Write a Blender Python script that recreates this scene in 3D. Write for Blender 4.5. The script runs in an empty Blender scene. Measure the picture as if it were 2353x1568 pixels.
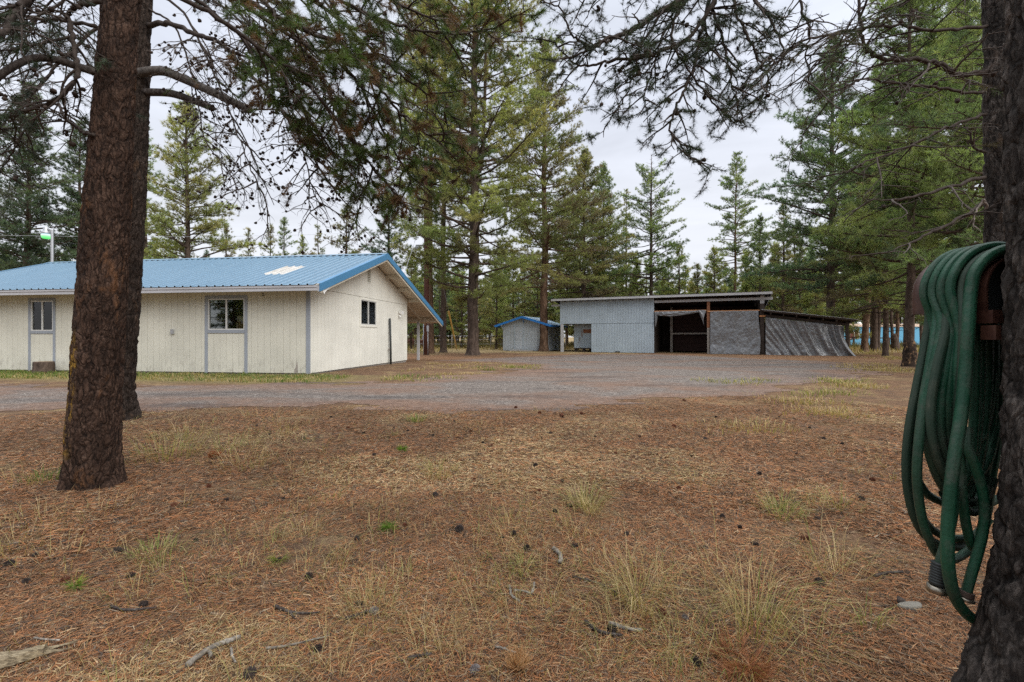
import bpy, math, random
import numpy as np
from mathutils import Vector, Matrix, noise as mnoise

scene = bpy.context.scene
COL = scene.collection
R = math.radians

# ------------------------------------------------------------------ camera
F = 1060.0            # focal length in units of a 2353 px wide picture
EYE = 1.10
HOR = 774.0           # horizon row in the same units
cam_d = bpy.data.cameras.new("camera")
cam = bpy.data.objects.new("camera", cam_d)
COL.objects.link(cam)
cam_d.sensor_width = 36.0
cam_d.lens = 36.0 * F / 2353.0
cam_d.shift_y = -(784.0 - HOR) / 2353.0
cam_d.clip_start = 0.05
cam_d.clip_end = 1500.0
cam.location = (0, 0, EYE)
cam.rotation_euler = (R(90), 0, 0)
scene.camera = cam

# ------------------------------------------------------------------ light
SUN_EL, SUN_AZ = 34.0, 136.0      # azimuth measured from +Y clockwise
world = bpy.data.worlds.new("World")
scene.world = world
world.use_nodes = True
wt = world.node_tree
wt.nodes.clear()
def wn(t, **k):
    n = wt.nodes.new(t)
    for a, b in k.items():
        setattr(n, a, b)
    return n
wo = wn('ShaderNodeOutputWorld')
wb = wn('ShaderNodeBackground')
wb.inputs['Strength'].default_value = 0.1
sky = wn('ShaderNodeTexSky', sky_type='NISHITA', sun_disc=False)
sky.sun_elevation = R(SUN_EL)
sky.sun_rotation = R(SUN_AZ)
tc = wn('ShaderNodeTexCoord')
sep = wn('ShaderNodeSeparateXYZ')
wt.links.new(tc.outputs['Generated'], sep.inputs[0])
# overcast dome: brighter overhead than at the horizon
ramp = wn('ShaderNodeValToRGB')
e = ramp.color_ramp.elements
e[0].position = 0.0; e[0].color = (0.73, 0.74, 0.78, 1)
e[1].position = 1.0; e[1].color = (1.0, 1.0, 1.0, 1)
e.new(0.22).color = (0.70, 0.72, 0.775, 1)
e.new(0.45).color = (0.64, 0.675, 0.765, 1)
e.new(0.60).color = (0.67, 0.71, 0.80, 1)
wt.links.new(sep.outputs['Z'], ramp.inputs[0])
mul = wn('ShaderNodeMath', operation='MULTIPLY_ADD')   # gain with height
mp = wn('ShaderNodeMapRange', clamp=True)
mp.inputs['From Min'].default_value = 0.60
mp.inputs['From Max'].default_value = 1.0
mp.inputs['To Min'].default_value = 11.4
mp.inputs['To Max'].default_value = 34.0
wt.links.new(sep.outputs['Z'], mp.inputs['Value'])
mapn = wn('ShaderNodeMapping')
mapn.inputs['Scale'].default_value = (1.3, 1.3, 6.0)
wt.links.new(tc.outputs['Generated'], mapn.inputs[0])
nz = wn('ShaderNodeTexNoise')
nz.inputs['Scale'].default_value = 2.2
nz.inputs['Detail'].default_value = 6.0
nz.inputs['Roughness'].default_value = 0.55
nz.inputs['Distortion'].default_value = 0.4
wt.links.new(mapn.outputs[0], nz.inputs['Vector'])
nmr = wn('ShaderNodeMapRange')
nmr.inputs['From Min'].default_value = 0.3
nmr.inputs['From Max'].default_value = 0.75
nmr.inputs['To Min'].default_value = 0.86
nmr.inputs['To Max'].default_value = 1.10
wt.links.new(nz.outputs['Fac'], nmr.inputs['Value'])
gm = wn('ShaderNodeMath', operation='MULTIPLY')
wt.links.new(mp.outputs[0], gm.inputs[0])
wt.links.new(nmr.outputs[0], gm.inputs[1])
vs = wn('ShaderNodeVectorMath', operation='SCALE')
wt.links.new(ramp.outputs[0], vs.inputs[0])
wt.links.new(gm.outputs[0], vs.inputs['Scale'])
mx = wn('ShaderNodeMix', data_type='RGBA')
mx.inputs['Factor'].default_value = 0.93
wt.links.new(sky.outputs[0], mx.inputs['A'])
wt.links.new(vs.outputs[0], mx.inputs['B'])
wt.links.new(mx.outputs['Result'], wb.inputs['Color'])
wt.links.new(wb.outputs[0], wo.inputs[0])

sun_d = bpy.data.lights.new("sun", 'SUN')
sun_d.energy = 2.2
sun_d.angle = R(45)
sun_d.color = (1.0, 0.96, 0.90)
sun = bpy.data.objects.new("sun", sun_d)
COL.objects.link(sun)
_az, _el = R(SUN_AZ), R(SUN_EL)
_sd = Vector((math.sin(_az) * math.cos(_el), math.cos(_az) * math.cos(_el), math.sin(_el)))
sun.rotation_euler = _sd.to_track_quat('Z', 'Y').to_euler()
sun.location = _sd * 60

scene.view_settings.view_transform = 'Standard'
scene.view_settings.look = 'None'
scene.view_settings.gamma = 1.0
scene.view_settings.exposure = 0.24
scene.render.engine = 'CYCLES'
cy = scene.cycles
cy.max_bounces = 6
cy.diffuse_bounces = 3
cy.glossy_bounces = 3
cy.transmission_bounces = 4
cy.transparent_max_bounces = 8
cy.use_denoising = False
cy.use_adaptive_sampling = False
cy.sample_clamp_indirect = 6.0

# ------------------------------------------------------------------ helpers
def srgb(r, g, b):
    f = lambda c: (c / 12.92 if c <= 0.04045 else ((c + 0.055) / 1.055) ** 2.4)
    return (f(r / 255), f(g / 255), f(b / 255))

def P(x, y, Y):
    """a point at depth Y (metres) given as a direction of the 2353 px picture"""
    return np.array([(x - 1176.5) / F * Y, Y, EYE - (y - HOR) / F * Y])

def sstep(a, b, x):
    t = np.clip((np.asarray(x, float) - a) / (b - a), 0, 1)
    return t * t * (3 - 2 * t)

def _hash(ix, iy, iz):
    h = (ix.astype(np.int64) * 374761393 + iy.astype(np.int64) * 668265263 + iz.astype(np.int64) * 2147483647) & 0xffffffff
    h = ((h ^ (h >> 13)) * 1274126177) & 0xffffffff
    h = h ^ (h >> 16)
    return (h & 0xffffff) / float(0xffffff)

def vnoise(p):
    """value noise in 0..1 of an (N,3) array"""
    p = np.asarray(p, float)
    i = np.floor(p).astype(np.int64)
    f = p - i
    f = f * f * (3 - 2 * f)
    out = 0
    for dx in (0, 1):
        wx = f[:, 0] if dx else 1 - f[:, 0]
        for dy in (0, 1):
            wy = f[:, 1] if dy else 1 - f[:, 1]
            for dz in (0, 1):
                wz = f[:, 2] if dz else 1 - f[:, 2]
                out = out + wx * wy * wz * _hash(i[:, 0] + dx, i[:, 1] + dy, i[:, 2] + dz)
    return out

def fbm(p, oct=4, gain=0.5):
    a, s, n = 1.0, 0.0, 0.0
    p = np.asarray(p, float)
    for k in range(oct):
        s = s + a * vnoise(p * (2.03 ** k) + 17.3 * k)
        n += a
        a *= gain
    return s / n

def gz(x, y):
    """height of the ground"""
    x = np.atleast_1d(np.asarray(x, float)); y = np.atleast_1d(np.asarray(y, float))
    x, y = np.broadcast_arrays(x, y)
    h = -0.15 * sstep(15, 31, y)
    q = np.stack([x * 1.4, y * 1.4, np.zeros_like(x)], -1).reshape(-1, 3)
    q2 = q * 3.1 + 5
    h = h + ((vnoise(q).reshape(x.shape) - .5) * 0.05 + (vnoise(q2).reshape(x.shape) - .5) * 0.022) * (1 - sstep(4.5, 6.2, y))
    return h

def gz1(x, y):
    return float(gz(x, y)[0])

def G(x, y):
    """ground point seen in that direction"""
    Y = F * EYE / (y - HOR)
    for _ in range(4):
        X = (x - 1176.5) / F * Y
        Y = F * (EYE - gz1(X, Y)) / (y - HOR)
    X = (x - 1176.5) / F * Y
    return np.array([X, Y, gz1(X, Y)])

class MB:
    """collects triangles and quads, builds ONE mesh object"""
    def __init__(self):
        self.v = []; self.q = []; self.t = []; self.c = []; self.qm = []; self.tm = []; self.n = 0; self.hascol = False
    def add(self, v, quads=None, tris=None, col=None, m=0):
        v = np.asarray(v, np.float32).reshape(-1, 3)
        if quads is not None and len(quads):
            q = np.asarray(quads, np.int64).reshape(-1, 4) + self.n
            self.q.append(q); self.qm.append(np.full(len(q), m, np.int32))
        if tris is not None and len(tris):
            t = np.asarray(tris, np.int64).reshape(-1, 3) + self.n
            self.t.append(t); self.tm.append(np.full(len(t), m, np.int32))
        if col is not None:
            self.hascol = True
            c = np.asarray(col, np.float32)
            if c.ndim == 1:
                c = np.tile(c[:3], (len(v), 1))
        else:
            c = np.ones((len(v), 3), np.float32)
        self.v.append(v); self.c.append(c)
        self.n += len(v)
        return self
    def hexa(self, p, m=0, col=None):
        """8 corners: bottom 4 counter-clockwise, then top 4"""
        return self.add(p, [[3, 2, 1, 0], [4, 5, 6, 7], [0, 1, 5, 4], [1, 2, 6, 5], [2, 3, 7, 6], [3, 0, 4, 7]], m=m, col=col)
    def box(self, x0, x1, y0, y1, z0, z1, m=0, col=None):
        return self.hexa([(x0, y0, z0), (x1, y0, z0), (x1, y1, z0), (x0, y1, z0), (x0, y0, z1), (x1, y0, z1), (x1, y1, z1), (x0, y1, z1)], m, col)
    def bar(self, a, b, w, h, up=(0, 0, 1), m=0, col=None):
        a = np.array(a, float); b = np.array(b, float)
        d = b - a; d /= np.linalg.norm(d)
        s = np.cross(d, up); s /= np.linalg.norm(s)
        u = np.cross(s, d)
        s = s * w / 2; u = u * h / 2
        return self.hexa([a - s - u, a + s - u, b + s - u, b - s - u, a - s + u, a + s + u, b + s + u, b - s + u], m, col)
    def tube(self, pts, rad, n=6, caps=True, m=0, col=None, flat=None):
        pts = np.asarray(pts, float); k = len(pts)
        rad = np.broadcast_to(np.asarray(rad, float), (k,))
        tg = np.gradient(pts, axis=0)
        tg /= (np.linalg.norm(tg, axis=1, keepdims=True) + 1e-9)
        ref = np.array([0.31, 0.17, 0.93]) if abs(tg[0, 2]) < .9 else np.array([0.93, 0.31, 0.17])
        s = np.cross(tg, ref); s /= (np.linalg.norm(s, axis=1, keepdims=True) + 1e-9)
        u = np.cross(s, tg)
        a = np.linspace(0, 2 * np.pi, n, endpoint=False)
        ring = (np.cos(a)[None, :, None] * s[:, None, :] + np.sin(a)[None, :, None] * u[:, None, :]) * rad[:, None, None]
        v = (pts[:, None, :] + ring).reshape(-1, 3)
        i = np.arange(k - 1)[:, None] * n; j = np.arange(n)[None, :]; j2 = (j + 1) % n
        q = np.stack([i + j, i + j2, i + n + j2, i + n + j], -1).reshape(-1, 4)
        tr = None
        if caps:
            v = np.vstack([v, pts[:1], pts[-1:]])
            c0, c1 = k * n, k * n + 1
            jj = np.arange(n); jn = (jj + 1) % n
            tr = np.vstack([np.stack([np.full(n, c0), jn, jj], -1), np.stack([np.full(n, c1), (k - 1) * n + jj, (k - 1) * n + jn], -1)])
        if col is not None and np.ndim(col) == 2:
            cc = np.repeat(np.asarray(col), n, axis=0)
            if caps: cc = np.vstack([cc, cc[:1], cc[-1:]])
            col = cc
        return self.add(v, q, tr, col=col, m=m)
    def lathe(self, prof, n=24, center=(0, 0, 0), m=0, col=None):
        """prof: list of (radius, z)"""
        prof = np.asarray(prof, float); k = len(prof)
        a = np.linspace(0, 2 * np.pi, n, endpoint=False)
        v = np.stack([prof[:, 0:1] * np.cos(a), prof[:, 0:1] * np.sin(a), np.repeat(prof[:, 1:2], n, 1)], -1).reshape(-1, 3) + np.asarray(center, float)
        i = np.arange(k - 1)[:, None] * n; j = np.arange(n)[None, :]; j2 = (j + 1) % n
        return self.add(v, np.stack([i + j, i + j2, i + n + j2, i + n + j], -1).reshape(-1, 4), m=m, col=col)
    def build(self, name, mats, parent=None, smooth=False, loc=None):
        V = np.concatenate(self.v) if self.v else np.zeros((0, 3), np.float32)
        nq = sum(len(x) for x in self.q); nt = sum(len(x) for x in self.t)
        Q = np.concatenate(self.q) if nq else np.zeros((0, 4), np.int64)
        T = np.concatenate(self.t) if nt else np.zeros((0, 3), np.int64)
        me = bpy.data.meshes.new(name)
        me.vertices.add(len(V)); me.vertices.foreach_set('co', V.astype(np.float32).ravel())
        me.loops.add(nq * 4 + nt * 3)
        me.loops.foreach_set('vertex_index', np.concatenate([Q.ravel(), T.ravel()]).astype(np.int32))
        me.polygons.add(nq + nt)
        me.polygons.foreach_set('loop_start', np.concatenate([np.arange(nq) * 4, nq * 4 + np.arange(nt) * 3]).astype(np.int32))
        mi = np.concatenate(([np.concatenate(self.qm)] if nq else []) + ([np.concatenate(self.tm)] if nt else []))
        me.polygons.foreach_set('material_index', mi.astype(np.int32))
        me.polygons.foreach_set('use_smooth', np.full(nq + nt, bool(smooth)))
        if self.hascol:
            C = np.concatenate(self.c)
            at = me.color_attributes.new('Col', 'FLOAT_COLOR', 'POINT')
            at.data.foreach_set('color', np.hstack([C, np.ones((len(C), 1), np.float32)]).astype(np.float32).ravel())
        for mm in (mats if isinstance(mats, (list, tuple)) else [mats]):
            me.materials.append(mm)
        me.update(calc_edges=True)
        o = bpy.data.objects.new(name, me)
        COL.objects.link(o)
        if parent is not None:
            o.parent = parent
        if loc is not None:
            o.location = loc
        return o

def tag(o, label, cat, group=None, kind=None):
    if label: o['label'] = label
    if cat: o['category'] = cat
    if group: o['group'] = group
    if kind: o['kind'] = kind
    return o

def root(name, label, cat, loc=(0, 0, 0), rz=0.0, group=None):
    o = bpy.data.objects.new(name, None)
    o.empty_display_size = 0.2
    COL.objects.link(o)
    o.location = [float(c) for c in loc]
    o.rotation_euler = (0, 0, rz)
    return tag(o, label, cat, group)

def dup(o, loc=None, rz=None, scale=None, label=None, group=None):
    c = o.copy(); COL.objects.link(c)
    if loc is not None: c.location = [float(k) for k in loc]
    if rz is not None: c.rotation_euler = (o.rotation_euler[0], o.rotation_euler[1], rz)
    if scale is not None: c.scale = scale if hasattr(scale, '__len__') else (scale,) * 3
    if label: c['label'] = label
    if group: c['group'] = group
    for ch in list(o.children):
        d = ch.copy(); COL.objects.link(d); d.parent = c
        for gch in list(ch.children):
            g2 = gch.copy(); COL.objects.link(g2); g2.parent = d
    return c

def catmull(pts, per=8):
    p = np.asarray(pts, float)
    p = np.vstack([2 * p[0] - p[1], p, 2 * p[-1] - p[-2]])
    out = []
    t = np.linspace(0, 1, per, endpoint=False)[:, None]
    for i in range(1, len(p) - 2):
        a, b, c, d = p[i - 1], p[i], p[i + 1], p[i + 2]
        out.append(.5 * ((2 * b) + (c - a) * t + (2 * a - 5 * b + 4 * c - d) * t ** 2 + (3 * b - a - 3 * c + d) * t ** 3))
    out.append(p[-2:-1])
    return np.vstack(out)

def resample(pts, n):
    pts = np.asarray(pts, float)
    L = np.concatenate([[0], np.cumsum(np.linalg.norm(np.diff(pts, axis=0), axis=1))])
    t = np.linspace(0, L[-1], n)
    return np.stack([np.interp(t, L, pts[:, k]) for k in range(pts.shape[1])], -1)

# ------------------------------------------------------------------ materials
class NT:
    def __init__(self, name):
        self.m = bpy.data.materials.new(name); self.m.use_nodes = True
        self.t = self.m.node_tree; self.t.nodes.clear()
        self.out = self.n('ShaderNodeOutputMaterial')
    def n(self, typ, **k):
        nd = self.t.nodes.new(typ)
        for a, b in k.items(): setattr(nd, a, b)
        return nd
    def l(self, a, b): self.t.links.new(a, b)
    def coord(self, scale=(1, 1, 1), which='Object', rot=(0, 0, 0)):
        c = self.n('ShaderNodeTexCoord'); mp = self.n('ShaderNodeMapping')
        mp.inputs['Scale'].default_value = scale; mp.inputs['Rotation'].default_value = rot
        self.l(c.outputs[which], mp.inputs[0]); return mp.outputs[0]
    def world(self, scale=(1, 1, 1)):
        c = self.n('ShaderNodeNewGeometry'); mp = self.n('ShaderNodeMapping')
        mp.inputs['Scale'].default_value = scale
        self.l(c.outputs['Position'], mp.inputs[0]); return mp.outputs[0]
    def noise(self, vec, scale, detail=4, rough=.55, dist=0.0):
        nd = self.n('ShaderNodeTexNoise')
        nd.inputs['Scale'].default_value = scale; nd.inputs['Detail'].default_value = detail
        nd.inputs['Roughness'].default_value = rough; nd.inputs['Distortion'].default_value = dist
        self.l(vec, nd.inputs['Vector']); return nd.outputs['Fac']
    def voro(self, vec, scale, feature='F1', out='Distance', rnd=1.0):
        nd = self.n('ShaderNodeTexVoronoi', feature=feature)
        nd.inputs['Scale'].default_value = scale; nd.inputs['Randomness'].default_value = rnd
        self.l(vec, nd.inputs['Vector']); return nd.outputs[out]
    def ramp(self, fac, stops):
        nd = self.n('ShaderNodeValToRGB'); el = nd.color_ramp.elements
        while len(el) < len(stops): el.new(0.5)
        for q, (p, c) in zip(el, stops):
            q.position = p; q.color = (*c, 1) if len(c) == 3 else c
        self.l(fac, nd.inputs[0]); return nd.outputs[0]
    def rng(self, v, a, b, c=0.0, d=1.0):
        nd = self.n('ShaderNodeMapRange', clamp=True)
        for i, k in zip((1, 2, 3, 4), (a, b, c, d)): nd.inputs[i].default_value = k
        self.l(v, nd.inputs[0]); return nd.outputs[0]
    def mix(self, f, a, b, mode='MIX'):
        nd = self.n('ShaderNodeMix', data_type='RGBA', blend_type=mode)
        for s, k in (('Factor', f), ('A', a), ('B', b)):
            i = nd.inputs[s] if s != 'Factor' else nd.inputs[0]
            if s != 'Factor': i = nd.inputs[6 if s == 'A' else 7]
            if hasattr(k, 'is_output'): self.l(k, i)
            elif isinstance(k, (int, float)): i.default_value = k
            else: i.default_value = (*k, 1)
        return nd.outputs[2]
    def math(self, op, a, b=None, clamp=False):
        nd = self.n('ShaderNodeMath', operation=op, use_clamp=clamp)
        for i, k in enumerate((a, b)):
            if k is None: continue
            if hasattr(k, 'is_output'): self.l(k, nd.inputs[i])
            else: nd.inputs[i].default_value = k
        return nd.outputs[0]
    def attr(self, name='Col', out='Color'):
        nd = self.n('ShaderNodeAttribute', attribute_name=name); return nd.outputs[out]
    def bump(self, h, strength=.5, dist=.01, normal=None):
        nd = self.n('ShaderNodeBump'); nd.inputs['Strength'].default_value = strength; nd.inputs['Distance'].default_value = dist
        self.l(h, nd.inputs['Height'])
        if normal is not None: self.l(normal, nd.inputs['Normal'])
        return nd.outputs[0]
    def pbr(self, col, rough=.8, metal=0.0, spec=.3, normal=None, **extra):
        b = self.n('ShaderNodeBsdfPrincipled')
        for k, v in (('Base Color', col), ('Roughness', rough), ('Metallic', metal), ('Specular IOR Level', spec)):
            if hasattr(v, 'is_output'): self.l(v, b.inputs[k])
            elif isinstance(v, (int, float)): b.inputs[k].default_value = v
            else: b.inputs[k].default_value = (*v, 1)
        if normal is not None: self.l(normal, b.inputs['Normal'])
        for k, v in extra.items(): b.inputs[k].default_value = v
        self.l(b.outputs[0], self.out.inputs[0]); self.b = b
        return self.m

def m_plain(name, col, rough=.7, metal=0, var=.12, scale=6, spec=.3, bump=0.0):
    t = NT(name); v = t.coord()
    n = t.noise(v, scale, 5)
    c = t.mix(n, tuple(k * (1 - var) for k in col), tuple(min(1, k * (1 + var)) for k in col))
    nb = t.bump(t.noise(v, scale * 8, 4), bump, .01) if bump else None
    return t.pbr(c, rough, metal, spec, nb)

def m_paint(name, col, dirt=(.16, .13, .10), amt=.5, base_dirt=1.0, streak=1.0, zlow=0.0, zhigh=.5, peel=None):
    """weathered painted boards: vertical streaks, splash dirt low down, small scuffs"""
    t = NT(name)
    v = t.coord(); vs = t.coord((9, 9, .5)); sp = t.n('ShaderNodeSeparateXYZ'); t.l(v, sp.inputs[0])
    n1 = t.noise(vs, 1.2, 6, .6)
    n2 = t.noise(v, 1.1, 4)
    c = t.mix(t.rng(n2, .35, .7), tuple(k * .90 for k in col), tuple(min(1, k * 1.06) for k in col))
    c = t.mix(t.math('MULTIPLY', t.rng(n1, .52, .80), amt * streak), c, tuple(.55 * a + .45 * b for a, b in zip(col, dirt)))
    low = t.rng(sp.outputs[2], zhigh, zlow, 0, 1)
    blot = t.rng(t.noise(t.coord((5, 5, 2.2)), 2.2, 6, .65), .50, .72)
    c = t.mix(t.math('MULTIPLY', t.math('MULTIPLY', low, blot), base_dirt), c, dirt)
    sc = t.rng(t.noise(t.coord((6, 6, 2)), 3.0, 7, .7), .66, .74)
    c = t.mix(t.math('MULTIPLY', sc, amt * .6), c, tuple(.4 * a + .6 * b for a, b in zip(col, dirt)))
    if peel:
        pl = t.rng(t.noise(t.coord((8, 8, 1.0)), 4.0, 6, .7), .60, .66)
        c = t.mix(t.math('MULTIPLY', pl, peel), c, (.20, .17, .15))
    nb = t.bump(t.noise(t.coord((60, 60, 2)), 2.0, 4), .08, .002)
    return t.pbr(c, .75, 0, .25, nb)

def m_bark(name, dark, mid, light, scale=1.0, patch=None, stretch=3.0, bump=1.0):
    t = NT(name)
    v = t.coord((scale, scale, scale / stretch))
    n0 = t.noise(v, 9, 6, .65, 1.2)
    n1 = t.noise(t.coord((scale, scale, scale * .8)), 30, 5, .6)
    vo = t.voro(v, 14)
    c = t.ramp(n0, [(.34, dark), (.50, mid), (.66, light)])
    c = t.mix(t.rng(vo, .15, .55, .55, 1.0), (0.012, 0.010, 0.009), c)
    c = t.mix(t.math('MULTIPLY', t.rng(n1, .35, .7), .55), c, tuple(k * .45 for k in mid))
    if patch:
        pn = t.rng(t.noise(t.coord((scale, scale, scale * .4)), 3.2, 4, .6), .56, .70)
        c = t.mix(t.math('MULTIPLY', pn, .75), c, patch)
    h = t.math('ADD', t.math('MULTIPLY', n0, .8), t.math('ADD', t.math('MULTIPLY', vo, .6), t.math('MULTIPLY', n1, .35)))
    return t.pbr(c, .95, 0, .12, t.bump(h, bump, .03 / scale))

def m_foliage(name, trans=.42, rough=.6):
    """needles: colour of each tuft from the mesh, some light comes through"""
    t = NT(name)
    a = t.attr()
    d = t.n('ShaderNodeBsdfPrincipled'); t.l(a, d.inputs['Base Color'])
    d.inputs['Roughness'].default_value = rough; d.inputs['Specular IOR Level'].default_value = .25
    tr = t.n('ShaderNodeBsdfTranslucent')
    t.l(t.mix(1.0, a, (1.0, 1.1, .55), 'MULTIPLY'), tr.inputs[0])
    mx = t.n('ShaderNodeMixShader'); mx.inputs[0].default_value = trans
    t.l(d.outputs[0], mx.inputs[1]); t.l(tr.outputs[0], mx.inputs[2]); t.l(mx.outputs[0], t.out.inputs[0])
    return t.m

M = {}
M['cream'] = m_paint('cream_siding', (.61, .595, .515), dirt=(.30, .28, .24), amt=.22, base_dirt=.85, zlow=.05, zhigh=.7)
M['cream_old'] = m_paint('weathered_cream_siding', (.72, .71, .64), dirt=(.38, .36, .32), amt=.42, base_dirt=.5, zlow=.0, zhigh=.5)
M['groove'] = m_plain('groove_shadow', (.36, .33, .26))
M['trim'] = m_paint('blue_grey_trim', (.29, .315, .355), dirt=(.16, .13, .10), amt=.4, base_dirt=.9, zhigh=.6)
M['fascia'] = m_paint('weathered_grey_fascia', (.42, .42, .44), dirt=(.22, .20, .18), amt=.6, base_dirt=0)
M['soffit'] = m_plain('soffit_boards', (.62, .57, .47), .8, scale=3)
M['blue_trim'] = m_plain('blue_metal_trim', (.055, .185, .34), .42, scale=2, spec=.5)
M['alu'] = m_plain('window_metal', (.62, .62, .60), .45, .3)
M['white'] = m_plain('white_paint', (.74, .74, .72), .6)
M['dark'] = m_plain('dark_interior', (.035, .032, .03), .9)
M['concrete'] = m_plain('concrete', (.30, .28, .26), .9, var=.25, bump=.3)
M['soil'] = m_plain('dark_soil', (.055, .042, .033), .95, var=.3, bump=.5)
M['black'] = m_plain('black_pipe', (.03, .034, .034), .5)
M['galv'] = m_plain('galvanised_metal', (.42, .43, .45), .45, .55, scale=9)
M['shed'] = m_paint('grey_blue_shed_siding', (.40, .475, .535), dirt=(.26, .29, .31), amt=.30, base_dirt=.5, zlow=0, zhigh=.9)
M['shed2'] = m_paint('grey_shed_boards', (.42, .46, .495), dirt=(.17, .17, .17), amt=.4, base_dirt=.5, zlow=0, zhigh=.5)
M['shed_trim'] = m_paint('pale_grey_trim', (.46, .46, .47), dirt=(.2, .19, .18), amt=.7, base_dirt=0, peel=.4)
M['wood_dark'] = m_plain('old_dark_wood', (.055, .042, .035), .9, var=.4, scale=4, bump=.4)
M['wood_red'] = m_plain('reddish_plywood', (.24, .105, .055), .8, var=.3, scale=7)
M['wood_orange'] = m_plain('new_lumber', (.52, .24, .10), .7, var=.15, scale=5)
M['wood_grey'] = m_plain('weathered_wood', (.30, .27, .24), .9, var=.3, scale=12, bump=.4)
M['pole'] = m_plain('creosote_pole', (.10, .042, .030), .8, var=.45, scale=3, bump=.3)
M['yellow'] = m_plain('yellow_guy_guard', (.72, .46, .13), .55)
M['rust'] = m_plain('rusty_barrel', (.11, .045, .035), .8, var=.5, scale=5)
M['sky_blue'] = m_plain('light_blue_siding', (.12, .36, .56), .7, var=.1)
M['maroon'] = m_plain('maroon_shutter', (.13, .02, .028), .7)
M['wire'] = m_plain('wire', (.34, .35, .38), .5, .3)
M['needle'] = m_foliage('pine_needles', .56)
M['needle_near'] = m_foliage('near_pine_needles', .25, .5)
M['grass'] = m_foliage('grass_blades', .35)
M['litter'] = m_foliage('fallen_needles', .10, .75)

def m_roof():
    t = NT('blue_ribbed_metal_roof')
    v = t.coord()
    n = t.noise(t.coord((1.2, .35, .35)), 2.2, 5, .6)
    c = t.mix(n, (.105, .195, .285), (.145, .24, .325))
    n2 = t.rng(t.noise(t.coord((5, .5, .5)), 2.0, 6, .7), .60, .78)
    c = t.mix(t.math('MULTIPLY', n2, .35), c, (.24, .33, .41))
    return t.pbr(c, t.rng(n, .3, .7, .30, .44), 0.0, .7)
M['roof'] = m_roof()
t = NT('translucent_roof_sheet'); M['skylight'] = t.pbr(t.ramp(t.noise(t.coord((3, .6, 1)), 2.0, 5), [(.35, (.40, .38, .34)), (.6, (.50, .49, .47))]), .5, 0, .4)

def m_glass():
    t = NT('window_glass')
    g = t.n('ShaderNodeBsdfGlossy'); g.inputs['Roughness'].default_value = .02
    tr = t.n('ShaderNodeBsdfTransparent'); tr.inputs[0].default_value = (.82, .85, .84, 1)
    fr = t.n('ShaderNodeFresnel'); fr.inputs[0].default_value = 1.5
    mx = t.n('ShaderNodeMixShader'); t.l(t.math('MULTIPLY', fr.outputs[0], 1.0, True), mx.inputs[0])
    t.l(tr.outputs[0], mx.inputs[1]); t.l(g.outputs[0], mx.inputs[2]); t.l(mx.outputs[0], t.out.inputs[0])
    return t.m
M['glass'] = m_glass()

def m_tarp():
    t = NT('silver_grey_tarp')
    v = t.coord()
    cr = t.noise(t.coord((1, 1, 1)), 5.5, 7, .62, 1.4)
    cr2 = t.noise(t.coord((1, 1, .45)), 16, 4, .6, .8)
    rid = t.math('ABSOLUTE', t.math('SUBTRACT', t.noise(t.coord((1, 1, .8), rot=(0, .5, 0)), 3.2, 3, .5, .6), .5))
    rid2 = t.math('ABSOLUTE', t.math('SUBTRACT', t.noise(t.coord((1, 1, 1.3), rot=(0, -.7, .3)), 7.0, 3, .5, .8), .5))
    c = t.mix(t.noise(v, 1.4, 4), (.13, .135, .145), (.21, .215, .225))
    h = t.math('ADD', t.math('MULTIPLY', rid, -3.0), t.math('ADD', t.math('MULTIPLY', rid2, -1.6), t.math('ADD', t.math('MULTIPLY', cr, .5), t.math('MULTIPLY', cr2, .25))))
    return t.pbr(c, .30, 0.15, .8, t.bump(h, .32, .035))
M['tarp'] = m_tarp()

M['bark_big'] = m_bark('old_pine_bark', (.026, .019, .016), (.070, .045, .034), (.120, .080, .060), 1.0, patch=(.16, .08, .035))
M['bark_dark'] = m_bark('black_pine_bark', (.014, .012, .011), (.040, .032, .028), (.080, .064, .055), 1.0, stretch=2.6, bump=1.2)
M['bark_far'] = m_bark('pine_bark', (.050, .037, .030), (.105, .076, .060), (.165, .120, .095), .45, bump=.8)
M['bark_red'] = m_bark('orange_pine_bark', (.060, .038, .026), (.150, .092, .060), (.25, .165, .115), .45, bump=.8)
M['limb'] = m_bark('grey_limb_bark', (.030, .025, .023), (.062, .050, .045), (.13, .115, .105), 3.0, bump=.6)
M['deadlimb'] = m_bark('dead_limb_bark', (.10, .086, .072), (.22, .195, .165), (.38, .345, .30), 3.0, bump=.5)
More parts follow.
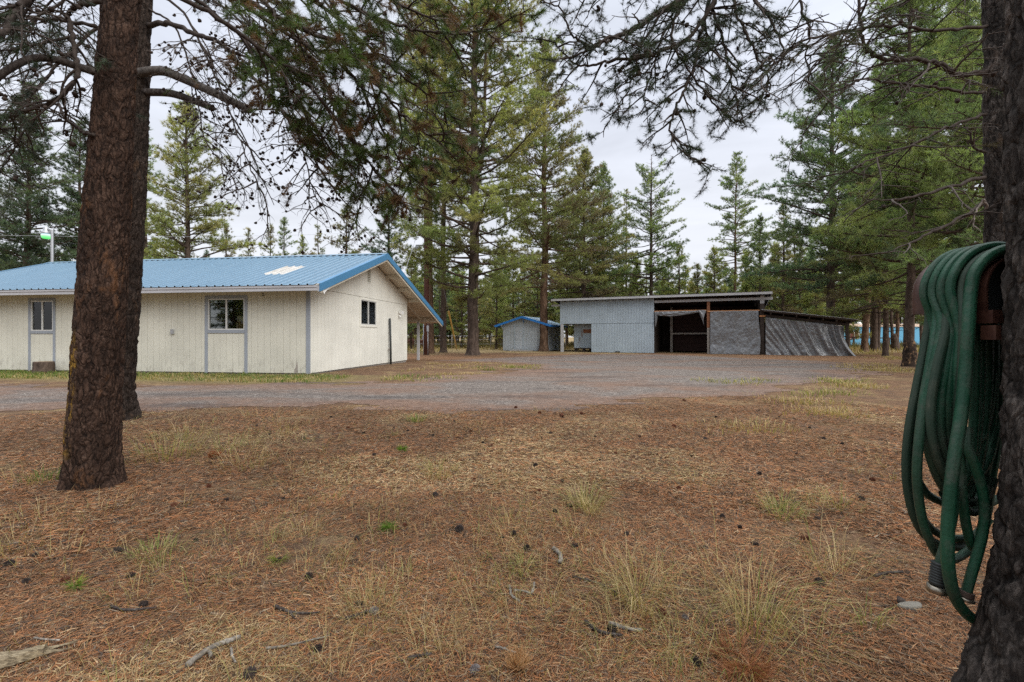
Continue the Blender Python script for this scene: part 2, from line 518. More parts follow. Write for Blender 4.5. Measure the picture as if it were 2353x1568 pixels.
# ------------------------------------------------------------------ ground
def m_ground():
    t = NT('needle_litter_ground')
    w = t.world()
    fine = t.noise(t.world((1, 1, 1)), 38, 5, .7)
    fib = t.noise(t.world((1, .45, 1)), 26, 6, .75, 2.2)
    med = t.noise(w, 2.6, 5, .6, .4)
    big = t.noise(w, .42, 4, .6, .5)
    c = t.ramp(fib, [(.30, (.048, .032, .022)), (.45, (.136, .080, .048)), (.56, (.232, .138, .080)), (.72, (.34, .230, .140))])
    c = t.mix(t.rng(med, .50, .68, 0, .75), c, t.mix(fine, (.060, .042, .032), (.15, .105, .076)))
    tan = t.ramp(fib, [(.32, (.14, .098, .052)), (.5, (.29, .205, .105)), (.7, (.45, .34, .19))])
    c = t.mix(t.math('MULTIPLY', t.rng(t.noise(w, .95, 5, .65, .6), .50, .64), .80), c, tan)
    c = t.mix(t.rng(big, .60, .74, 0, .5), c, t.ramp(fib, [(.35, (.20, .085, .04)), (.7, (.36, .18, .095))]))
    sp = t.n('ShaderNodeSeparateXYZ'); t.l(w, sp.inputs[0])
    # fresh orange needles under the yard pines
    bed = t.math('MULTIPLY', t.rng(sp.outputs[1], 19, 24), t.rng(sp.outputs[1], 37, 33))
    bed = t.math('MULTIPLY', bed, t.rng(t.noise(t.world((.5, 1, 1)), .5, 5, .65), .36, .58))
    c = t.mix(t.math('MULTIPLY', bed, .8), c, t.ramp(fib, [(.32, (.15, .070, .035)), (.5, (.29, .150, .078)), (.7, (.42, .25, .145))]))
    # dry pale grass of the clearing far back
    far = t.math('ADD', sp.outputs[1], t.math('MULTIPLY', t.rng(t.noise(w, .25, 4), .3, .7, -1, 1), 4.5))
    c = t.mix(t.rng(far, 33.0, 37.5), c, t.mix(t.noise(w, 1.3, 5, .7), (.25, .175, .085), (.44, .34, .18)))
    # greener verge in front of the house
    hx = t.math('MULTIPLY', sp.outputs[0], .1423)
    v = t.math('SUBTRACT', t.math('ADD', sp.outputs[1], hx), 12.42)           # metres behind the front wall line
    verge = t.math('MULTIPLY', t.rng(v, -2.9, -2.1), t.rng(v, .2, .0))
    verge = t.math('MULTIPLY', verge, t.rng(sp.outputs[0], -3.0, -4.6))
    c = t.mix(t.math('MULTIPLY', verge, .75), c, t.mix(t.noise(w, 1.6, 5, .7), (.13, .125, .045), (.34, .28, .13)))
    c = t.mix(t.rng(t.noise(t.world((.6, 1.3, 1)), 7.0, 6, .78), .36, .64, .50, .0), c, (.035, .024, .018))
    h = t.math('ADD', t.math('MULTIPLY', fib, 1.0), t.math('MULTIPLY', fine, .6))
    return t.pbr(c, .95, 0, .1, t.bump(h, .9, .02))
M['ground'] = m_ground()

def m_gravel():
    t = NT('grey_gravel')
    w = t.world()
    vo = t.n('ShaderNodeTexVoronoi'); vo.inputs['Scale'].default_value = 46; t.l(w, vo.inputs['Vector'])
    vo2 = t.n('ShaderNodeTexVoronoi'); vo2.inputs['Scale'].default_value = 21; t.l(w, vo2.inputs['Vector'])
    sp = t.n('ShaderNodeSeparateColor'); t.l(vo.outputs['Color'], sp.inputs[0])
    sp2 = t.n('ShaderNodeSeparateColor'); t.l(vo2.outputs['Color'], sp2.inputs[0])
    c = t.ramp(sp.outputs[0], [(.0, (.105, .085, .071)), (.35, (.21, .172, .147)), (.7, (.31, .262, .226)), (1.0, (.47, .42, .375))])
    c = t.mix(t.rng(sp2.outputs[0], .72, .9, 0, .55), c, (.13, .115, .11))
    c = t.mix(t.rng(vo.outputs['Distance'], .0, .7, .0, .55), c, (.05, .043, .04))
    # needles raked and blown over it
    big = t.noise(t.world((.55, 1, 1)), .55, 6, .62, .5)
    fib = t.noise(t.world((1, .5, 1)), 24, 6, .75, 2.0)
    lit = t.ramp(fib, [(.32, (.085, .050, .036)), (.5, (.19, .115, .08)), (.7, (.31, .205, .145))])
    edge = t.attr('edge', 'Fac')
    m1 = t.rng(t.math('SUBTRACT', big, t.math('MULTIPLY', edge, .10)), .36, .52, 0, .92)
    m2 = t.rng(t.math('SUBTRACT', edge, t.math('MULTIPLY', t.noise(w, 3.2, 5, .7), .55)), .42, -.05)
    m2 = t.math('MULTIPLY', m2, t.rng(t.noise(w, 11, 4, .7), .3, .6, .4, 1.0))
    c = t.mix(t.math('MAXIMUM', m1, m2), c, lit)
    dk = t.rng(t.noise(t.world((.35, 1.4, 1)), .8, 5, .6), .53, .64, 0, .65)
    c = t.mix(dk, c, (.075, .064, .06))
    gr = t.noise(t.world((.55, 1.4, 1)), 8.0, 7, .82)
    c = t.mix(t.rng(gr, .34, .54, .55, .0), c, (.06, .05, .045)); c = t.mix(t.rng(gr, .54, .72, .0, .40), c, (.50, .46, .43))
    h = t.math('ADD', t.math('MULTIPLY', vo.outputs['Distance'], -1.0), t.math('MULTIPLY', fib, .4))
    return t.pbr(c, .9, 0, .2, t.bump(h, .8, .02))
M['gravel'] = m_gravel()

def grid_mesh(xs, ys, zfun):
    X, Y = np.meshgrid(xs, ys)
    Z = zfun(X, Y)
    v = np.stack([X, Y, Z], -1).reshape(-1, 3)
    nx = len(xs); i = np.arange(len(ys) - 1)[:, None] * nx; j = np.arange(nx - 1)[None, :]
    q = np.stack([i + j, i + j + 1, i + nx + j + 1, i + nx + j], -1).reshape(-1, 4)
    return v, q

xs = np.concatenate([-np.geomspace(9, 900, 50)[::-1], np.linspace(-8.9, 8.9, 240), np.geomspace(9, 900, 50)])
ys = np.concatenate([-np.geomspace(2, 300, 16)[::-1], np.linspace(-1.9, 7.5, 150), np.geomspace(7.6, 900, 150)])
v, q = grid_mesh(xs, ys, gz)
mb = MB(); mb.add(v, q)
ground = mb.build('ground', M['ground'], smooth=True)
tag(ground, 'brown needle covered forest floor with dry grass patches', None, kind='structure')

# outline of the gravel drive and yard, as ground points
DRIVE_PX = [(-260, 1010), (-60, 953), (120, 946), (330, 938), (560, 936), (800, 937), (1010, 941), (1180, 946), (1330, 934), (1480, 924), (1640, 908), (1790, 892), (1930, 872), (2010, 852), (1990, 838),
            (1880, 830), (1740, 824), (1560, 816), (1420, 814), (1300, 816), (1180, 821), (1060, 826), (1010, 830), (1150, 833), (1218, 838), (1212, 847), (1120, 859), (1010, 868), (900, 880), (700, 885), (400, 887), (0, 888), (-300, 892)]
DRIVE = np.array([G(*p)[:2] for p in DRIVE_PX])

def poly_inside_dist(pts, poly):
    n = len(poly); ins = np.zeros(len(pts), bool); dist = np.full(len(pts), 1e9)
    for i in range(n):
        a = poly[i]; b = poly[(i + 1) % n]
        cond = ((a[1] > pts[:, 1]) != (b[1] > pts[:, 1]))
        xi = (b[0] - a[0]) * (pts[:, 1] - a[1]) / (b[1] - a[1] + 1e-12) + a[0]
        ins ^= cond & (pts[:, 0] < xi)
        d = b - a; tt = np.clip(((pts - a) @ d) / (d @ d), 0, 1)
        dist = np.minimum(dist, np.linalg.norm(pts - (a + tt[:, None] * d), axis=1))
    return np.where(ins, dist, -dist)

def drive_depth(x, y):
    return poly_inside_dist(np.stack([np.ravel(x), np.ravel(y)], -1), DRIVE)

gx = np.arange(-22, 27, .10); gy = np.concatenate([np.arange(6.2, 13, .07), np.arange(13, 40, .13)])
v, q = grid_mesh(gx, gy, lambda a, b: gz(a, b) + .004)
sd = drive_depth(v[:, 0], v[:, 1])
sdn = sd + (fbm(v * [1.1, 1.6, 0], 4) - .5) * 2.2
keep = (sdn[q] > -.15).all(axis=1)
q = q[keep]
used = np.unique(q); remap = np.full(len(v), -1); remap[used] = np.arange(len(used))
v[:, 2] += .008 * np.clip(sdn / .8, 0, 1)
mb = MB(); mb.add(v[used], remap[q])
gravel = mb.build('gravel_drive', M['gravel'], smooth=True)
at = gravel.data.attributes.new('edge', 'FLOAT', 'POINT')
at.data.foreach_set('value', np.clip(sdn[used] / 1.6, -.1, 1).astype(np.float32))
tag(gravel, 'grey gravel drive and yard strewn with needles', None, kind='structure')

# ------------------------------------------------------------------ fallen needles, dry grass
def litter(seed, n, rmin, rmax, wmul, name, label, amin=0, amax=58):
    rg = np.random.default_rng(seed)
    r = rmin * (rmax / rmin) ** rg.random(n)
    a = rg.uniform(R(amin), R(amax), n) * np.where(rg.random(n) < .5, -1, 1)
    x, y = r * np.sin(a), r * np.cos(a)
    # clumpy cover: fewer on bare soil patches
    cover = fbm(np.stack([x * 2.1, y * 2.1, np.zeros(n)], -1), 4)
    keep = (cover + rg.random(n) * .40 > .545) & ((np.abs(x) > .0)) & (drive_depth(x, y) < .35 - .9 * rg.random(n))
    x, y, r, cover = x[keep], y[keep], r[keep], cover[keep]; n = len(x)
    L = rg.uniform(.028, .062, n) * (1 + .35 * (wmul - 1))
    w = rg.uniform(.0007, .0013, n) * wmul
    flow = (vnoise(np.stack([x * .8, y * .8, np.zeros(n)], -1)) - .5) * 6
    th = flow + rg.normal(0, 1.0, n)
    bend = rg.normal(0, .45, n)
    z = gz(x, y) + rg.random(n) ** 2 * .009 + .0015
    til = rg.normal(0, .16, n)
    def pt(s):
        ang = th + bend * s
        return np.stack([x + np.cos(ang) * L * s, y + np.sin(ang) * L * s, np.maximum(z + np.sin(til) * L * s, gz(x + np.cos(ang) * L * s, y + np.sin(ang) * L * s) + .0015)], -1)
    p0, p1, p2 = pt(-.5), pt(0.0), pt(.5)
    side = np.stack([-np.sin(th), np.cos(th), rg.normal(0, .5, n)], -1) * w[:, None]
    v = np.stack([p0 - side * .6, p0 + side * .6, p1 - side, p1 + side, p2], 1).reshape(-1, 3)
    b = np.arange(n)[:, None] * 5
    q = b + np.array([[0, 1, 3, 2]]); tr = b + np.array([[2, 3, 4]])
    pal = np.array([(.315, .135, .056), (.245, .113, .052), (.34, .190, .094), (.145, .084, .050), (.37, .262, .155), (.075, .056, .043), (.23, .178, .128)])
    pr = np.array([.21, .22, .13, .19, .07, .13, .05])
    c = pal[rg.choice(len(pal), n, p=pr)] * rg.uniform(.7, 1.25, (n, 1))
    straw = rg.random(n) < sstep(.50, .62, fbm(np.stack([x * .8 + 9, y * .8, np.zeros(n)], -1), 4)) * .34
    sp_ = np.array([(.44, .315, .16), (.38, .27, .135), (.50, .38, .22), (.33, .25, .12)])
    c = np.where(straw[:, None], sp_[rg.integers(0, 4, n)] * rg.uniform(.7, 1.15, (n, 1)), c)
    c = c * (.62 + .72 * fbm(np.stack([x * 1.5 + 40, y * 1.5, np.zeros(n)], -1), 3))[:, None]
    mb = MB(); mb.add(v, q, tr, col=np.repeat(c, 5, 0))
    o = mb.build(name, M['litter'])
    tag(o, label, None, kind='stuff')
litter(3, 300000, 1.15, 3.4, 1.15, 'needle_litter', 'rust brown fallen pine needles matted over the near ground')
litter(4, 380000, 3.2, 9.5, 1.9, 'needle_litter', 'rust brown fallen pine needles between the trunks and the gravel drive')

litter(5, 130000, 1.6, 9.5, 2.2, 'needle_litter', 'rust brown fallen pine needles out to the sides of the clearing', 58, 125)
litter(6, 40000, .35, 1.15, 1.3, 'needle_litter', 'rust brown fallen pine needles right under the viewer', 0, 90)

def blades(rg, cx, cy, n, rad, lmin, lmax, wid, lean, pal, mb, zoff=0.0):
    """one tuft: bent blades"""
    ang = rg.uniform(0, 2 * np.pi, n); rr = rad * np.sqrt(rg.random(n))
    x = cx + rr * np.cos(ang); y = cy + rr * np.sin(ang)
    L = rg.uniform(lmin, lmax, n)
    dirx = np.cos(ang) * lean + rg.normal(0, .35, n); diry = np.sin(ang) * lean + rg.normal(0, .35, n)
    z0 = gz(x, y) - .005 + zoff
    base = np.stack([x, y, z0], -1)
    hd = np.stack([dirx, diry, np.zeros(n)], -1)
    up = np.array([0, 0, 1.0])
    curl = rg.uniform(.25, 1.0, n)[:, None]
    p1 = base + (up * .55 + hd * .22) * L[:, None]
    p2 = p1 + (up * (.42 - .42 * curl) + hd * (.25 + .4 * curl)) * L[:, None]
    p2[:, 2] = np.maximum(p2[:, 2], z0 + .01)
    s = np.cross(hd + 1e-6, up); s /= np.linalg.norm(s, axis=1, keepdims=True) + 1e-9
    s = s * (wid * rg.uniform(.6, 1.3, n))[:, None]
    v = np.stack([base - s, base + s, p1 - s * .8, p1 + s * .8, p2], 1).reshape(-1, 3)
    b = np.arange(n)[:, None] * 5
    pal = np.asarray(pal)
    c = pal[rg.integers(0, len(pal), n)] * rg.uniform(.75, 1.25, (n, 1))
    mb.add(v, b + np.array([[0, 1, 3, 2]]), b + np.array([[2, 3, 4]]), col=np.repeat(c, 5, 0))

DRY = [(.44, .32, .15), (.38, .26, .115), (.50, .39, .21), (.34, .25, .11), (.30, .26, .10)]
MIXG = [(.30, .27, .085), (.22, .23, .06), (.40, .33, .14), (.17, .20, .05), (.44, .36, .18)]
GREEN = [(.10, .165, .030), (.13, .19, .04), (.17, .21, .05), (.08, .14, .03), (.22, .24, .08)]

rg = np.random.default_rng(11)
mb = MB()
for _ in range(900):
    r = 1.5 * (11 / 1.5) ** rg.random(); a = rg.uniform(-R(52), R(52))
    x, y = r * math.sin(a), r * math.cos(a)
    cl = fbm(np.array([[x * .55 + 3, y * .55, 0]]), 3)[0]
    if cl < .50 + .08 * rg.random() or drive_depth([x], [y])[0] > -.1: continue
    k = 1 + .12 * r
    blades(rg, x, y, int(rg.integers(8, 26)), .06 + .07 * rg.random() * k, .04, .14, .0007 * k, 1.5, DRY if rg.random() < .7 else MIXG, mb)
# big loose stands of pale grass seen in the foreground
for px, py, n, rad, l0, l1 in [(385, 1045, 150, .34, .12, .34), (520, 1035, 110, .32, .10, .22), (560, 1070, 110, .26, .08, .2), (420, 1000, 120, .35, .1, .22), (650, 985, 60, .35, .1, .22), (600, 960, 60, .5, .1, .2),
                             (1350, 1170, 60, .10, .10, .25), (1330, 1225, 50, .10, .08, .2), (1000, 1085, 55, .12, .08, .18), (1160, 1105, 60, .16, .06, .14), (1340, 1100, 50, .16, .06, .12), (1600, 1108, 60, .18, .06, .14),
                             (1790, 1165, 70, .11, .08, .2), (1880, 1155, 40, .1, .08, .18), (1930, 1165, 50, .12, .08, .2), (1690, 1345, 26, .20, .12, .40), (1760, 1400, 26, .18, .10, .34), (1470, 1385, 30, .16, .1, .28), (1500, 1400, 22, .15, .1, .26), (1650, 1445, 26, .20, .12, .34), (1590, 1395, 16, .14, .10, .28), (1810, 1400, 18, .16, .1, .28),
                             (1930, 1330, 46, .12, .1, .34), (1890, 1300, 34, .1, .1, .3), (1560, 1500, 40, .10, .08, .22), (1260, 1375, 34, .08, .06, .18), (1165, 1325, 20, .06, .06, .16), (1700, 1530, 44, .12, .1, .26), (1850, 1500, 40, .12, .08, .2), (1430, 1460, 30, .1, .08, .2),
                             (100, 1205, 60, .25, .08, .2), (230, 1180, 40, .2, .06, .18), (60, 1110, 70, .3, .08, .2), (330, 1290, 50, .2, .05, .14), (40, 1250, 40, .2, .08, .22), (150, 1300, 40, .2, .06, .16), (760, 1150, 26, .1, .05, .14), (300, 1370, 30, .12, .05, .13), (900, 1345, 30, .14, .05, .1)]:
    g = G(px, py)
    blades(rg, g[0], g[1], n, rad, l0, l1, .0006 + .00018 * g[1], 1.7, DRY if rg.random() < .75 else MIXG, mb)
o = mb.build('dry_grass', M['grass'])
tag(o, 'straw coloured dry grass tufts scattered over the needle covered ground', None, kind='stuff')

# verge of short grass between house and drive, and thin grass round the yard
mb = MB()
hc, hs = math.cos(R(8.1)), math.sin(R(8.1))
for _ in range(1500):
    s = rg.uniform(-1.5, 15); d = rg.uniform(.15, 2.2)
    x = -5.83 - hc * s - hs * d; y = 13.25 + hs * s - hc * d
    if drive_depth([x], [y])[0] > .1: continue
    gr = rg.random() < (.50 if d < 1.1 else .25) + (.25 if s > 7 else 0)
    blades(rg, x, y, int(rg.integers(6, 15)), .16, .05, .15 if gr else .11, .0055, .8, GREEN if gr else (MIXG if rg.random() < .5 else DRY), mb)
for px, py, n, col in [(1000, 872, 40, 1), (1040, 862, 50, 0), (900, 872, 50, 1), (1100, 850, 40, 0), (1180, 846, 60, 1), (1200, 842, 60, 1), (1150, 848, 60, 2), (1120, 838, 40, 0), (980, 850, 40, 0), (960, 866, 40, 2), (1060, 842, 40, 0), (1010, 840, 40, 0)] * 3:
    g = G(px + rg.uniform(-40, 40), py + rg.uniform(-4, 4))
    blades(rg, g[0], g[1], n, .42, .04, .13, .008, .8, [DRY, MIXG, GREEN][col], mb)
for px, py, sx, cnt, col in [(1700, 880, 90, 10, 1), (1930, 880, 60, 12, 1), (1900, 905, 80, 10, 1), (1990, 890, 70, 10, 0), (2040, 850, 70, 16, 0), (1990, 842, 60, 12, 0), (1830, 925, 90, 10, 0), (1900, 950, 100, 10, 0), (2000, 812, 100, 20, 0), (2060, 825, 60, 14, 0), (1700, 985, 120, 8, 0)]:
    for _ in range(cnt):
        g = G(px + rg.normal(0, sx * .5), py + rg.normal(0, 3))
        blades(rg, g[0], g[1], 34, .40, .04, .14, .0012 * g[1] * .55, .9, [DRY, MIXG, GREEN][col], mb)
o = mb.build('verge_grass', M['grass'])
tag(o, 'short green and straw grass along the house wall and the gravel edge', None, kind='stuff')

# dry grass of the clearing behind the yard
mb = MB()
n = 9000
x = rg.uniform(-26, 60, n); y = rg.uniform(35, 58, n)
keep = (drive_depth(x, y) < -.3) & ~((x > -6) & (x < 26) & (y < 43 - .25 * np.clip(x - 12, 0, 40))); x, y = x[keep], y[keep]; n = len(x)
z = gz(x, y); h = rg.uniform(.12, .42, n); a = rg.uniform(0, np.pi, n); w = .05
dx, dy = np.cos(a) * w, np.sin(a) * w
v = np.stack([np.stack([x - dx, y - dy, z], -1), np.stack([x + dx, y + dy, z], -1), np.stack([x + rg.normal(0, .12, n), y + rg.normal(0, .1, n), z + h], -1)], 1).reshape(-1, 3)
pal = np.array(DRY); c = pal[rg.integers(0, 5, n)] * rg.uniform(.7, 1.15, (n, 1))
mb.add(v, tris=np.arange(3 * n).reshape(-1, 3), col=np.repeat(c, 3, 0))
o = mb.build('meadow_grass', M['grass'])
tag(o, 'pale dry grass of the clearing behind the sheds', None, kind='stuff')
# ------------------------------------------------------------------ boards
def boards(mb, xs, top, bottom, holes, th=.018, gap=.007, m=0, back=None):
    """vertical boards in the local xz plane, outer face at y = -th. top: function of x. holes: (x0, x1, z0, z1)"""
    cuts = set()
    for h in holes: cuts.update((h[0], h[1]))
    for a, b in zip(xs[:-1], xs[1:]):
        edges = [a + gap / 2] + sorted(c for c in cuts if a + gap < c < b - gap) + [b - gap / 2]
        for e0, e1 in zip(edges[:-1], edges[1:]):
            mid = (e0 + e1) / 2
            segs = [(bottom, None)]
            for h in sorted(holes, key=lambda k: k[2]):
                if h[0] - 1e-4 <= mid <= h[1] + 1e-4:
                    lo, hi = segs.pop()
                    segs.append((lo, h[2])); segs.append((h[3], hi))
            for lo, hi in segs:
                t0 = top(e0) if hi is None else hi; t1 = top(e1) if hi is None else hi
                if min(t0, t1) - lo < .01 and max(t0, t1) - lo < .02: continue
                mb.hexa([(e0, -th, lo), (e1, -th, lo), (e1, 0, lo), (e0, 0, lo), (e0, -th, t0), (e1, -th, t1), (e1, 0, t1), (e0, 0, t0)], m=m)

def panel_with_holes(mb, x0, x1, z0, top, holes, y0, y1, m=0, n=1):
    """backing sheet with openings"""
    xs = sorted({x0, x1, *[h[0] for h in holes], *[h[1] for h in holes], *np.linspace(x0, x1, n + 1)})
    for a, b in zip(xs[:-1], xs[1:]):
        mid = (a + b) / 2; segs = [(z0, None)]
        for h in sorted(holes, key=lambda k: k[2]):
            if h[0] <= mid <= h[1]:
                lo, hi = segs.pop(); segs.append((lo, h[2])); segs.append((h[3], hi))
        for lo, hi in segs:
            t0 = top(a) if hi is None else hi; t1 = top(b) if hi is None else hi
            mb.hexa([(a, y0, lo), (b, y0, lo), (b, y1, lo), (a, y1, lo), (a, y0, t0), (b, y0, t1), (b, y1, t1), (a, y1, t0)], m=m)

def place(o, loc=(0, 0, 0), rz=0.0):
    o.location = loc; o.rotation_euler = (0, 0, rz); return o

# ------------------------------------------------------------------ the house
HL, HD, OV, GO = 13.2, 7.65, .62, .73          # wall length, depth, eave overhang, gable overhang
RY, RZ = 3.85, 4.13                            # ridge position and height
EZ = 2.53; BY, BZ = 10.85, 1.86                # front eave height, back eave position and height
sf = (RZ - EZ) / (RY + OV); sb = (RZ - BZ) / (BY - RY)
def rz_(y): return EZ + (y + OV) * sf if y <= RY else RZ - (y - RY) * sb

house = root('house', 'long low cream sided house with blue ribbed metal roof and open porch at the back', 'house', (-5.83, 13.25, 0), R(-8.1))
W1 = (-9.45, -8.62, 1.28, 2.23); W2 = (-3.22, -2.02, 1.30, 2.22)
mb = MB()
xs = np.arange(-HL, .001, .2035); xs[-1] = 0
boards(mb, xs, lambda x: 2.58, .05, [W1, W2])
panel_with_holes(mb, -HL, -.0, .05, lambda x: 2.58, [W1, W2], .001, .06, m=1)
mb.build('wall', [M['cream'], M['groove']], house)
# gable wall: boards run along local y, so build in xz and turn
WG = (3.16, 4.42, 1.53, 2.43)
gt = lambda u: rz_(u) - .14
mb = MB()
u = np.arange(0, HD + .001, .2035); u[-1] = HD
jz = 2.52
boards(mb, u, lambda k: min(jz - .006, gt(k)), .05, [WG, (3.03, 3.045, 0, jz), (4.51, 4.525, 0, 1.44)], gap=.006)
uu = np.sort(np.append(u, RY))
boards(mb, uu, gt, jz + .006, [(3.62, 3.98, 3.06, 3.74)], gap=.006, th=.024)
panel_with_holes(mb, 0, HD, .05, lambda k: gt(k) - .002, [WG], .001, .06, m=1, n=30)
o = mb.build('wall', [M['cream_old'], M['groove']], house); place(o, (0, 0, 0), R(90))
o['label'] = 'weathered gable wall'
mb = MB()
mb.box(-HL + .0, 0, HD - .06, HD, .05, 2.6); mb.hexa([(-HL, .06, .05), (-HL + .06, .06, .05), (-HL + .06, HD - .06, .05), (-HL, HD - .06, .05), (-HL, .06, 2.5), (-HL + .06, .06, 2.5), (-HL + .06, HD - .06, 2.5), (-HL, HD - .06, 2.5)])
mb.hexa([(-HL, .06, 2.5), (-HL + .06, .06, 2.5), (-HL + .06, RY, 2.5), (-HL, RY, 2.5), (-HL, .06, 2.56), (-HL + .06, .06, 2.56), (-HL + .06, RY, RZ - .14), (-HL, RY, RZ - .14)])
mb.hexa([(-HL, RY, 2.5), (-HL + .06, RY, 2.5), (-HL + .06, HD, 2.5), (-HL, HD, 2.5), (-HL, RY, RZ - .14), (-HL + .06, RY, RZ - .14), (-HL + .06, HD, rz_(HD) - .14), (-HL, HD, rz_(HD) - .14)])
mb.build('wall', M['cream'], house)
mb = MB(); mb.box(-HL + .03, -.03, .035, HD - .03, -.2, .06)
mb.build('foundation', M['concrete'], house)

# roof sheets with ribs
PIT = .254
prof = [(0, 0), (.040, 0), (.058, .036), (.090, .036), (.108, 0), (.150, 0), (.154, .006), (.162, .006), (.166, 0), (.205, 0), (.209, .006), (.217, .006), (.221, 0)]
def ribbed(mb, x0, x1, ya, za, yb, zb, th=.004, lift=0.0, m=0, wob=0.0):
    n = int(round((x1 - x0) / PIT)); X = []; H = []
    for k in range(n):
        for a, h in prof: X.append(x0 + k * PIT + a); H.append(h)
    X.append(x0 + n * PIT); H.append(0)
    X = np.array(X); H = np.array(H)
    d = np.array([0, yb - ya, zb - za]); d /= np.linalg.norm(d); nrm = np.array([0, -d[2], d[1]])
    if nrm[2] < 0: nrm = -nrm
    rows = []
    for f in np.linspace(0, 1, 6):
        y = ya + (yb - ya) * f; z = za + (zb - za) * f
        rows.append(np.stack([X, np.full_like(X, y) + nrm[1] * (H + lift), np.full_like(X, z) + nrm[2] * (H + lift)], -1))
    top = np.concatenate(rows); bot = top - nrm * th
    nx = len(X); i = np.arange(5)[:, None] * nx; j = np.arange(nx - 1)[None, :]
    q = np.stack([i + j, i + j + 1, i + nx + j + 1, i + nx + j], -1).reshape(-1, 4)
    if (yb - ya) < 0: q = q[:, ::-1]
    mb.add(top, q, m=m); mb.add(bot, q[:, ::-1], m=m)
    e = np.arange(nx - 1); mb.add(np.concatenate([rows[0], rows[0] - nrm * th]), np.stack([e, e + nx, e + nx + 1, e + 1], -1), m=m)
RX0, RX1 = -HL - GO, -HL - GO + PIT * 64
RX1 = RX0 + PIT * int((HL + 2 * GO) / PIT)
mb = MB()
ribbed(mb, RX0, RX1, -OV - .05, EZ - .05 * sf, RY, RZ)
ribbed(mb, RX0, RX1, BY + .04, BZ - .04 * sb, RY, RZ)
mb.hexa([(RX0, RY - .16, RZ - .16 * sf + .040), (GO, RY - .16, RZ - .16 * sf + .040), (GO, RY, RZ + .044), (RX0, RY, RZ + .044), (RX0, RY - .16, RZ - .16 * sf + .045), (GO, RY - .16, RZ - .16 * sf + .045), (GO, RY, RZ + .052), (RX0, RY, RZ + .052)])
mb.hexa([(RX0, RY + .001, RZ + .044), (GO, RY + .001, RZ + .044), (GO, RY + .16, RZ - .16 * sb + .040), (RX0, RY + .16, RZ - .16 * sb + .040), (RX0, RY + .001, RZ + .052), (GO, RY + .001, RZ + .052), (GO, RY + .16, RZ - .16 * sb + .045), (RX0, RY + .16, RZ - .16 * sb + .045)])
roof = mb.build('roof', M['roof'], house)
mb = MB()
k0 = int((-1.75 - RX0) / PIT)
ribbed(mb, RX0 + k0 * PIT, RX0 + (k0 + 3) * PIT, .70, rz_(.70), 1.85, rz_(1.85), lift=.006)
mb.build('skylight_panel', M['skylight'], roof)
# screw heads
mb = MB()
for yy in np.arange(-.35, 3.7, .78):
    for k in range(int((RX1 - RX0) / PIT)):
        x = RX0 + k * PIT + .012; z = rz_(yy)
        mb.box(x - .010, x + .010, yy - .010, yy + .010, z + .001, z + .009)
mb.build('roof_screw', M['trim'], roof)['kind'] = 'stuff'
# boarding under the roof
mb = MB()
def slab(x0, x1, ya, yb, off, th, m=0):
    mb.hexa([(x0, ya, rz_(ya) - off - th), (x1, ya, rz_(ya) - off - th), (x1, yb, rz_(yb) - off - th), (x0, yb, rz_(yb) - off - th), (x0, ya, rz_(ya) - off), (x1, ya, rz_(ya) - off), (x1, yb, rz_(yb) - off), (x0, yb, rz_(yb) - off)], m=m)
slab(-HL - GO + .02, GO - .03, -OV + .03, RY, .022, .05)
for k in range(30):
    a = RY + .001 + (BY - .02 - RY) * k / 30; b = RY + (BY - .02 - RY) * (k + 1) / 30 - .012
    slab(-HL - GO + .02, GO - .03, a, b, .022, .05)
mb.build('soffit', M['soffit'], house)
# rakes on the near gable and the far one
for gx0, gx1 in ((GO - .025, GO + .012), (-HL - GO - .012, -HL - GO + .018)):
    mb = MB()
    for ya, yb in ((-OV - .03, RY), (RY + .0005, BY + .03)):
        za, zb = rz_(ya), rz_(yb)
        mb.hexa([(gx0, ya, za - .19), (gx1, ya, za - .19), (gx1, yb, zb - .19), (gx0, yb, zb - .19), (gx0, ya, za + .028), (gx1, ya, za + .028), (gx1, yb, zb + .028), (gx0, yb, zb + .028)])
        fx0, fx1 = (gx0 - .10, gx0 - .001) if gx0 > 0 else (gx1 + .001, gx1 + .1)
        mb.hexa([(fx0, ya, za + .023), (fx1, ya, za + .023), (fx1, yb, zb + .023), (fx0, yb, zb + .023), (fx0, ya, za + .029), (fx1, ya, za + .029), (fx1, yb, zb + .029), (fx0, yb, zb + .029)])
    mb.build('rake_trim', M['blue_trim'], house)
mb = MB()
for ya, yb in ((-OV + .04, RY), (RY + .001, BY - .02)):
    za, zb = rz_(ya), rz_(yb)
    mb.hexa([(GO - .07, ya, za - .255), (GO - .028, ya, za - .255), (GO - .028, yb, zb - .255), (GO - .07, yb, zb - .255), (GO - .07, ya, za - .075), (GO - .028, ya, za - .075), (GO - .028, yb, zb - .075), (GO - .07, yb, zb - .075)])
mb.build('barge_board', M['soffit'], house)
mb = MB()
mb.box(-HL - GO + .02, GO - .10, -OV - .018, -OV + .02, EZ - .175, EZ - .03)
mb.box(-HL - GO + .02, GO - .10, -OV - .036, -OV - .019, EZ - .085, EZ - .032)
mb.box(GO - .095, GO - .03, -OV - .01, -OV + .03, EZ - .20, EZ - .04)
mb.build('fascia', M['fascia'], house)
for y in (RY + .04, 5.35, 6.55, 7.72, .5, 2.0):
    z = rz_(y) - .075
    mb = MB(); mb.box(.028, GO - .075, y - .045, y + .045, z - .15, z - .004); mb.build('lookout', M['soffit'], house)
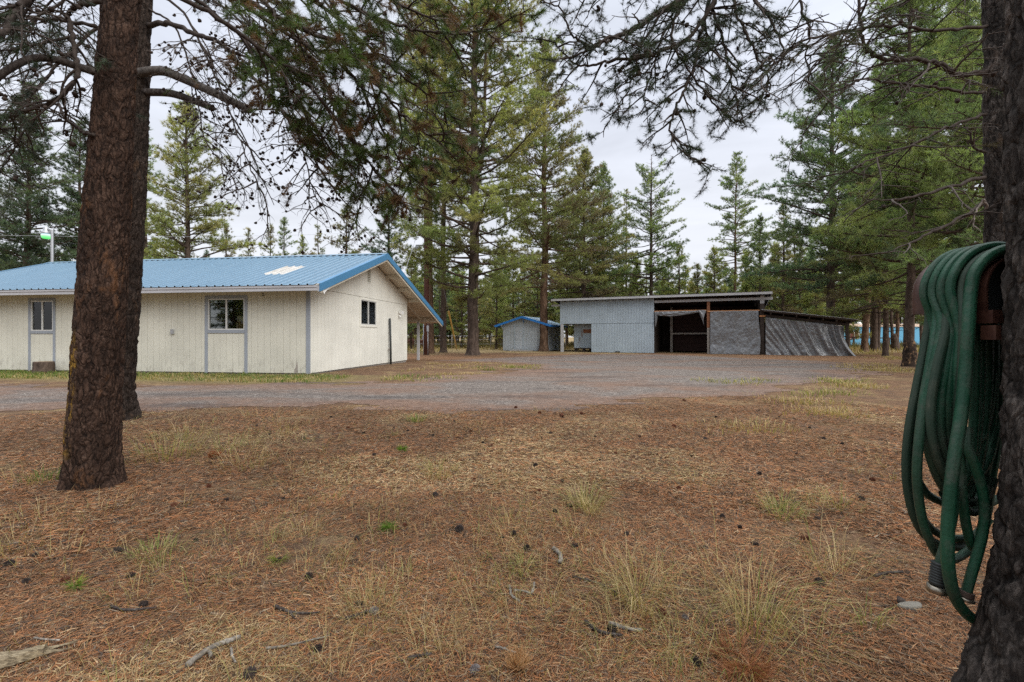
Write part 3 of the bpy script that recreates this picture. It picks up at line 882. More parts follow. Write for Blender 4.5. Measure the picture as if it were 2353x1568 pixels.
# porch at the back
mb = MB(); mb.box(-HL, GO - .10, 10.02, 10.12, rz_(10.07) - .27, rz_(10.07) - .08); mb.build('porch_beam', M['soffit'], house)
for x in (-.32, -3.2, -6.2):
    mb = MB(); mb.box(x - .055, x + .055, 10.01, 10.13, -.2, rz_(10.07) - .272); mb.build('porch_post', M['shed_trim'], house)
for x in np.arange(-9.0, .5, 1.1):
    mb = MB()
    mb.hexa([(x - .03, HD + .002, rz_(HD) - .19), (x + .03, HD + .002, rz_(HD) - .19), (x + .03, BY - .1, rz_(BY - .1) - .19), (x - .03, BY - .1, rz_(BY - .1) - .19), (x - .03, HD + .002, rz_(HD) - .074), (x + .03, HD + .002, rz_(HD) - .074), (x + .03, BY - .1, rz_(BY - .1) - .074), (x - .03, BY - .1, rz_(BY - .1) - .074)])
    mb.build('rafter', M['soffit'], house)
mb = MB(); mb.box(-.075, .028, -.032, -.019, .03, 2.5); mb.box(.0262, .034, -.032, .02, .03, 2.5)
mb.build('corner_trim', M['trim'], house)

def window(wx0, wx1, wz0, wz1, cas, legs=True, depth=.06, mat='trim', rot=None, slide=None):
    """window > casing, pane; local xz plane"""
    mb = MB(); f = .035
    y0, y1 = -.024, .05
    mb.box(wx0, wx1, y0, y1, wz0, wz0 + f); mb.box(wx0, wx1, y0, y1, wz1 - f, wz1)
    mb.box(wx0, wx0 + f, y0, y1, wz0 + f, wz1 - f); mb.box(wx1 - f, wx1, y0, y1, wz0 + f, wz1 - f)
    mx_ = wx0 + (wx1 - wx0) * .5
    mb.box(mx_ - .022, mx_ + .022, y0 + .004, y1, wz0 + f, wz1 - f)
    w = mb.build('window', M['alu'], house)
    mb = MB(); yc = -.034
    c = cas; b0 = .03 if legs else wz0 - c
    mb.box(wx0 - c, wx0 - .001, yc, -.019, b0, wz1 + c); mb.box(wx1 + .001, wx1 + c, yc, -.019, b0, wz1 + c)
    mb.box(wx0, wx1, yc + .002, -.019, wz1 + .001, wz1 + c); mb.box(wx0, wx1, yc - .006, -.019, wz0 - c, wz0 - .001)
    mb.build('casing', M[mat], w)
    mb = MB(); mb.box(wx0 + f, mx_ - .022, .012, .016, wz0 + f, wz1 - f); mb.build('pane', M['glass'], w)
    mb = MB(); mb.box(mx_ + .022, wx1 - f, .002, .006, wz0 + f, wz1 - f); mb.build('pane', M['glass'], w)
    if rot is not None:
        w.rotation_euler = (0, 0, rot)
    return w
window(*W1, .085); window(*W2, .095)
wg = window(*WG, .075, legs=False, mat='cream_old', rot=R(90))
mb = MB(); mb.box(-.30, -.29, WG[0] + .05, WG[1] - .05, 1.45, 2.5); mb.build('reflection_sheet', m_plain('grey_sky_reflection', (.55, .58, .61), .9), house)  # added grey sheet, stands in for the sky reflected in the gable pane
# inside: a dark insect screen, a pale box on a brown cabinet, a leaning slat, partition
mb = MB(); mb.box(-3.18, -2.64, .055, .06, 1.32, 2.2); mb.build('insect_screen', M['dark'], house)
mb = MB(); mb.box(-HL + .07, -.1, 2.6, 2.66, .06, 2.5); mb.box(-HL + .07, -.1, .07, 2.55, 2.46, 2.5); mb.box(-HL + .07, -.1, .07, 2.55, .062, .07); mb.box(-6.0, -5.94, .07, 2.55, .07, 2.45); mb.build('partition', m_plain('dim_inside_wall', (.10, .09, .08), .9), house)
# things behind the panes
def local(o, p):
    c, s = math.cos(o.rotation_euler[2]), math.sin(o.rotation_euler[2])
    return (o.location[0] + c * p[0] - s * p[1], o.location[1] + s * p[0] + c * p[1], o.location[2] + p[2])
cab = root('cabinet', 'brown cabinet indoors behind the right pane of the sliding window', 'cabinet', local(house, (-2.35, .55, 0)), R(-8.1))
mb = MB(); mb.box(-.26, .26, -.2, .2, .07, 1.55); mb.build('carcass', m_plain('brown_cabinet', (.30, .16, .06), .6), cab)
mb = MB(); mb.box(-.24, .0, -.218, -.201, .12, 1.5); mb.build('cabinet_door', m_plain('brown_cabinet_door', (.34, .19, .07), .6), cab)
mb = MB(); mb.box(-.20, .20, -.14, .14, 0, .17); mb.box(-.205, .205, -.145, .145, .105, .175)
bx = mb.build('storage_box', m_plain('buff_box', (.62, .55, .36), .7)); place(bx, local(house, (-2.38, .52, 1.555)), R(-8.1))
tag(bx, 'pale lidded box on top of the brown cabinet behind the window', 'box')

# small fittings on the house
mb = MB(); mb.box(3.62, 3.98, -.034, .0, 3.06, 3.09); mb.box(3.62, 3.98, -.034, .0, 3.71, 3.74); mb.box(3.62, 3.65, -.034, 0, 3.09, 3.71); mb.box(3.95, 3.98, -.034, 0, 3.09, 3.71)
for k in range(9):
    z = 3.10 + k * .066
    mb.hexa([(3.65, -.030, z), (3.95, -.030, z), (3.95, -.002, z + .022), (3.65, -.002, z + .022), (3.65, -.030, z + .008), (3.95, -.030, z + .008), (3.95, -.002, z + .030), (3.65, -.002, z + .030)])
o = mb.build('gable_vent', M['cream_old'], house); place(o, (0, 0, 0), R(90))
mb = MB(); mb.box(-4.42, -4.34, -.075, -.019, 1.18, 1.32); mb.box(-4.425, -4.335, -.079, -.0755, 1.19, 1.31); mb.build('outlet_box', M['galv'], house)
for z in (2.29, 2.345):
    mb = MB(); mb.lathe([(0, -.03), (.014, -.03), (.016, -.01), (.010, 0), (.016, .01), (.014, .022), (0, .022)], 10); o = mb.build('insulator', M['black'], house, True); o.location = (-1.42, -.045, z); o.rotation_euler = (R(90), 0, 0)
fl = MB(); fl.box(.026, .05, 6.6, 6.74, 2.0, 2.14); fl.bar((.05, 6.67, 2.07), (.13, 6.67, 2.12), .03, .03)
fl.hexa([(.06, 6.56, 2.10), (.20, 6.56, 2.06), (.20, 6.76, 2.06), (.06, 6.76, 2.10), (.10, 6.54, 2.22), (.22, 6.54, 2.18), (.22, 6.78, 2.18), (.10, 6.78, 2.22)])
fl.tube([(.06, 6.62, 2.02), (.12, 6.6, 1.95), (.14, 6.6, 1.93)], [.03, .035, .04], 8)
fl.build('floodlight', M['white'], house)
# torn flap of lining hanging from the rake
mb = MB(); a = np.array([(.70, -.50, 2.39), (.70, .1, 2.60), (.705, -.10, 2.50), (.715, -.42, 2.27), (.71, -.38, 2.33)])
mb.add(np.vstack([a, a + [.004, 0, 0]]), None, [[0, 2, 1], [0, 4, 2], [0, 3, 4], [5, 6, 7], [5, 7, 9], [5, 9, 8]]); mb.build('torn_flap', M['white'], house)
# peeled patch low on the front wall
mb = MB(); a = np.array([(-.46, -.0195, .06), (-.33, -.0195, .06), (-.345, -.0195, .34), (-.37, -.0195, .40), (-.40, -.0195, .22), (-.44, -.0195, .16)])
mb.add(a, None, [[0, 1, 2], [0, 2, 4], [4, 2, 3], [0, 4, 5]]); mb.build('bare_patch', M['wood_grey'], house)

vp = root('standpipe', 'dark upright pipe fixed to the weathered gable wall', 'pipe', local(house, (.10, 5.55, 0)), R(-8.1))
mb = MB(); mb.tube([(.03, 0, -.1), (.02, 0, .8), (-.01, 0, 1.84)], [.042, .042, .040], 12); mb.build('pipe', M['black'], vp, True)
mb = MB(); mb.box(-.05, .03, -.03, .03, .55, .63); mb.tube([(.0, -.05, .59), (.0, -.13, .60)], .02, 8); mb.build('valve', M['wood_grey'], vp)
mb = MB(); mb.box(-.06, .03, -.02, .02, 1.25, 1.30); mb.build('bracket', M['wood_grey'], vp)

# stump against the wall
g = G(101, 861)
st = root('stump', 'short sawn log round standing against the cream wall under the left window', 'log', (-14.23, 14.03, 0))
mb = MB()
a = np.linspace(0, 2 * np.pi, 28, endpoint=False); pr = []
for z, r in ((-.05, .275), (.03, .262), (.10, .25), (.30, .243), (.335, .238), (.345, .225)):
    rr = r * (1 + .05 * np.sin(3 * a + 1) + .03 * np.sin(7 * a))
    pr.append(np.stack([rr * np.cos(a), rr * np.sin(a), np.full_like(a, z)], -1))
v = np.concatenate(pr); k = len(pr); i = np.arange(k - 1)[:, None] * 28; j = np.arange(28)[None]; j2 = (j + 1) % 28
mb.add(v, np.stack([i + j, i + j2, i + 28 + j2, i + 28 + j], -1).reshape(-1, 4)); mb.build('bark', M['bark_far'], st, True)
mb = MB(); mb.lathe([(.224, .342), (.15, .350), (.0, .352)], 28)
t = NT('sawn_end_grain'); sp = t.voro(t.coord((1, 1, 0)), 1.0); 
wv = t.n('ShaderNodeTexWave', wave_type='RINGS', rings_direction='Z'); wv.inputs['Scale'].default_value = 9; wv.inputs['Distortion'].default_value = 1.2; t.l(t.coord(), wv.inputs['Vector'])
M['endgrain'] = t.pbr(t.mix(wv.outputs['Fac'], (.20, .145, .095), (.30, .225, .15)), .85)
mb.build('sawn_top', M['endgrain'], st, True)

# ------------------------------------------------------------------ the yard lamp on the far side of the roof
lp = root('yard_lamp', 'lit yard lamp on a galvanised pole behind the left end of the blue roof', 'lamp', (-20.53, 20.6, 0))
Z = lambda y: EYE - (y - HOR) / F * 20.6
mb = MB(); mb.tube(catmull([(0, 0, -.1), (0, 0, 2.0), (0, 0, Z(545)), (-.02, 0, Z(532)), (-.12, 0, Z(527)), (-.20, 0, Z(529))], 8), .055, 12); mb.build('pole', M['galv'], lp, True)
mb = MB(); mb.lathe([(0, Z(522)), (.08, Z(522)), (.105, Z(524)), (.105, Z(531)), (.165, Z(533.5)), (.18, Z(537)), (.165, Z(538))], 20, (-.27, 0, 0)); mb.build('lamp_housing', M['galv'], lp, True)
mb = MB(); mb.lathe([(.163, Z(537.5)), (.18, Z(541)), (.165, Z(546)), (.13, Z(548.5)), (0, Z(549))], 20, (-.27, 0, 0))
t = NT('lit_refractor')
em = t.n('ShaderNodeEmission'); cg = t.n('ShaderNodeTexCoord'); spz = t.n('ShaderNodeSeparateXYZ'); t.l(cg.outputs['Generated'], spz.inputs[0])
em.inputs['Strength'].default_value = 1.0
t.l(t.ramp(spz.outputs[2], [(.0, (.10, .75, .16)), (.45, (.35, .95, .45)), (.7, (.85, 1.0, .9)), (1.0, (.30, .55, .75))]), em.inputs[0]); t.l(em.outputs[0], t.out.inputs[0])
mb.build('lamp_refractor', t.m, lp, True)

# ------------------------------------------------------------------ the big open shed
SH = root('pole_shed', 'grey blue open fronted shed with one closed bay and a lean-to at its side', 'shed', (10.75, 34.9, -.15), R(-24))
SD = 6.0; WT = 4.02; J = 2.28
WL = -7.44
rs = .06                                    # roof falls a little to the back
SR = lambda y: 4.32 - (y + .5) * .12
mb = MB()
xs = np.concatenate([np.arange(WL, -.1, .205), [0]])
boards(mb, xs, lambda x: 4.16, J + .014, [], gap=.010, th=.022)
xs2 = np.concatenate([np.arange(WL + 2.62, -.1, .205), [0]])
def jag(x): return 0
boards(mb, xs2, lambda x: J - .012, .02, [(-2.95, -2.55, 0, .12)], gap=.010)
mb.box(WL, 0, .001, .05, J, 4.16, m=1); mb.box(WL + 2.62, 0, .001, .05, .06, J - .01, m=1)
mb.build('wall', [M['shed'], m_plain('shed_groove', (.16, .18, .20))], SH)
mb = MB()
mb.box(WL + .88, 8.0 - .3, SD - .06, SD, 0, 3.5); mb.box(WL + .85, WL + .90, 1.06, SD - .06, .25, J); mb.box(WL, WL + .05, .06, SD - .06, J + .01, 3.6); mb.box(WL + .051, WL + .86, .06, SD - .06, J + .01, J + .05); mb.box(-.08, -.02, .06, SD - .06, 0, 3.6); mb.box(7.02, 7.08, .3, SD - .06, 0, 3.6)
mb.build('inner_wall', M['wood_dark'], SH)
# recessed entry: wall, door
mb = MB(); xr = np.arange(WL + .9, WL + 2.7, .205)
boards(mb, xr, lambda x: J, .32, [(WL + 1.62, WL + 2.42, .3, 2.17)]); mb.box(WL + .9, WL + 2.6, .0005, .04, .32, J, m=1)
mb.box(WL + .9, WL + 2.62, -.02, .5, .24, .31, m=2)
o = mb.build('entry_wall', [M['shed'], M['shed2'], M['wood_dark']], SH); o.location = (0, 1.0, 0)
mb = MB(); mb.box(WL + 2.60, WL + 2.62, .05, 1.0, .1, J - .01); mb.build('entry_side', M['shed2'], SH)
for a_ in (.91, 1.6, 2.3):
    mb = MB(); mb.box(WL + a_, WL + a_ + .2, 1.07, 1.3, 0, .24); mb.build('skid', M['wood_dark'], SH)
x0, x1 = WL + 1.64, WL + 2.40
mb = MB(); yd = .99
mb.box(x0, x1, yd, yd + .03, .34, 2.15)
for z0, z1 in ((.42, .72), (.80, 1.03), (1.11, 1.34)):
    mb.box(x0 + .1, x1 - .1, yd - .012, yd - .001, z0, z0 + .03); mb.box(x0 + .1, x1 - .1, yd - .012, yd - .001, z1, z1 + .03); mb.box(x0 + .1, x0 + .13, yd - .012, yd - .001, z0 + .03, z1); mb.box(x1 - .13, x1 - .1, yd - .012, yd - .001, z0 + .03, z1)
door = mb.build('door', M['shed'], SH)
mb = MB(); mb.box(x0 + .05, x1 - .05, yd - .014, yd - .001, 1.55, 1.86); mb.build('boarded_pane', M['wood_red'], door)
mb = MB(); mb.tube([(x0 + .06, yd - .05, 1.08), (x0 + .06, yd, 1.08)], [.03, .02], 10); mb.build('handle', M['galv'], door, True)
mb = MB(); mb.box(x0 - .10, x0 - .04, yd - .016, yd - .003, 1.25, 1.75); mb.build('plywood_strip', M['wood_red'], SH)
mb = MB(); mb.tube([(x0 - .5, yd - .02, .42), (x0 - .32, yd - .03, .9), (x0 - .24, yd - .03, 1.15)], .008, 5); mb.tube([(x0 - .24, yd - .03, .35), (x0 - .22, yd - .03, .8), (x0 - .24, yd - .035, 1.15)], .008, 5); mb.tube([(x0 - .24, yd - .03, 1.1), (x0 - .24, yd - .03, 1.2)], .03, 6); mb.build('red_cord', M['wood_red'], SH)
mb = MB(); mb.box(WL + .05, WL + .27, -.02, .16, -.1, J); mb.build('post', M['shed_trim'], SH)
# roof
mb = MB()
XL, XR = -8.05, 7.75
mb.hexa([(XL, -.5, SR(-.5) - .04), (XR, -.5, SR(-.5) - .04), (XR, SD + .3, SR(SD + .3) - .04), (XL, SD + .3, SR(SD + .3) - .04), (XL, -.5, SR(-.5)), (XR, -.5, SR(-.5)), (XR, SD + .3, SR(SD + .3)), (XL, SD + .3, SR(SD + .3))])
n = int((XR - XL) / .09); xx = np.linspace(XL, XR, n * 4 + 1); hh = .012 + .012 * np.cos(np.arange(n * 4 + 1) * np.pi / 2)
A = np.stack([xx, np.full_like(xx, -.56), SR(-.56) + hh], -1); B = np.stack([xx, np.full_like(xx, SD + .32), SR(SD + .32) + hh], -1)
e = np.arange(len(xx) - 1); mb.add(np.vstack([A, B]), np.stack([e, e + 1, e + 1 + len(xx), e + len(xx)], -1))
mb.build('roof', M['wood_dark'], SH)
mb = MB(); mb.box(XL, XR, -.54, -.502, SR(-.5) - .17, SR(-.5) + .002)
mb.hexa([(XR + .001, -.54, SR(-.5) - .17), (XR + .035, -.54, SR(-.5) - .17), (XR + .035, SD + .3, SR(SD + .3) - .17), (XR + .001, SD + .3, SR(SD + .3) - .17), (XR + .001, -.54, SR(-.5)), (XR + .035, -.54, SR(-.5)), (XR + .035, SD + .3, SR(SD + .3)), (XR + .001, SD + .3, SR(SD + .3))])
mb.build('fascia', M['shed_trim'], SH)
mb = MB(); mb.box(0.03, XR + .10, -.06, .0, 3.80, 3.98); mb.build('front_beam', M['shed_trim'], SH)
mb = MB(); mb.box(WL - .75, WL - .002, -.03, .03, 3.74, 3.90); mb.build('beam_end', M['shed_trim'], SH)
for x in np.arange(XL + .4, XR, .66):
    mb = MB(); mb.hexa([(x - .022, -.48, SR(-.48) - .20), (x + .022, -.48, SR(-.48) - .20), (x + .022, SD - .1, SR(SD - .1) - .20), (x - .022, SD - .1, SR(SD - .1) - .20), (x - .022, -.48, SR(-.48) - .042), (x + .022, -.48, SR(-.48) - .042), (x + .022, SD - .1, SR(SD - .1) - .042), (x - .022, SD - .1, SR(SD - .1) - .042)])
    mb.build('rafter', M['wood_dark'], SH)
mb = MB(); mb.box(3.68, 3.88, -.03, .15, 1.9, 3.80); p_ = mb.build('post', M['wood_red'], SH)
mb = MB(); mb.box(3.70, 3.86, -.02, .14, -.15, 1.898); mb.build('post_foot', M['wood_grey'], p_)
mb = MB(); mb.box(7.08, 7.34, -.05, .2, -.15, 3.55); mb.build('post', M['wood_dark'], SH)
mb = MB(); mb.box(7.08, 7.34, -.055, .2, 3.552, 4.1); mb.build('post_head', M['shed_trim'], SH)
mb = MB(); mb.box(.02, 3.66, -.09, -.05, 3.10, 3.20); mb.build('header', M['wood_orange'], SH)
mb = MB(); mb.box(3.72, 7.05, -.095, -.055, 3.03, 3.12); mb.build('header', M['wood_orange'], SH)
mb = MB(); mb.box(7.04, 7.4, -.10, -.056, 2.62, 2.73); mb.build('header', M['wood_orange'], SH)
mb = MB(); mb.box(.9, 1.08, 2.9, 3.08, -.1, 3.6); mb.build('post', M['wood_grey'], SH)
mb = MB(); mb.box(1.08, 6.9, 2.95, 3.02, 1.44, 1.56); mb.build('rail', M['wood_grey'], SH)
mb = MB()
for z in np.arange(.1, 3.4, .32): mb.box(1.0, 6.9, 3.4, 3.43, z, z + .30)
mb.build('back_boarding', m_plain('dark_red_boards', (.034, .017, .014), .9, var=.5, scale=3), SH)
# lean-to
LR = lambda x: 3.10 - (x - 7.1) * .142
mb = MB(); a, b = 7.12, 12.5
mb.hexa([(a, -.45, LR(a) - .10), (b, -.45, LR(b) - .10), (b, 4.5, LR(b) - .12), (a, 4.5, LR(a) - .12), (a, -.45, LR(a)), (b, -.45, LR(b)), (b, 4.5, LR(b)), (a, 4.5, LR(a))])
ln = mb.build('lean_to_roof', M['wood_dark'], SH)
mb = MB(); mb.hexa([(a, -.50, LR(a) + .003), (b + .06, -.50, LR(b + .06) + .003), (b + .06, 4.55, LR(b + .06) + .003), (a, 4.55, LR(a) + .003), (a, -.50, LR(a) + .03), (b + .06, -.50, LR(b + .06) + .03), (b + .06, 4.55, LR(b + .06) + .03), (a, 4.55, LR(a) + .03)])
mb.build('metal_sheet', M['galv'], ln)
for x in np.arange(7.7, 12.4, .75):
    mb = MB(); mb.box(x - .02, x + .02, -.42, 4.4, LR(x) - .26, LR(x) - .115); mb.build('rafter', M['wood_dark'], ln)
mb = MB(); mb.hexa([(7.35, -.06, LR(7.35) - .46), (12.2, -.06, LR(12.2) - .46), (12.2, .0, LR(12.2) - .46), (7.35, .0, LR(7.35) - .46), (7.35, -.06, LR(7.35) - .27), (12.2, -.06, LR(12.2) - .27), (12.2, 0, LR(12.2) - .27), (7.35, 0, LR(7.35) - .27)]); mb.build('lean_to_beam', M['wood_dark'], ln)
mb = MB(); mb.box(12.0, 12.16, -.05, .10, -.1, LR(12.1) - .12); mb.build('lean_to_post', M['wood_dark'], ln)
mb = MB(); mb.box(7.35, 12.1, 4.4, 4.45, -.1, 2.3); mb.build('lean_to_wall', M['wood_dark'], ln)

# tarps: cloth sheets with folds
def cloth(nu, nv, fn):
    U, V = np.meshgrid(np.linspace(0, 1, nu), np.linspace(0, 1, nv))
    p = fn(U.ravel(), V.ravel())
    i = np.arange(nv - 1)[:, None] * nu; j = np.arange(nu - 1)[None]
    return p, np.stack([i + j, i + j + 1, i + nu + j + 1, i + nu + j], -1).reshape(-1, 4)
def wr(p, s, amp): return (fbm(p * s, 4, .55) - .5) * 2 * amp
def tarp(name, label, fn, nu=130, nv=80):
    p, q = cloth(nu, nv, fn)
    mb = MB(); mb.add(p, q)
    o = mb.build(name, M['tarp'], smooth=True); place(o, SH.location, SH.rotation_euler[2])
    md = o.modifiers.new('thickness', 'SOLIDIFY'); md.thickness = .004
    return tag(o, label, 'tarp')
def ridge(p, s, amp): return (1 - 2 * np.abs(fbm(p * s, 3, .5) - .5) * 2.2) * amp
def f_mid(u, v):
    x = 3.90 + (7.03 - 3.90) * u + .06 * np.sin(v * 5) * (u > .93); z = .0 + 3.06 * v
    p = np.stack([u * 3.1, v * 3.1, u * 0], -1)
    y = -.20 + wr(p, 1.2, .07) + ridge(p * [1, .5, 1] + [0, 0, 3], 2.2, .040) + ridge(np.stack([p[:, 0] + .5 * p[:, 1], p[:, 1] - .3 * p[:, 0], p[:, 2] + 8], -1), 4.2, .022) + np.sin(u * 19 + 2 * np.sin(v * 2)) * .035 * v - .10 * (1 - v) ** 3
    return np.stack([x, y, z], -1)
tarp('tarp', 'silver grey tarp hung flat across the middle bay of the shed', f_mid)
def f_lean(u, v):
    bot = -.02; top = LR(7.45 + 4.45 * u) - .48
    spread = np.clip(u - .66, 0, 1) * (1 - v) ** 2.6 * 1.9
    x = 7.40 + 4.45 * u + spread
    z = bot + (top - bot) * v
    p = np.stack([u * 4.5, v * 2.5, u * 0], -1)
    sw = u - .42 * (1 - v) ** 1.3 * np.clip(1.15 - u, 0, 1)              # folds swing from the gathered corner down to the left
    y = -.24 - .10 * (1 - v) ** 2 + np.sin(sw * 34 + 1.5 * np.sin(p[:, 0])) * .075 * (.25 + u) + np.sin(sw * 71 + 1.0) * .034 * (.4 + v)
    y = y + np.clip(u - .66, 0, 1) * 2.6 * np.sin(u * 95 + v * 4) * .085 + np.sin(u * 58) * .014 * v ** 3
    y = y + ridge(np.stack([p[:, 0] + .4 * p[:, 1], p[:, 1], p[:, 2] + 5], -1), 3.4, .022) + wr(p, 1.1, .06) - .30 * np.clip(u - .8, 0, 1) * (1 - v)
    return np.stack([x, y, z], -1)
tarp('tarp', 'silver grey tarp gathered to one side across the front of the lean-to', f_lean, 300, 110)
def f_roll(u, v):
    x = .06 + 3.58 * u
    dr = np.where(u < .04, 1.0 - u * 18, np.where(u > .91, (u - .91) / .09 * .95, 0)); dr = np.clip(dr, 0, .95)
    hgt = .26 + .11 * np.sin(u * 5) + dr
    z = 3.14 + .10 * np.clip(u - .75, 0, 1) * 3 * (1 - np.clip(u - .9, 0, 1) * 8) - hgt * (1 - v)
    y = -.13 - .05 * np.sin(v * 3.1) + wr(np.stack([u * 4, v * 1.0, u * 0 + 2], -1), 4, .06)
    x = x + np.where(u > .86, -.18 * np.sin((1 - v) * 2.2), 0) + np.where(u < .05, .05 * (1 - v), 0)
    return np.stack([x, y, z], -1)
tarp('tarp', 'silver grey tarp rolled up under the orange board over the open bay', f_roll, 140, 24)

# ------------------------------------------------------------------ small garden shed with blue roof edge
GS = root('garden_shed', 'small grey board shed with bright blue roof edges beside the big shed', 'shed', (-.78, 41.0, -.12), R(-24))
w, d, hz = 4.0, 3.9, 2.35; rw, rzz = w / 2, 2.95
mb = MB()
top = lambda x: hz + (rzz - hz) * (1 - abs(x - rw) / rw) - .03
xs = sorted(set(list(np.arange(0, w, .25)) + [rw, w]))
boards(mb, xs, top, .0, [(1.10, 1.92, 0, 2.16)], gap=.004, th=.015)
for x in np.arange(.0, w + .01, .25):
    if 1.0 < x < 2.0: continue
    mb.box(min(max(x, .02), w - .02) - .02, min(max(x, .02), w - .02) + .02, -.03, -.016, .0, top(x) - .02)
mb.box(0, w, .001, .04, .0, hz - .05, m=1)
mb.build('wall', [M['shed2'], M['shed2']], GS)
mb = MB()
boards(mb, list(np.arange(0, d + .01, .25)), lambda x: hz - .02, 0, [], gap=.004, th=.015)
for x in np.arange(.0, d + .01, .25): mb.box(x - .02, x + .02, -.03, -.016, 0, hz - .03)
o = mb.build('wall', M['shed2'], GS); place(o, (w, 0.02, 0), R(90))
mb = MB(); mb.box(0, w, d - .04, d, 0, hz); mb.box(0, .04, .05, d - .05, 0, hz); mb.build('wall', M['shed2'], GS)
mb = MB(); x0, x1 = 1.13, 1.89
mb.box(x0, x1, -.012, .02, .02, 2.13)
for a, b in ((.1, .34), (.42, .66)):
    for z0, z1 in ((.16, .72), (.86, 1.52), (1.66, 1.98)):
        mb.box(x0 + a, x0 + b, -.022, -.0125, z0, z1); mb.box(x0 + a + .03, x0 + b - .03, -.028, -.0225, z0 + .03, z1 - .03)
dr = mb.build('door', m_paint('pale_grey_door', (.45, .49, .53), amt=.3, base_dirt=.4), GS)
mb = MB(); mb.tube([(x0 + .05, -.09, 1.0), (x0 + .05, -.012, 1.0)], [.035, .02], 10); mb.box(x0 + .02, x0 + .07, -.035, -.013, 1.08, 1.2); mb.build('handle', M['galv'], dr)
mb = MB(); c = .07
mb.box(x0 - c, x0 - .002, -.034, -.016, .0, 2.2); mb.box(x1 + .002, x1 + c, -.034, -.016, 0, 2.2); mb.box(x0, x1, -.034, -.016, 2.135, 2.2); mb.build('door_casing', M['shed'], dr)
ov = .62; ze = hz - (rzz - hz) / rw * ov
blue = m_plain('bright_blue_trim', (.03, .20, .58), .45)
mb = MB()
for sx in (0, 1):
    xa = -ov if sx == 0 else w + ov
    P0 = [(xa, -.45, ze), (rw, -.45, rzz), (rw, d + .4, rzz), (xa, d + .4, ze)]
    if sx: P0 = P0[::-1]; P0 = [P0[0], P0[1], P0[2], P0[3]]
    lo = [(a, b, z - .0) for a, b, z in P0]; hi = [(a, b, z + .05) for a, b, z in P0]
    if sx == 0: mb.hexa(lo + hi)
    else: mb.hexa([lo[k] for k in (3, 2, 1, 0)][::-1] + [hi[k] for k in (3, 2, 1, 0)][::-1])
mb.build('roof', m_plain('pale_blue_roof', (.34, .46, .58), .5, var=.25), GS)
mb = MB()
for a, b in (((-ov, -.46, ze - .03), (rw, -.46, rzz - .03)), ((rw, -.46, rzz - .03), (w + ov, -.46, ze - .03))): mb.bar(a, b, .03, .18)
mb.bar((w + ov + .02, -.45, ze - .02), (w + ov + .02, d + .4, ze - .02), .03, .17); mb.bar((-ov - .02, -.45, ze - .02), (-ov - .02, d + .4, ze - .02), .03, .17)
mb.build('rake_trim', blue, GS)
for x in (.02, rw, w - .02):
    mb = MB(); zt = top(x) - .12 if x == rw else hz - .15
    mb.bar((x, -.03, zt - .35), (x, -.42, zt - .02), .05, .05); mb.bar((x, -.04, zt - .4), (x, -.04, zt), .05, .04); mb.build('bracket', blue if x == rw else M['shed2'], GS)
mb = MB(); mb.hexa([(1.0, -.9, -.03), (2.9, -1.1, -.08), (2.9, -.1, -.08), (1.0, -.1, -.03), (1.0, -.9, .02), (2.9, -1.1, .0), (2.9, -.1, .06), (1.0, -.1, .10)]); mb.build('ramp', M['wood_grey'], GS)

# ------------------------------------------------------------------ far blue mobile home
MH = root('mobile_home', 'long light blue mobile home behind the bare trunks with a maroon shuttered window', 'mobile home', (43.0, 60.0, -.15))
mb = MB(); mb.box(0, 19, 0, 4.2, -.2, 2.55); mb.build('wall', M['sky_blue'], MH)
mb = MB(); mb.hexa([(-.15, -.15, 2.552), (19.1, -.15, 2.552), (19.1, 4.3, 2.552), (-.15, 4.3, 2.552), (0, 1.5, 2.95), (19, 1.5, 2.95), (19, 2.8, 2.95), (0, 2.8, 2.95)]); mb.build('roof', m_plain('tan_roof', (.45, .33, .25), .8), MH)
mb = MB(); mb.lathe([(.28, 2.8), (.28, 3.05), (.15, 3.2), (0, 3.24)], 12, (3.2, 1.4, 0)); mb.build('roof_vent', M['white'], MH)
mb = MB(); mb.box(.85, 2.15, -.05, -.002, .95, 2.0); wd = mb.build('window', M['white'], MH)
for a in (.96, 1.56):
    mb = MB(); mb.box(a, a + .48, -.075, -.052, 1.03, 1.92); mb.build('shutter', M['maroon'], wd)
mb = MB(); mb.box(12.3, 12.5, -.04, -.001, -.15, 2.5); mb.build('corner_board', M['white'], MH)
DK = root('deck_rail', 'dark wooden stair rail in front of the blue mobile home', 'railing', (42.6, 57.5, -.15))
for k, x in enumerate((0, 2.2, 4.4)):
    mb = MB(); mb.box(x - .08, x + .08, -.08, .08, -.1, 1.15); mb.build('post', M['wood_dark'], DK)
mb = MB(); mb.bar((-.2, 0, 1.08), (4.6, 0, 1.08), .08, .14); mb.bar((-1.9, 0, .25), (0, 0, 1.05), .08, .14); mb.build('rail', M['wood_dark'], DK)
# ------------------------------------------------------------------ pines
def unit(v): return v / (np.linalg.norm(v, axis=-1, keepdims=True) + 1e-9)

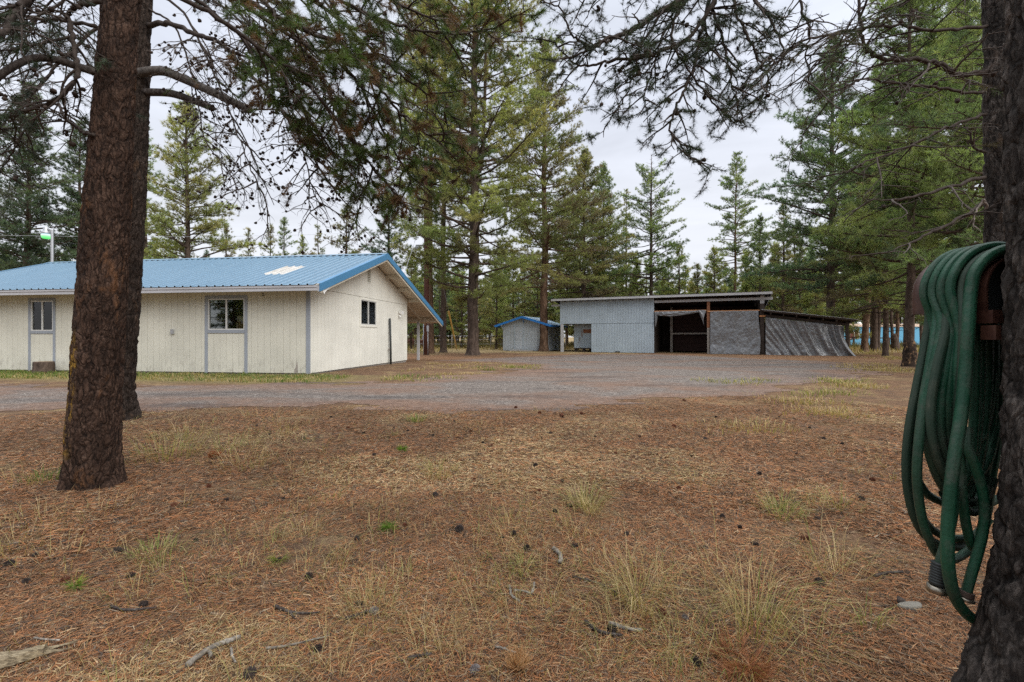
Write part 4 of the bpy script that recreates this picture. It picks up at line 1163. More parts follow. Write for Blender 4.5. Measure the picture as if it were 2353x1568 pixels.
def tufts(mb, pos, axis, n, length, width, spread, rg, cols, shoot=.6, jit=.22):
    """a brush of n needles at each position, pointing along and away from the axis"""
    N = len(pos)
    if N == 0: return
    ax = unit(axis)
    d = unit(ax[:, None, :] * 1.0 + rg.normal(0, 1, (N, n, 3)) * spread)
    L = length * rg.uniform(.65, 1.15, (N, n, 1))
    off = rg.uniform(-1, .25, (N, n, 1)) * length * shoot
    b = pos[:, None, :] + ax[:, None, :] * off
    s = unit(np.cross(d, rg.normal(0, 1, (N, n, 3)))) * (width * .5)
    tip = b + d * L
    v = np.stack([b - s, b + s, tip], 2).reshape(-1, 3)
    c = cols[:, None, :] * rg.uniform(1 - jit, 1 + jit, (N, n, 1))
    c = np.repeat(c.reshape(-1, 3), 3, 0)
    mb.add(v, tris=np.arange(len(v)).reshape(-1, 3), col=c)

GREENS = {
    'mid':   [(.125, .170, .050), (.160, .205, .058), (.100, .140, .046), (.190, .220, .066), (.080, .110, .042)],
    'blue':  [(.090, .138, .062), (.115, .165, .068), (.075, .118, .052), (.145, .185, .070), (.09, .12, .05)],
    'olive': [(.160, .175, .055), (.190, .200, .058), (.125, .145, .048), (.210, .190, .066), (.145, .120, .055)],
    'yellow': [(.195, .220, .060), (.225, .240, .062), (.160, .190, .052), (.250, .235, .070), (.17, .165, .055)],
    'dark':  [(.068, .098, .044), (.085, .120, .050), (.058, .084, .040), (.105, .135, .052), (.085, .095, .05)],
    'brown': [(.125, .140, .050), (.150, .105, .055), (.105, .128, .046), (.19, .115, .060), (.135, .155, .052)],
}
GREENS = {k: [tuple(min(.40, c * k) for c, k in zip(q, (1.56, 1.50, 2.35))) for q in v] for k, v in GREENS.items()}

def pine_mesh(seed, H, cb, Rm, tr, nb=100, dens=1.0, green='mid', shape=1.0, lean=(0, 0), droop=.12, tuft=.23, nn=16, blade=.026, spire=0.0, fork=None, bare=.35, gap=.08, dead=10):
    """builds the trunk with its limbs and the crown of a pine; returns two collectors"""
    rg = np.random.default_rng(seed)
    T = MB(); C = MB()
    k = 16
    z = np.linspace(0, 1, k) ** 1.15 * H
    z[0] = -.25
    tt = z / H
    wob = np.cumsum(rg.normal(0, .012, (k, 2)) * H / k * 2, axis=0)
    tx = lean[0] * tt + wob[:, 0]; ty = lean[1] * tt + wob[:, 1]
    rad = tr * (1 - tt) ** .85 * .86 + .02
    rad = rad + tr * .55 * np.exp(-np.clip(z + .1, 0, 9) / (.9 * tr + .12))
    zz = np.unique(np.concatenate([[-.25, 0, .1, .2, .35, .55, .8, 1.2], z[z > 1.2]]))
    P3 = np.stack([np.interp(zz, z, tx), np.interp(zz, z, ty), zz], -1)
    T.tube(P3, np.interp(zz, z, rad) if False else (tr * (1 - np.clip(zz / H, 0, 1)) ** .85 * .86 + .02 + tr * .5 * np.exp(-np.clip(zz + .05, 0, 9) / (.35 * tr + .14))), 12)
    def trunk_at(h): return np.array([np.interp(h, z, tx), np.interp(h, z, ty), h])
    if fork:
        h0 = fork * H; b = trunk_at(h0); f = catmull([b, b + [.5, .1, 1.2], b + [.75, .15, H * .3], b + [.5, .1, H * .93 - h0]], 5)
        T.tube(f, np.linspace(tr * (1 - fork) * .7, .03, len(f)), 8)
    pos, axs, cols = [], [], []
    pal = np.array(GREENS[green])
    cbz = cb * H
    golden = 2.399963
    for i in range(nb):
        f = (i + rg.random()) / nb
        h = cbz + (H * (1 - spire) - cbz) * f ** .92
        t = (h - cbz) / (H - cbz)
        env = (min(1, (t + .12) / .24) ** .6) * (1 - t ** (1.5 * shape)) * (1 - .12 * t) + .05
        L = Rm * env * (rg.uniform(.35, 1.0) if rg.random() < .70 else rg.uniform(.9, 1.42))
        if rg.random() < gap: continue
        az = i * golden + rg.normal(0, .35)
        el = -droop + .80 * t ** 1.2 + rg.normal(0, .20)
        dirv = np.array([math.cos(az) * math.cos(el), math.sin(az) * math.cos(el), math.sin(el)])
        b0 = trunk_at(h)
        up = np.array([0, 0, 1.0])
        sag = rg.uniform(-.12, .08) * L
        pts = np.stack([b0 + dirv * L * s + up * (-sag * 4 * s * (1 - s) + .16 * L * s ** 2.4) for s in (0, .25, .5, .75, 1.0)])
        r0 = min(.030 + .011 * L, .13) * (.6 + .4 * (1 - t))
        T.tube(pts, np.linspace(r0, .010, 5), 4, caps=False)
        side = unit(np.cross(dirv, up)); tanv = unit(pts[4] - pts[2])
        colb = pal[rg.integers(0, len(pal))] * rg.uniform(.82, 1.2)
        ns = int(3 + L * 3.2 * dens)
        for j in range(ns):
            s = bare + (1 - bare) * (j + rg.random()) / ns
            p = np.array([np.interp(s, (0, .25, .5, .75, 1), pts[:, q]) for q in range(3)])
            sl = (.20 + .32 * L * (1.08 - s)) * rg.uniform(.6, 1.2)
            sg = 1 if j % 2 else -1
            sd = unit(tanv * rg.uniform(.4, 1.0) + side * sg * rg.uniform(.5, 1.1) + up * rg.uniform(-.15, .45))
            e = p + sd * sl + up * .12 * sl
            T.tube(np.stack([p, (p + e) / 2 - up * .03 * sl, e]), [.014, .010, .005], 3, caps=False)
            m = int(2 + sl * 4.0 * dens)
            for u in range(m):
                w = 1 - .75 * (u + rg.random() * .6) / m
                q = p + (e - p) * w + rg.normal(0, .09, 3)
                pos.append(q); axs.append(sd + up * .35 + rg.normal(0, .25, 3))
                cols.append(colb * rg.uniform(.8, 1.22) if rg.random() > .06 else pal[rg.integers(0, len(pal))])
        q = pts[4]; pos.append(q); axs.append(tanv + up * .4); cols.append(colb * 1.1)
    if spire == 0:
        for s in np.linspace(.94, 1.0, 9):
            pos.append(trunk_at(H * s)); axs.append(np.array([rg.normal(0, .3), rg.normal(0, .3), 1.0])); cols.append(pal[0] * 1.1)
    else:
        for j in range(26):
            h = H * (1 - spire * rg.random() * 1.1); az = rg.uniform(0, 6.28); l = rg.uniform(.3, 1.0) * (.4 + (H - h) * .25)
            b = trunk_at(h); T.tube(np.stack([b, b + np.array([math.cos(az), math.sin(az), .35]) * l]), [.018, .005], 3, caps=False)
    for j in range(dead):
        h = rg.uniform(.25, 1.15) * cbz + .8; az = rg.uniform(0, 6.28); l = rg.uniform(.4, 1.0) * min(2.2, .2 * Rm + .9)
        b = trunk_at(h); dv = np.array([math.cos(az), math.sin(az), rg.uniform(-.25, .3)])
        pts = catmull([b, b + dv * l * .5 + [0, 0, .05], b + dv * l + [0, 0, -.12 * l]], 3)
        T.tube(pts, np.linspace(.028, .006, len(pts)), 4, caps=False)
        for _ in range(3):
            s = pts[rg.integers(2, len(pts))]; T.tube(np.stack([s, s + (dv * .5 + rg.normal(0, .5, 3)) * l * .4]), [.008, .003], 3, caps=False)
    tufts(C, np.array(pos), np.array(axs), nn, tuft, blade, .85, rg, np.array(cols), shoot=.35)
    return T, C

def pine(label, x, Y, H, cb, Rm, tr, green='mid', bark='bark_far', seed=1, group='pines behind the yard', name='pine_tree', sx=None, cat='tree', **kw):
    gx = (x - 1176.5) / F * Y
    o = root(name, label, cat, (gx, Y, gz1(gx, Y)), 0, group)
    tr = tr * math.cos(math.atan((x - 1176.5) / F))
    T, C = pine_mesh(seed, H, cb, Rm, tr, green=green, **kw)
    T.build('trunk', M[bark], o, True); C.build('crown', M['needle'], o)
    return o

def top_h(ypx, Y): return EYE + .15 + (HOR - ypx) / F * Y

# the trees one can tell apart, from the clearing's left to its right
pine('dark green spruce with tan cones behind the yard lamp', 62, 28, 16.5, .06, 4.0, .30, 'dark', seed=21, nb=240, shape=.9, droop=.22, tuft=.20, nn=20, blade=.024, bare=.2, dens=1.15, dead=0, name='spruce_tree')
sp2 = pine('dark spruce cut off by the picture edge at the left end of the blue roof', -70, 30, 15.0, .05, 3.8, .28, 'dark', seed=22, nb=220, droop=.22, tuft=.20, nn=20, blade=.024, bare=.2, dead=0, name='spruce_tree')
pine('dark spruce half hidden behind the big double trunk', 185, 31, 15.5, .05, 3.4, .26, 'dark', seed=23, nb=190, droop=.2, tuft=.20, nn=20, blade=.024, bare=.2, dead=0, name='spruce_tree')
pine('broad light green pine rising above the middle of the blue roof', 428, 29, top_h(232, 29), .14, 3.7, .28, 'yellow', seed=31, nb=150, shape=1.25, dens=1.2, bare=.3)
pine('dark pine peeping between the double trunk and the light green pine', 335, 36, top_h(300, 36), .2, 2.6, .24, 'mid', seed=32, nb=90)
pine('small shaggy pine at the right edge of the light green pine', 520, 38, top_h(520, 38), .12, 1.5, .14, 'olive', seed=33, nb=60, dead=0)
pine('lone slim young pine standing clear above the blue roof', 571, 46, top_h(527, 46), .10, 1.9, .11, 'olive', seed=41, nb=60, dead=0, gap=.2)
pine('left tip of the row of young pines above the blue roof', 621, 46, top_h(521, 46), .08, 2.3, .13, 'olive', seed=42, nb=70, dead=0)
pine('tallest tip in the row of young pines above the blue roof', 655, 48, top_h(503, 48), .08, 2.6, .15, 'mid', seed=43, nb=80, dead=0)
pine('low bushy tip in the row of young pines above the blue roof', 694, 46, top_h(545, 46), .08, 2.2, .12, 'yellow', seed=44, nb=60, dead=0)
pine('right tip of the row of young pines above the blue roof', 733, 47, top_h(522, 47), .08, 2.1, .13, 'olive', seed=45, nb=60, dead=0, gap=.15)
pine('open crowned pine with a bare reddish stem just left of the roof ridge end', 797, 42, top_h(474, 42), .33, 2.2, .20, 'olive', 'bark_red', seed=46, nb=62, shape=1.3, gap=.2)
pine('full blue green pine right behind the gable peak', 893, 38, top_h(440, 38), .12, 2.9, .24, 'blue', seed=47, nb=120, shape=1.15)
pine('pine with an orange lower stem touching the red brown utility pole', 991, 34.2, 26.5, .40, 3.6, .25, 'mid', 'bark_red', seed=51, nb=150, shape=1.6, dead=24)
pine('tall pine with a thin grey stem between the utility pole and the big yard pine', 1020, 36.5, 31.0, .36, 3.8, .27, 'mid', seed=52, nb=170, shape=1.6, dead=22)
pine('very tall thick trunked pine at the edge of the gravel yard', 1086, 31.0, 34.0, .105, 5.4, .44, 'yellow', seed=53, nb=320, shape=2.6, dens=1.2, fork=.36, droop=.16, tuft=.23, nn=18, dead=8)
pine('tall pine with a pinkish trunk in front of the small blue edged shed', 1250, 39.2, top_h(95, 39.2), .20, 4.9, .40, 'olive', 'bark_red', seed=54, nb=250, shape=1.3, dens=1.2, dead=16)
pine('dense dark green pine rising behind the left part of the grey shed', 1340, 47, top_h(348, 47), .22, 4.8, .28, 'olive', seed=55, nb=250, shape=1.3, dens=1.2)
pine('smooth sided green pine behind the dense one over the grey shed', 1388, 53, top_h(378, 53), .10, 4.6, .26, 'mid', seed=56, nb=240, shape=1.1)
pine('thin stemmed half bare pine over the left end of the shed roof', 1302, 52, top_h(560, 52), .42, 2.0, .16, 'mid', 'bark_red', seed=57, nb=50, dead=16)
pine('feathery pale pine beside the bare topped pine', 1441, 57, top_h(438, 57), .18, 2.4, .18, 'olive', seed=58, nb=90, gap=.12)
pine('pine with a bare dead spire and open crown above the grey shed', 1494, 48, top_h(356, 48), .28, 4.5, .27, 'mid', seed=59, nb=130, spire=.08, shape=1.4, gap=.12, dead=10)
pine('light green young pine under the bare topped pine', 1560, 50, top_h(565, 50), .05, 2.6, .16, 'yellow', seed=60, nb=90, dead=0)
pine('slender lone pine in the gap of open sky', 1690, 55, top_h(354, 55), .36, 3.9, .23, 'mid', 'bark_red', seed=61, nb=140, shape=1.15, gap=.06, dead=16)
pine('rounded yellow green pine over the open bay of the shed', 1641, 44, top_h(572, 44), .05, 2.3, .16, 'yellow', seed=62, nb=100, dead=0)
pine('low yellow green pine over the tarp covered bay', 1602, 46, top_h(608, 46), .05, 1.8, .14, 'olive', seed=63, nb=70, dead=0)
pine('bushy green pine between the slender lone pine and the tall right hand pine', 1748, 46, top_h(500, 46), .06, 2.9, .22, 'mid', seed=64, nb=120)
pine('short olive pine above the right end of the shed roof', 1800, 42, top_h(470, 42), .08, 2.5, .2, 'olive', seed=65, nb=100)
pine('tall dark blue green pine with a thick trunk behind the lean-to', 1908, 33.5, top_h(100, 33.5), .20, 4.6, .41, 'blue', seed=66, nb=250, shape=1.4, dens=1.1, dead=14)
pine('pine behind the tall blue green pine with its top lost in the overhanging branches', 2010, 40, 24.0, .16, 4.2, .30, 'mid', seed=67, nb=170)
# trunks of the right hand wood
RG = 'pines of the right hand wood'
pine('thickest leaning trunk in front of the blue mobile home', 1986, 38.5, 21.0, .24, 3.8, .34, 'mid', 'bark_red', seed=71, nb=130, lean=(1.2, 0), group=RG, dead=20)
pine('slim trunk just right of the thickest trunk by the blue mobile home', 2003, 45, 19.0, .30, 2.2, .20, 'mid', seed=72, nb=70, group=RG, dead=16)
pine('straight dark trunk in front of the middle of the blue mobile home', 2019, 40, 20.0, .26, 2.8, .22, 'brown', seed=73, nb=90, group=RG, dead=20)
pine('trunk standing right behind the crooked one by the blue mobile home', 2038, 44, 19.0, .26, 2.4, .20, 'mid', seed=74, nb=80, group=RG, dead=18)
pine('reddish straight trunk right of the crooked one by the blue mobile home', 2062, 43, 20.0, .25, 2.6, .20, 'olive', 'bark_red', seed=76, nb=90, group=RG, dead=20)
pine('thin trunk beside the scarred near trunk', 2076, 47, 18.0, .28, 2.2, .18, 'brown', seed=77, nb=70, group=RG, dead=14)
# crooked one
co = pine('crooked trunk bent sharply above its base', 2053, 42, 18.0, .3, 2.2, .16, 'mid', seed=75, nb=60, group=RG, dead=10, lean=(-1.0, 0))
mb = MB(); mb.tube(catmull([(.18, 0, -.3), (.16, 0, .5), (.1, 0, 1.1), (-.02, 0, 1.5)], 4), [.34] * 5 + [.30] * 4 + [.22] * 3 + [.16], 10); mb.build('swollen_base', M['bark_far'], co, True)
pn = pine('near pine with a chewed pale scar at its base, beside the hanging hose', 2090, 17.2, 15.5, .22, 3.4, .20, 'mid', seed=78, nb=130, group=RG, dead=26, tuft=.22, nn=18, blade=.022, dens=1.5)
mb = MB(); rg = np.random.default_rng(5); a = np.linspace(0, 2 * np.pi, 14, endpoint=False)
zs = np.array([-.2, .0, .12, .3, .5, .7, .85, .95]); rs_ = np.array([.33, .28, .245, .225, .21, .195, .182, .15])
v = np.stack([np.outer(rs_, np.cos(a)), np.outer(rs_, np.sin(a)), np.repeat(zs[:, None], 14, 1)], -1); v[..., :2] *= 1 + rg.normal(0, .07, v.shape[:2])[..., None]
i = np.arange(7)[:, None] * 14; j = np.arange(14)[None]; mb.add(v.reshape(-1, 3), np.stack([i + j, i + (j + 1) % 14, i + 14 + (j + 1) % 14, i + 14 + j], -1).reshape(-1, 4))
t = NT('chewed_bark'); M['chewed'] = t.pbr(t.ramp(t.noise(t.coord((1, 1, .7)), 11, 5, .7), [(.40, (.022, .016, .013)), (.56, (.06, .042, .032)), (.64, (.33, .20, .10)), (.75, (.48, .34, .20))]), .9, 0, .1, t.bump(t.noise(t.coord(), 14, 5), .8, .03))
mb.build('scarred_base', M['chewed'], pn, True)

# dense foliage of the right hand wood, nearer and nearer to the viewer
pine('low spreading pine over the lean-to roof with long dark boughs', 2035, 29, 13.0, .20, 3.8, .20, 'olive', seed=81, nb=150, shape=1.4, group=RG, dens=1.2)
pine('tall dark pine above the scarred near trunk', 2140, 24, 19.0, .15, 4.2, .26, 'mid', seed=82, nb=170, group=RG, dens=1.15, dead=20, tuft=.26, nn=14, blade=.028)
pine('full green pine behind the hose hanger', 2200, 19, 15.0, .20, 3.2, .2, 'mid', seed=83, nb=140, group=RG, dens=1.2, dead=24, tuft=.22, nn=16, blade=.022)
pine('brownish pine just left of the dark second trunk', 2235, 14.5, 12.0, .22, 2.7, .17, 'mid', seed=84, nb=110, group=RG, dens=1.2, dead=30, tuft=.18, nn=16, blade=.017)
pine('green pine filling the upper right corner behind the dark trunk', 2330, 12.5, 13.0, .22, 2.8, .18, 'mid', seed=85, nb=110, group=RG, dens=1.2, dead=20, tuft=.18, nn=16, blade=.017)
pine('tall pine at the back of the right hand wood', 2090, 33, 23.0, .15, 4.2, .3, 'mid', seed=86, nb=150, group=RG, dead=10)

# ------------------------------------------------------------------ wood at the back: a few kinds copied, then one far mass
protos = [pine_mesh(101, 13, .16, 2.4, .17, nb=64, green='olive', nn=14, tuft=.30, blade=.036, dead=6),
          pine_mesh(102, 9, .08, 2.1, .12, nb=56, green='yellow', nn=14, tuft=.30, blade=.036, dead=0),
          pine_mesh(103, 17, .34, 2.5, .20, nb=60, green='mid', nn=14, tuft=.30, blade=.036, dead=14),
          pine_mesh(104, 15, .12, 2.6, .19, nb=70, green='blue', nn=14, tuft=.30, blade=.036, dead=4)]
PL = []
for k, (T, C) in enumerate(protos):
    PL.append((T, C))
first = {}
WOOD = [  # x px, depth, proto, height factor, label
    (1155, 58, 1, .85, 'young yellow green pine left of the small blue edged shed'), (1205, 62, 0, .85, 'olive pine showing over the ridge of the small blue edged shed'),
    (1128, 66, 0, .8, 'olive pine in the wood beside the very tall yard pine'), (955, 60, 3, .72, 'bluish pine seen under the porch roof end'),
    (1050, 64, 1, 1.05, 'yellow green pine between the utility pole and the yard pine'), (1290, 60, 1, 1.0, 'yellow pine showing between the two sheds'),
    (1420, 62, 1, 1.1, 'bushy yellow pine above the closed bay of the grey shed'), (1535, 63, 3, .8, 'bluish pine low behind the middle of the grey shed roof'),
    (1590, 68, 0, .75, 'thin olive pine low in the gap of open sky'), (1665, 66, 1, .95, 'small yellow pine at the foot of the slender lone pine'),
    (1720, 60, 0, .75, 'olive pine just right of the slender lone pine'), (1840, 56, 3, .9, 'bluish pine behind the lean-to ridge'),
    (1875, 52, 1, 1.0, 'yellow pine low behind the lean-to roof'), (1950, 50, 2, 1.0, 'bare stemmed pine left of the thickest trunk'),
    (2120, 52, 2, 1.0, 'bare stemmed pine at the far side of the mobile home'), (2160, 45, 3, 1.0, 'bluish pine deep in the wood behind the hose'),
    (270, 52, 0, .9, 'olive pine behind the double trunk above the blue roof'), (850, 56, 0, .75, 'thin olive pine behind the roof ridge'), (475, 54, 3, .75, 'bluish pine showing at the foot of the light green pine'),
    (760, 60, 1, .95, 'small yellow pine left of the open crowned pine'), (545, 62, 0, .7, 'faint thin pine left of the lone young pine'),
    (1140, 47, 1, .95, 'bushy young pine just left of the small blue edged shed'), (1180, 52, 1, 1.15, 'bushy young pine right behind the left eave of the small shed'), (1060, 50, 1, .9, 'bushy young pine between the grey stem and the yard pine'),
    (1325, 53, 1, 1.1, 'bushy young pine behind the left corner of the grey shed'), (1375, 50, 1, 1.0, 'bushy young pine behind the smooth sided green pine'), (1465, 52, 1, 1.1, 'bushy young pine at the foot of the bare topped pine'),
    (1525, 55, 1, .9, 'low bushy pine between the bare topped pine and the light green young pine'), (1715, 50, 1, 1.15, 'bushy young pine over the middle tarp'), (1780, 48, 1, 1.2, 'bushy young pine over the high shed corner'),
    (1825, 45, 0, .9, 'shaggy olive pine just left of the tall blue green pine'), (1935, 44, 1, 1.2, 'bushy young pine above the low end of the lean-to'), (945, 48, 1, 1.1, 'bushy young pine right of the porch posts'),
    (1010, 55, 3, .7, 'bluish pine low between the two bare stems'), (1235, 50, 0, .8, 'shaggy olive pine above the right eave of the small shed')]
for x, Y, k, hf, lab in WOOD:
    gx = (x - 1176.5) / F * Y; loc = (gx, Y, gz1(gx, Y)); rz = (x * 7 % 628) / 100
    if k not in first:
        o = root('pine_tree', lab, 'tree', loc, rz, 'pines of the wood at the back')
        PL[k][0].build('trunk', M['bark_far'], o, True); PL[k][1].build('crown', M['needle'], o)
        first[k] = o; o.scale = (hf,) * 3
    else:
        dup(first[k], loc, rz, hf, lab, 'pines of the wood at the back')

rg = np.random.default_rng(77)
FW = MB(); FT = MB()
cache = []
for T, C in protos:
    cv = np.concatenate(C.v); ct = np.concatenate(C.t); cc = np.concatenate(C.c)
    tv = np.concatenate(T.v); tq = np.concatenate(T.q)
    cache.append((cv, ct, cc, tv, tq))
n = 0
for Y0, Y1, cnt, smin, smax in ((61, 76, 230, .55, .95), (76, 120, 240, .7, 1.15)):
    for _ in range(cnt):
        Y = rg.uniform(Y0, Y1); x = rg.uniform(-1.18, 1.22) * Y
        px = 1176.5 + x / Y * F
        k = rg.choice(4, p=[.34, .3, .2, .16]); s = rg.uniform(smin, smax)
        # the sky gap over the yard and above the roof: keep the far wood low there
        cap = 1.0
        if 1500 < px < 1790: cap = .62
        if 500 < px < 860: cap = .60
        H = [13, 9, 17, 15][k]
        lim = {1: .085, }.get(0, .0)
        maxh = Y * (.165 if cap < 1 else (.26 if px > 1800 or px < 500 else .21)) * rg.uniform(.75, 1.05)
        s = min(s, maxh / H)
        cv, ct, cc, tv, tq = cache[k]
        a = rg.uniform(0, 6.28); c_, s_ = math.cos(a), math.sin(a)
        Rm_ = np.array([[c_, -s_, 0], [s_, c_, 0], [0, 0, 1]])
        base = np.array([x, Y, -.15])
        sub = slice(None)
        w = rg.uniform(1.1, 1.6) * np.array([s, s, s])
        w[2] = s
        FW.add((cv @ Rm_.T) * w + base, tris=ct, col=cc * rg.uniform(.8, 1.15) * np.array([rg.uniform(.9, 1.15), 1, 1]))
        FT.add((tv @ Rm_.T) * w + base, tq); n += 1
for _ in range(70):                      # the same wood closes the clearing behind the viewer (it shows in the window panes)
    x = rg.uniform(-60, 30); Y = rg.uniform(-45, -16)
    k = rg.choice(4); cv, ct, cc, tv, tq = cache[k]; s = rg.uniform(.7, 1.1); base = np.array([x, Y, 0])
    FW.add(cv * [s * 1.3, s * 1.3, s] + base, tris=ct, col=cc); FT.add(tv * [s * 1.3, s * 1.3, s] + base, tq)
far = FW.build('far_wood', M['needle']); tag(far, 'far wood of young and old pines closing the clearing', None, kind='stuff')
ft = FT.build('far_trunks', M['bark_far'], smooth=True); tag(ft, 'stems and limbs of the far wood', None, kind='stuff')

# undergrowth at the foot of the wood
mb = MB(); n = 5200
x = rg.uniform(-60, 80, n); y = rg.uniform(49, 66, n); sc = rg.uniform(.35, 1.0, n)
cl = fbm(np.stack([x * .22, y * .22, x * 0], -1), 3); kp = cl > .42; x, y, sc = x[kp], y[kp], sc[kp]
kp = ~((x > 41) & (x < 63) & (y > 56)); x, y, sc = x[kp], y[kp], sc[kp]
pal = np.array([(.13, .105, .055), (.10, .10, .045), (.17, .13, .07), (.085, .085, .04), (.20, .16, .09)])
tufts(mb, np.stack([x, y, gz(x, y) + .12 * sc], -1), np.tile([0, 0, 1.0], (len(x), 1)), 14, .85, .05, .75, rg, pal[rg.integers(0, 5, len(x))] * 1.0, shoot=.2)
o = mb.build('undergrowth', M['needle']); tag(o, 'brown and olive brush along the foot of the far wood', None, kind='stuff')
# ------------------------------------------------------------------ the near trunks
def near_trunk(axis, rad, z0, z1, nz, na, seed, amp=.022, flare=.16, fh=.22, lob=5, cell=9.0, aspect=.38):
    """axis: list of (z, x, y); rad: list of (z, r). A bark covered stem with furrowed plates and a root flare"""
    rg = np.random.default_rng(seed)
    z = np.linspace(0, 1, nz) ** 1.25 * (z1 - z0) + z0
    ax = np.array(axis); rd = np.array(rad)
    cx = np.interp(z, ax[:, 0], ax[:, 1]); cyy = np.interp(z, ax[:, 0], ax[:, 2]); r = np.interp(z, rd[:, 0], rd[:, 1])
    th = np.linspace(0, 2 * np.pi, na, endpoint=False)
    TH, ZZ = np.meshgrid(th, z); RR = np.repeat(r[:, None], na, 1)
    ph = rg.uniform(0, 6.28, 3)
    lobes = 1 + .5 * np.sin(lob * TH + ph[0]) * .5 + .25 * np.sin((lob + 2) * TH + ph[1])
    fl = flare * np.exp(-np.clip(ZZ - z0 - .05, 0, 9) / fh) * lobes
    RR = RR * (1 + .05 * np.sin(2 * TH + ph[2] + ZZ * .7) + .03 * np.sin(5 * TH + ph[1])) + fl
    R0 = r.mean()
    q = np.stack([np.cos(TH) * R0 + seed, np.sin(TH) * R0, ZZ * aspect], -1).reshape(-1, 3) * cell
    warp = (np.stack([fbm(q * .6 + 3, 2), fbm(q * .6 + 7, 2), fbm(q * .6 + 11, 2)], -1) - .5) * 1.8
    a = np.abs(fbm(q + warp, 3) - .5) * 2
    plate = np.clip(a * 3.2, 0, 1) ** .7
    fine = fbm(q * 4.2, 3) - .5
    big = fbm(q * .35 + 31, 2) - .5
    disp = (plate - .75) * amp * 1.3 + fine * amp * 1.1 + big * amp * 1.6
    RR = RR + disp.reshape(RR.shape)
    v = np.stack([cx[:, None] + RR * np.cos(TH), cyy[:, None] + RR * np.sin(TH), ZZ], -1).reshape(-1, 3)
    i = np.arange(nz - 1)[:, None] * na; j = np.arange(na)[None]; j2 = (j + 1) % na
    f = np.stack([i + j, i + j2, i + na + j2, i + na + j], -1).reshape(-1, 4)
    crev = np.clip(plate, 0, 1)
    return v, f, crev

def m_near_bark(name, dark, mid, light, patch, patch_amt, moss=None):
    t = NT(name)
    cv = t.attr('Col', 'Color'); sp = t.n('ShaderNodeSeparateColor'); t.l(cv, sp.inputs[0])
    plate = sp.outputs[0]
    v = t.coord((1, 1, .30)); v1 = t.coord((1, 1, .55))
    n0 = t.noise(v, 46, 7, .78, .35); n1 = t.noise(v1, 70, 5, .65); n2 = t.noise(t.coord((1, 1, .5)), 5.5, 5, .6, .6)
    wv_ = t.n('ShaderNodeTexNoise'); wv_.inputs['Scale'].default_value = 9; wv_.inputs['Detail'].default_value = 4; t.l(t.coord((1, 1, .6)), wv_.inputs['Vector'])
    sc_ = t.n('ShaderNodeVectorMath', operation='MULTIPLY_ADD'); t.l(wv_.outputs['Color'], sc_.inputs[0]); sc_.inputs[1].default_value = (.14, .14, .14); t.l(t.coord((1, 1, .30)), sc_.inputs[2])
    crk = t.voro(sc_.outputs[0], 26, 'DISTANCE_TO_EDGE')
    c = t.ramp(n0, [(.36, dark), (.50, mid), (.64, light)])
    c = t.mix(t.rng(n2, .40, .62), c, t.mix(n0, tuple(k * .35 for k in mid), tuple(k * .75 for k in mid)))
    c = t.mix(t.rng(plate, .0, .55, .85, 0), c, tuple(k * .6 for k in dark))
    c = t.mix(t.rng(crk, .0, .10, .55, 0), c, tuple(k * .5 for k in dark))
    pn = t.math('MULTIPLY', t.rng(t.noise(t.coord((1, 1, .40)), 4.2, 5, .65, .4), .56, .70), t.rng(plate, .2, .8))
    c = t.mix(t.math('MULTIPLY', pn, patch_amt), c, patch)
    c = t.mix(t.math('MULTIPLY', t.rng(n1, .55, .75), .4), c, light)
    if moss is not None:
        c = t.mix(t.math('MULTIPLY', sp.outputs[1], t.rng(t.noise(v1, 11, 5, .7), .47, .60, 0, .85)), c, moss)
    h = t.math('ADD', t.math('MULTIPLY', n0, .7), t.math('ADD', t.math('MULTIPLY', n1, .5), t.math('MULTIPLY', t.rng(crk, 0, .22), .8)))
    return t.pbr(c, .95, 0, .15, t.bump(h, 1.0, .014))
M['barkA'] = m_near_bark('reddish_plated_bark', (.020, .014, .012), (.070, .040, .028), (.130, .084, .062), (.20, .090, .036), .75, (.42, .24, .035))
M['barkB'] = m_near_bark('greyish_plated_bark', (.020, .016, .014), (.062, .044, .035), (.115, .088, .072), (.16, .085, .042), .5)
M['barkC'] = m_near_bark('charcoal_furrowed_bark', (.010, .009, .009), (.066, .056, .050), (.20, .172, .152), (.20, .13, .085), .5)

def build_trunk(tree, args, mat, moss=None, base=(0, 0, 0)):
    v, f, cr = near_trunk(*args[0], **args[1])
    col = np.stack([cr, np.zeros_like(cr), np.zeros_like(cr)], -1)
    if moss is not None:
        col[:, 1] = moss(v)
    mb = MB(); mb.add(v, f, col=col)
    return mb.build('trunk', M[mat], tree, True)

# leaning front stem of the double trunk
gA = G(213, 1112); A_Y = gA[1]
treeA = root('pine_tree', 'big dark leaning pine trunk with yellow lichen on its side, nearest to the house', 'tree', gA)
def rel(px, py, Y, o): return P(px, py, Y) - np.array(o)
ax = [( -.3, 0, 0), (0, 0, 0)] + [(rel(cx_, py, A_Y, gA)[2], rel(cx_, py, A_Y, gA)[0], .03 * k) for k, (cx_, py) in enumerate(((214, 1000), (220, 760), (225, 549), (233, 300), (245, 0), (258, -300), (280, -900)))]
pxm = F / A_Y / .80
rd = [(-.3, .145), (0, .135), (.35, 56 / pxm), (1.1, 56 / pxm), (1.85, 55 / pxm), (2.6, 51 / pxm), (3.5, 46 / pxm), (4.5, 46 / pxm), (6.5, .10)]
build_trunk(treeA, ((ax, rd, -.22, 6.3, 620, 240, 4), dict(amp=.0085, flare=.14, fh=.17, cell=24, aspect=.34)), 'barkA',
            moss=lambda v: sstep(.72, .93, np.cos(np.arctan2(v[:, 1], v[:, 0] - .02 * v[:, 2]) - R(222))) * sstep(.15, .4, v[:, 2]) * sstep(1.25, .85, v[:, 2]))
